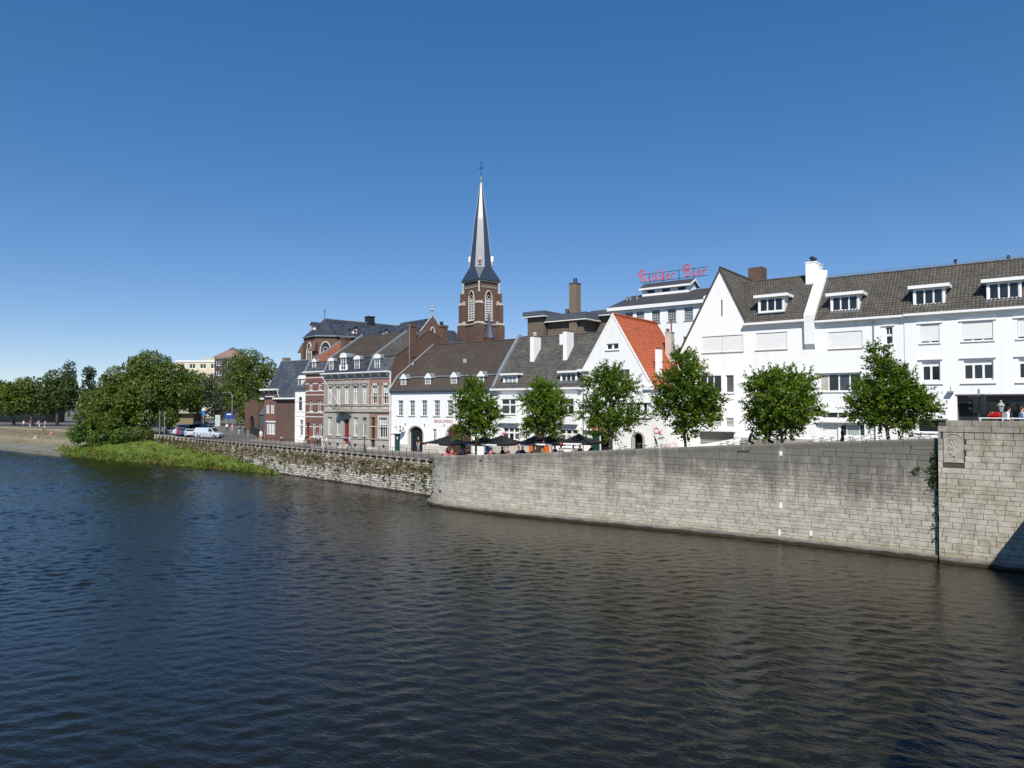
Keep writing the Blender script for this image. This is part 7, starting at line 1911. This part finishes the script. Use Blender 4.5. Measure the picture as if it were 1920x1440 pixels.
def table(label, x, y):
    t = thing("cafe_table", label, "table", G(x, y), "cafe tables on the terrace")
    z_ = zs(x); mb = MB(); mb.lathe([(.38, .72), (.38, .75)], (x, y, z_), 14); mb.build("table_top", m_wood, t); mb = MB(); mb.lathe([(.22, 0), (.22, .02), (.03, .04), (.03, .72)], (x, y, z_), 8); mb.build("pedestal", m_iron, t)
for i, (x, y, w_) in enumerate([(-46.75, 51.9, "leftmost parasol"), (-44.9, 52.2, "parasol behind the first ginkgo"), (-41.75, 51.9, "middle-left parasol"), (-38.2, 52.0, "small parasol"), (-34.1, 51.9, "second parasol from the right"), (-32.2, 51.9, "rightmost parasol")]): table("round cafe table under the " + w_, x, y)
person("waiter in bright green shirt standing on the terrace", 'stand', G(-46.9, 53.3), 30, 'green', 'white', 'dark', s=1.03)
person("person in dark clothes standing inside the arched gateway", 'stand', (-58.9, 59.1, 3.6), 180, 'black', 'grey', 'dark')
# flower balls on the terrace
for lb, x, y, z_ in (("pink hanging flower ball beside the left cafe windows", -42.6, 54.5, 6.1), ):
    t = thing("flower_basket", lb, "flowers", (x, y, zs(x)))
    mb = MB(); rf = random.Random(5)
    for _ in range(160): tuft(mb, (x, y, z_), .15, 1, rf, .05, .2, .12)
    mb.build("blossoms", leafmat("pink_flower", (.6, .08, .22), (.75, .15, .3), .2), t)
    mb = MB(); mb.tube([(x, y, zs(x)), (x, y, z_)], .025, 5); mb.build("stake", m_iron, t)
mw = thing("terrace_screen", "low cream windbreak screen below the left cafe windows", "screen", (-44.5, 57.2, 3.7))
mb = MB(); mb.box(-47.2, -43.2, 57.1, 57.2, 3.6, 5.05); mb.build("panel", m_stonel, mw)
fl_ = thing("beach_flag", "blue folded parasol or flag beside the cafe wall", "flag", (-45.6, 56.0, 3.6))
mb = MB(); mb.lathe([(.05, 0), (.32, .5), (.28, 1.1), (.06, 1.95)], (-45.9, 56, 3.6), 8); mb.build("cloth", CL['blue'], fl_)

# ------------------------------------------------------------------ bicycles
def bike_proto():
    t = thing("bicycle", "dark bicycle", "bicycle", (0, 0, 0), "bicycles parked along the quay parapet")
    for y_ in (-.53, .53):
        mb = MB(); mb.tube([(0, y_ + .34 * math.cos(a), .35 + .34 * math.sin(a)) for a in [2 * math.pi * k / 18 for k in range(19)]], .017, 5, caps=False); w = mb.build("wheel", m_iron, t, local=True)
        mb = MB()
        for k in range(9): a = math.pi * k / 9; mb.tube([(0, y_ - .33 * math.cos(a), .35 - .33 * math.sin(a)), (0, y_ + .33 * math.cos(a), .35 + .33 * math.sin(a))], .003, 3)
        mb.build("spokes", m_gpole, w, local=True)
    mb = MB()
    for p in ([(0, -.53, .35), (0, -.1, .32), (0, .38, .82)], [(0, -.1, .32), (0, -.22, .88)], [(0, -.2, .8), (0, .37, .78)], [(0, -.53, .35), (0, -.2, .78)], [(0, .53, .35), (0, .42, .62), (0, .36, .95)]): mb.tube(p, .018, 5)
    mb.build("frame", m_iron, t, local=True)
    mb = MB(); mb.tube([(-.28, .2, 1.04), (-.24, .34, 1.06), (0, .37, 1.0), (.24, .34, 1.06), (.28, .2, 1.04)], .014, 5); mb.build("handlebar", m_gpole, t, local=True)
    mb = MB(); mb.prism([(-.09, -.38), (.09, -.38), (.03, -.08), (-.03, -.08)], 'z', .90, .96); mb.build("saddle", m_black, t, local=True)
    mb = MB(); mb.box(-.09, .09, -.75, -.3, .74, .76); mb.build("carrier", m_iron, t, local=True)
    return t
bk = bike_proto(); used = False
spots = [(-30.0, 55.2, 80), (-28.2, 55.4, 95), (-26.6, 55.2, 85), (-20.9, 55.3, 80), (-19.8, 55.1, 100), (-18.0, 55.2, 85), (-17.1, 55.3, 95), (-13.9, 55.3, 80), (-13.1, 55.0, 95), (-11.9, 55.3, 85), (-11.1, 55.1, 100), (-10.0, 55.3, 80), (-7.6, 55.3, 95), (-6.9, 55.1, 85)]
words = ["leftmost, near the arched door", "second from the left, near the arched door", "third from the left, below the painted emblem", "left of the canopy under the white gable", "just right of the tall dense ginkgo", "left of the rounded ginkgo trunk", "against the rounded ginkgo trunk",
         "right of the rounded ginkgo, first", "right of the rounded ginkgo, second", "left of the recessed grey door", "below the recessed grey door", "left of the pointed ginkgo trunk", "right of the pointed ginkgo trunk, first", "rightmost, beside the bridgehead wall"]
for (x, y, a), w_ in zip(spots, words):
    lb = "bicycle behind the quay parapet, " + w_
    if not used: bk.location = G(x, y); bk.rotation_euler = (0, 0, R(a)); bk["label"] = lb; used = True
    else: dup(bk, G(x, y), R(a), lb)
for (x, y, a, tp, lg, hr, lb, lb2) in [(-77.2, 56.9, -80, 'black', 'beige', 'dark', "cyclist in black riding before the narrow white house", "bicycle ridden by the cyclist in black"), (-77.6, 59.3, 100, 'lblue', 'navy', 'grey', "cyclist in pale blue riding before the red brick house", "bicycle ridden by the cyclist in pale blue"),
    (-18.6, 54.2, -85, 'purple', 'navy', 'brown', "cyclist in purple with sun hat riding behind the parapet", "bicycle ridden by the cyclist in purple"), (-17.2, 54.4, -85, 'white', 'black', 'dark', "cyclist in white and black riding left of the rounded ginkgo", "bicycle ridden by the cyclist in white and black")]:
    person(lb, 'ride', G(x, y, .0), a, tp, lg, hr); b_ = dup(bk, G(x, y), R(a), lb2); b_["group"] = "bicycles being ridden"
person("person in dark clothes waiting before the ground floor window", 'stand', G(-11.6, 52.5), 90, 'black', 'navy', 'dark')

# ------------------------------------------------------------------ cars
def paint(name, c, rough=.25): 
    m_ = MAT("paint_" + name, c, rough, 0, 1, .03, spec=.6); b = m_.node_tree.nodes["Principled BSDF"]; b.inputs["Coat Weight"].default_value = .8; return m_
m_tyre = MAT("tyre", (.012, .012, .012), .8); m_rim = MAT("rim", (.45, .45, .46), .3, metal=.8, spec=.5); m_lampw = MAT("head_lamp", (.7, .7, .7), .15, spec=.8); m_lampr = MAT("tail_lamp", (.4, .01, .01), .2, spec=.8)
def car(label, cat, x, y, rz, col, kind='hatch', s=1.0, group="cars in the riverside car park", z=None):
    """length along local x, nose at +x"""
    t = thing({'van': "parked_van"}.get(kind, "parked_car"), label, cat, (x, y, zs(x) if z is None else z), group, rz=R(rz)); t.scale = (s,) * 3
    P_ = {'hatch': dict(L=4.05, W=.86, low=[(-2.02, .42), (-1.98, .88), (2.0, .72), (2.02, .45)], belt=.92, roof=[(-1.9, .92), (-1.55, 1.42), (.35, 1.46), (1.25, .93)]),
          'suv': dict(L=4.5, W=.92, low=[(-2.25, .45), (-2.2, 1.0), (2.2, .88), (2.25, .5)], belt=1.02, roof=[(-2.15, 1.02), (-1.8, 1.62), (.45, 1.64), (1.3, 1.04)]),
          'van': dict(L=4.4, W=.90, low=[(-2.2, .42), (-2.2, 1.05), (2.15, .82), (2.2, .45)], belt=1.08, roof=[(-2.19, 1.08), (-2.1, 1.80), (.65, 1.80), (1.35, 1.08)])}[kind]
    L_, W_ = P_['L'] / 2, P_['W']
    mb = MB()
    sec = [(-L_, .42, P_['belt'] - .08, .80), (-L_ + .12, .28, P_['belt'], .95), (-L_ + .6, .24, P_['belt'] + .01, 1), (0, .24, P_['belt'] + .01, 1), (L_ * .55, .24, P_['belt'], 1), (L_ - .45, .26, P_['belt'] - .12, .97), (L_ - .08, .30, P_['belt'] - .22, .88), (L_, .42, P_['belt'] - .38, .72)]
    rings = []
    for xx, z0, z1, k in sec:
        w = W_ * k; rings.append([(xx, -w * .92, z0), (xx, -w, z0 + .18), (xx, -w, lerp(z0, z1, .72)), (xx, -w * .93, z1), (xx, w * .93, z1), (xx, w, lerp(z0, z1, .72)), (xx, w, z0 + .18), (xx, w * .92, z0)])
    n = 8; vs = [p for r_ in rings for p in r_]
    fs = [(i * n + k, i * n + (k + 1) % n, (i + 1) * n + (k + 1) % n, (i + 1) * n + k) for i in range(len(rings) - 1) for k in range(n)] + [tuple(range(n)), tuple(range((len(rings) - 1) * n, len(rings) * n))]
    mb.add(vs, fs); mb.build("body", col, t, local=True)
    r_ = P_['roof']; wb, wt = W_ * .92, W_ * .74
    mb = MB()
    vs = [(r_[0][0], -wb, r_[0][1]), (r_[3][0], -wb, r_[3][1]), (r_[2][0], -wt, r_[2][1]), (r_[1][0], -wt, r_[1][1])]; vs += [(a, -b, c) for a, b, c in vs]
    mb.add(vs, [(0, 1, 2, 3), (7, 6, 5, 4), (3, 2, 6, 7), (1, 5, 6, 2), (0, 3, 7, 4)]); mb.build("cabin", col, t, local=True)
    def gl(pts, name):
        m2 = MB(); m2.add(pts, [tuple(range(len(pts)))]); m2.build(name, m_glass, t, local=True)
    for sg_ in (-1, 1):
        def sp(xx, f, o_=.012): return (xx, sg_ * (lerp(wb, wt, f) + o_), lerp(r_[0][1], r_[1][1], f))
        xa = lambda f: lerp(r_[0][0], r_[1][0], f) + .16; xb = lambda f: lerp(r_[3][0], r_[2][0], f) - .14
        xm = .05 if kind != 'van' else .25
        if kind != 'van': gl([sp(xa(.12), .12), sp(xm - .05, .12), sp(xm - .05, .86), sp(xa(.86), .86)], "side_window")
        gl([sp(xm + .05, .12), sp(xb(.12), .12), sp(xb(.86), .86), sp(xm + .05, .86)], "side_window")
    f0, f1 = .1, .9; d = .014
    gl([(lerp(r_[3][0], r_[2][0], f) + d, s_ * lerp(wb, wt, f) * .9, lerp(r_[3][1], r_[2][1], f) + d) for f, s_ in ((f0, -1), (f0, 1), (f1, 1), (f1, -1))], "windscreen")
    gl([(lerp(r_[0][0], r_[1][0], f) - d, s_ * lerp(wb, wt, f) * .85, lerp(r_[0][1], r_[1][1], f)) for f, s_ in ((.3, -1), (.3, 1), (f1, 1), (f1, -1))], "rear_window")
    for xx in (-L_ * .63, L_ * .63):
        for sy in (-1, 1):
            mb = MB(); mb.add(*cyl(xx, sy * (W_ - .09), .32, .31, .10)); w_ = mb.build("wheel", m_tyre, t, local=True); mb = MB(); mb.add(*cyl(xx, sy * (W_ - .075), .32, .20, .10)); mb.build("rim", m_rim, w_, local=True)
    for sy in (-1, 1):
        mb = MB(); mb.box(L_ - .30, L_ - .03, sy * W_ * .62 - .15, sy * W_ * .62 + .15, P_['belt'] - .36, P_['belt'] - .24); mb.build("headlight", m_lampw, t, local=True)
        mb = MB(); mb.box(-L_ - .005, -L_ + .12, sy * W_ * .70 - .09, sy * W_ * .70 + .09, P_['belt'] - .28, P_['belt'] - .05); mb.build("tail_light", m_lampr, t, local=True)
        mb = MB(); mb.box(L_ * .33, L_ * .40, sy * (W_ + .06) - .08, sy * (W_ + .06) + .08, P_['belt'] - .02, P_['belt'] + .12); mb.build("wing_mirror", col, t, local=True)
    mb = MB(); mb.box(L_ - .06, L_ + .02, -W_ * .6, W_ * .6, .28, .42); mb.box(-L_ - .02, -L_ + .06, -W_ * .6, W_ * .6, .30, .45); mb.build("bumper_trim", m_tyre, t, local=True)
    return t
def cyl(x, y, z, r_, hw, n=14):
    vs = [(x + r_ * math.cos(2 * math.pi * k / n), y + s_ * hw, z + r_ * math.sin(2 * math.pi * k / n)) for s_ in (-1, 1) for k in range(n)]
    return vs, [(k, (k + 1) % n, n + (k + 1) % n, n + k) for k in range(n)] + [tuple(range(n)), tuple(range(n, 2 * n))]
p_silver, p_white, p_black, p_red, p_blue = paint("silver", (.50, .55, .60)), paint("white", (.82, .82, .80)), paint("black", (.01, .01, .013)), paint("red", (.38, .015, .03)), paint("blue", (.05, .09, .19))
car("pale silver-blue delivery van at the front of the parked row", "van", -111.8, 63.3, 30, p_silver, 'van')
car("silver hatchback parked behind the van", "car", -119.2, 64.0, 150, p_silver, 'hatch')
car("dark blue hatchback second behind the van", "car", -123.3, 65.1, 150, p_blue, 'hatch')
car("white-silver car third behind the van", "car", -127.6, 66.6, 150, p_silver, 'hatch')
car("small red car in the parked row", "car", -125.6, 65.9, 150, p_red, 'hatch')
car("black hatchback behind the white parked cars", "car", -133.5, 73.5, 28, p_black, 'hatch')
car("dark estate car behind the silver hatchback", "car", -139.5, 77.0, 28, p_black, 'suv')
car("dark blue hatchback left of the white parked car", "car", -147.0, 78.0, 28, p_blue, 'hatch')
car("large white car at the left end of the parked row", "car", -132.2, 68.3, 22, p_white, 'hatch')
car("black estate car with white roof crossing behind the parked row", "car", -162.6, 90.4, 28, p_black, 'suv')
car("dark blue car behind the black estate car", "car", -181.5, 97.0, 30, p_blue, 'suv')
car("far white car at the back below the big tree", "car", -262, 126, 30, p_white, 'suv', 1.1)

# ------------------------------------------------------------------ street furniture
lp = thing("street_lantern", "dark green cast-iron street lantern at the railing before the red door", "street lamp", (-61.9, 53.6, 3.45))
mb = MB(); mb.lathe([(.2, 0), (.2, .28), (.14, .4), (.12, .85), (.06, 1.0), (.045, 1.6), (.04, 3.3), (.08, 3.38), (.05, 3.45)], (-61.9, 53.6, 3.45), 10); mb.build("post", m_lampg, lp)
mb = MB(); mb.lathe([(.09, 3.45), (.2, 3.9)], (-61.9, 53.6, 3.45), 6); mb.build("lantern_glass", m_glassb, lp)
mb = MB(); mb.lathe([(.24, 3.9), (.14, 4.06), (.05, 4.14), (.04, 4.26)], (-61.9, 53.6, 3.45), 6); mb.build("lantern_cap", m_lampg, lp)
def curved_lamp(label, x, y, h, dirv, s=1.0):
    t = thing("street_lamp", label, "street lamp", (x, y, 3.4)); d = Vector((dirv[0], dirv[1], 0)).normalized(); b = Vector((x, y, 3.4))
    mb = MB(); mb.tube([b, b + Vector((0, 0, h * .88)), b + Vector((0, 0, h * .97)) + d * .25, b + Vector((0, 0, h)) + d * .8, b + Vector((0, 0, h)) + d * 1.6], [.11, .08, .07, .06, .05], 7); mb.build("pole", m_gpole, t)
    e = b + Vector((0, 0, h - .06)) + d * 1.9; mb = MB(); mb.box(e.x - .35, e.x + .35, e.y - .2, e.y + .2, e.z - .08, e.z + .08); mb.build("lamp_head", m_gpole, t)
curved_lamp("grey curved street lamp beside the blue sign", -149.0, 89.8, 8.6, (-1, -.5))
curved_lamp("grey curved street lamp further left among the trees", -196, 109.5, 9.5, (-1, -.5))
for lb, x, y, h in (("tall grey pole left of the parked cars", -135.3, 64.6, 6.4), ("short grey pole with bracket, middle of the car park poles", -131.6, 64.8, 4.4), ("grey pole nearest the white parked car", -130.6, 65.2, 4.4)):
    t = thing("car_park_pole", lb, "pole", (x, y, 3.4)); mb = MB(); mb.tube([(x, y, 3.4), (x, y, 3.4 + h)], .06, 7); mb.build("pole", m_gpole, t); mb = MB(); mb.box(x - .13, x + .13, y - .13, y + .13, 3.4 + h - .3, 3.4 + h); mb.build("pole_head", m_gpole, t)
t = thing("street_map_board", "pale street information board behind the van", "sign", (-117.0, 67.8, 3.4), rz=R(35))
mb = MB(); mb.tube([(0, 0, 0), (0, 0, 3.4)], .06, 6); mb.build("post", m_gpole, t, local=True); mb = MB(); mb.box(-.45, .45, -.05, .05, 1.9, 3.9); mb.build("panel", MAT("board_pale_green", (.45, .52, .47), .5, .2, 4, .4), t, local=True)
t = thing("blue_road_sign", "large blue road sign with white strip beside the curved lamp", "sign", (-147.5, 88.2, 3.4), rz=R(35))
for x in (-.7, .7): mb = MB(); mb.tube([(x, 0, 0), (x, 0, 3.0)], .06, 6); mb.build("post", m_gpole, t, local=True)
mb = MB(); mb.box(-.85, .85, -.05, 0, 2.5, 4.0); mb.build("panel", MAT("sign_blue", (.02, .07, .30), .5), t, local=True); mb = MB(); mb.box(-.5, .5, -.075, -.051, 3.45, 3.7); mb.build("white_strip", m_wpaint, t, local=True)
t = thing("parking_sign", "small blue and white parking sign on a pole behind the silver hatchback", "sign", (-143.0, 79.6, 3.4), rz=R(35))
mb = MB(); mb.tube([(0, 0, 0), (0, 0, 5.6)], .07, 6); mb.build("post", m_gpole, t, local=True); mb = MB(); mb.box(-.35, .35, -.06, 0, 3.4, 4.4); mb.build("blue_panel", MAT("sign_blue_b", (.03, .16, .55), .4), t, local=True); mb = MB(); mb.box(-.35, .35, -.06, 0, 4.5, 5.1); mb.build("white_panel", m_wpaint, t, local=True)
for lb, x, y in (("slim dark bollard before the school", -90.8, 62.7), ("white-topped bollard at the corner of the dark wall", -98.0, 64.2)):
    t = thing("bollard", lb, "bollard", (x, y, 3.5)); mb = MB(); mb.lathe([(.09, 0), (.08, .8), (.1, .85), (.05, .98)], (x, y, 3.55), 8); mb.build("shaft", m_iron, t); mb = MB(); mb.lathe([(.092, .6), (.092, .78)], (x, y, 3.55), 8); mb.build("band", m_wpaint, t)
t = thing("utility_column", "slim grey post at the railing before the school", "post", (-92.4, 58.2, 3.45)); mb = MB(); mb.box(-92.48, -92.32, 58.15, 58.3, 3.45, 5.4); mb.build("casing", m_gpole, t)
# traffic light and lantern with flowers at the bridgehead
t = thing("traffic_light", "black three-lamp traffic light seen sideways at the bridgehead", "traffic light", (-3.72, 52.0, 7.1))
mb = MB(); mb.tube([(-3.68, 52, 7.0), (-3.68, 52, 10.0)], .05, 8); mb.build("pole", m_gpole, t)
for k in range(3):
    z_ = 8.55 + k * .36
    mb = MB(); mb.box(-3.98, -3.78, 51.85, 52.15, z_, z_ + .33); h_ = mb.build("lamp_housing", m_iron, t)
    mb = MB(); mb.prism([(51.86, z_ + .18), (52.0, z_ + .32), (52.14, z_ + .18), (52.12, z_ + .16), (52.0, z_ + .29), (51.88, z_ + .16)], 'x', -4.22, -3.98); mb.build("visor", m_iron, h_)
mb = MB(); mb.box(-3.60, -3.36, 51.8, 52.2, 8.45, 9.68); mb.build("backboard", m_iron, t)
t = thing("bridge_lantern", "old brass-grey lantern on a post above red flowers at the bridgehead", "street lamp", (-2.62, 53, 7.1))
mb = MB(); mb.lathe([(.07, 0), (.05, 1.4), (.1, 1.48)], (-2.62, 53, 7.1), 8); mb.build("post", m_iron, t); mb = MB(); mb.lathe([(.09, 1.5), (.17, 1.88)], (-2.62, 53, 7.1), 6); mb.build("lantern_glass", m_glassb, t); mb = MB(); mb.lathe([(.22, 1.88), (.12, 2.02), (.05, 2.08), (.07, 2.16), (.02, 2.22)], (-2.62, 53, 7.1), 6); mb.build("lantern_cap", m_stone, t)
t = thing("flower_tub", "mound of red flowers around the lantern at the bridgehead", "flowers", (-2.8, 52.6, 7.1))
mb = MB(); rf = random.Random(9)
for _ in range(420):
    a = rf.uniform(0, 2 * math.pi); b = rf.uniform(0, 1.2); r_ = rf.uniform(.7, 1)
    tuft(mb, (-2.82 + math.cos(a) * math.cos(b) * .46 * r_, 52.6 + math.sin(a) * math.cos(b) * .4 * r_, 8.18 + math.sin(b) * .36 * r_), .03, 2, rf, .045, .2, .11)
mb.build("blossoms", m_flower, t); mb = MB(); mb.lathe([(.3, 0), (.42, 1.0), (.4, 1.1)], (-2.82, 52.6, 7.1), 12); mb.build("tub", m_wood, t)
t = thing("guard_rail", "white steel rail along the bridgehead wall top", "railing", (-2, 48.9, 8.0))
for k in range(5): x = -3.4 + k * 1.05; mb = MB(); mb.tube([(x, 48.9, 7.0), (x, 48.9, 8.26)], .03, 5); mb.build("post", m_wpaint, t)
mb = MB(); mb.tube([(-3.5, 48.9, 8.26), (1.6, 48.9, 8.26)], .035, 6); mb.build("rail", m_wpaint, t)
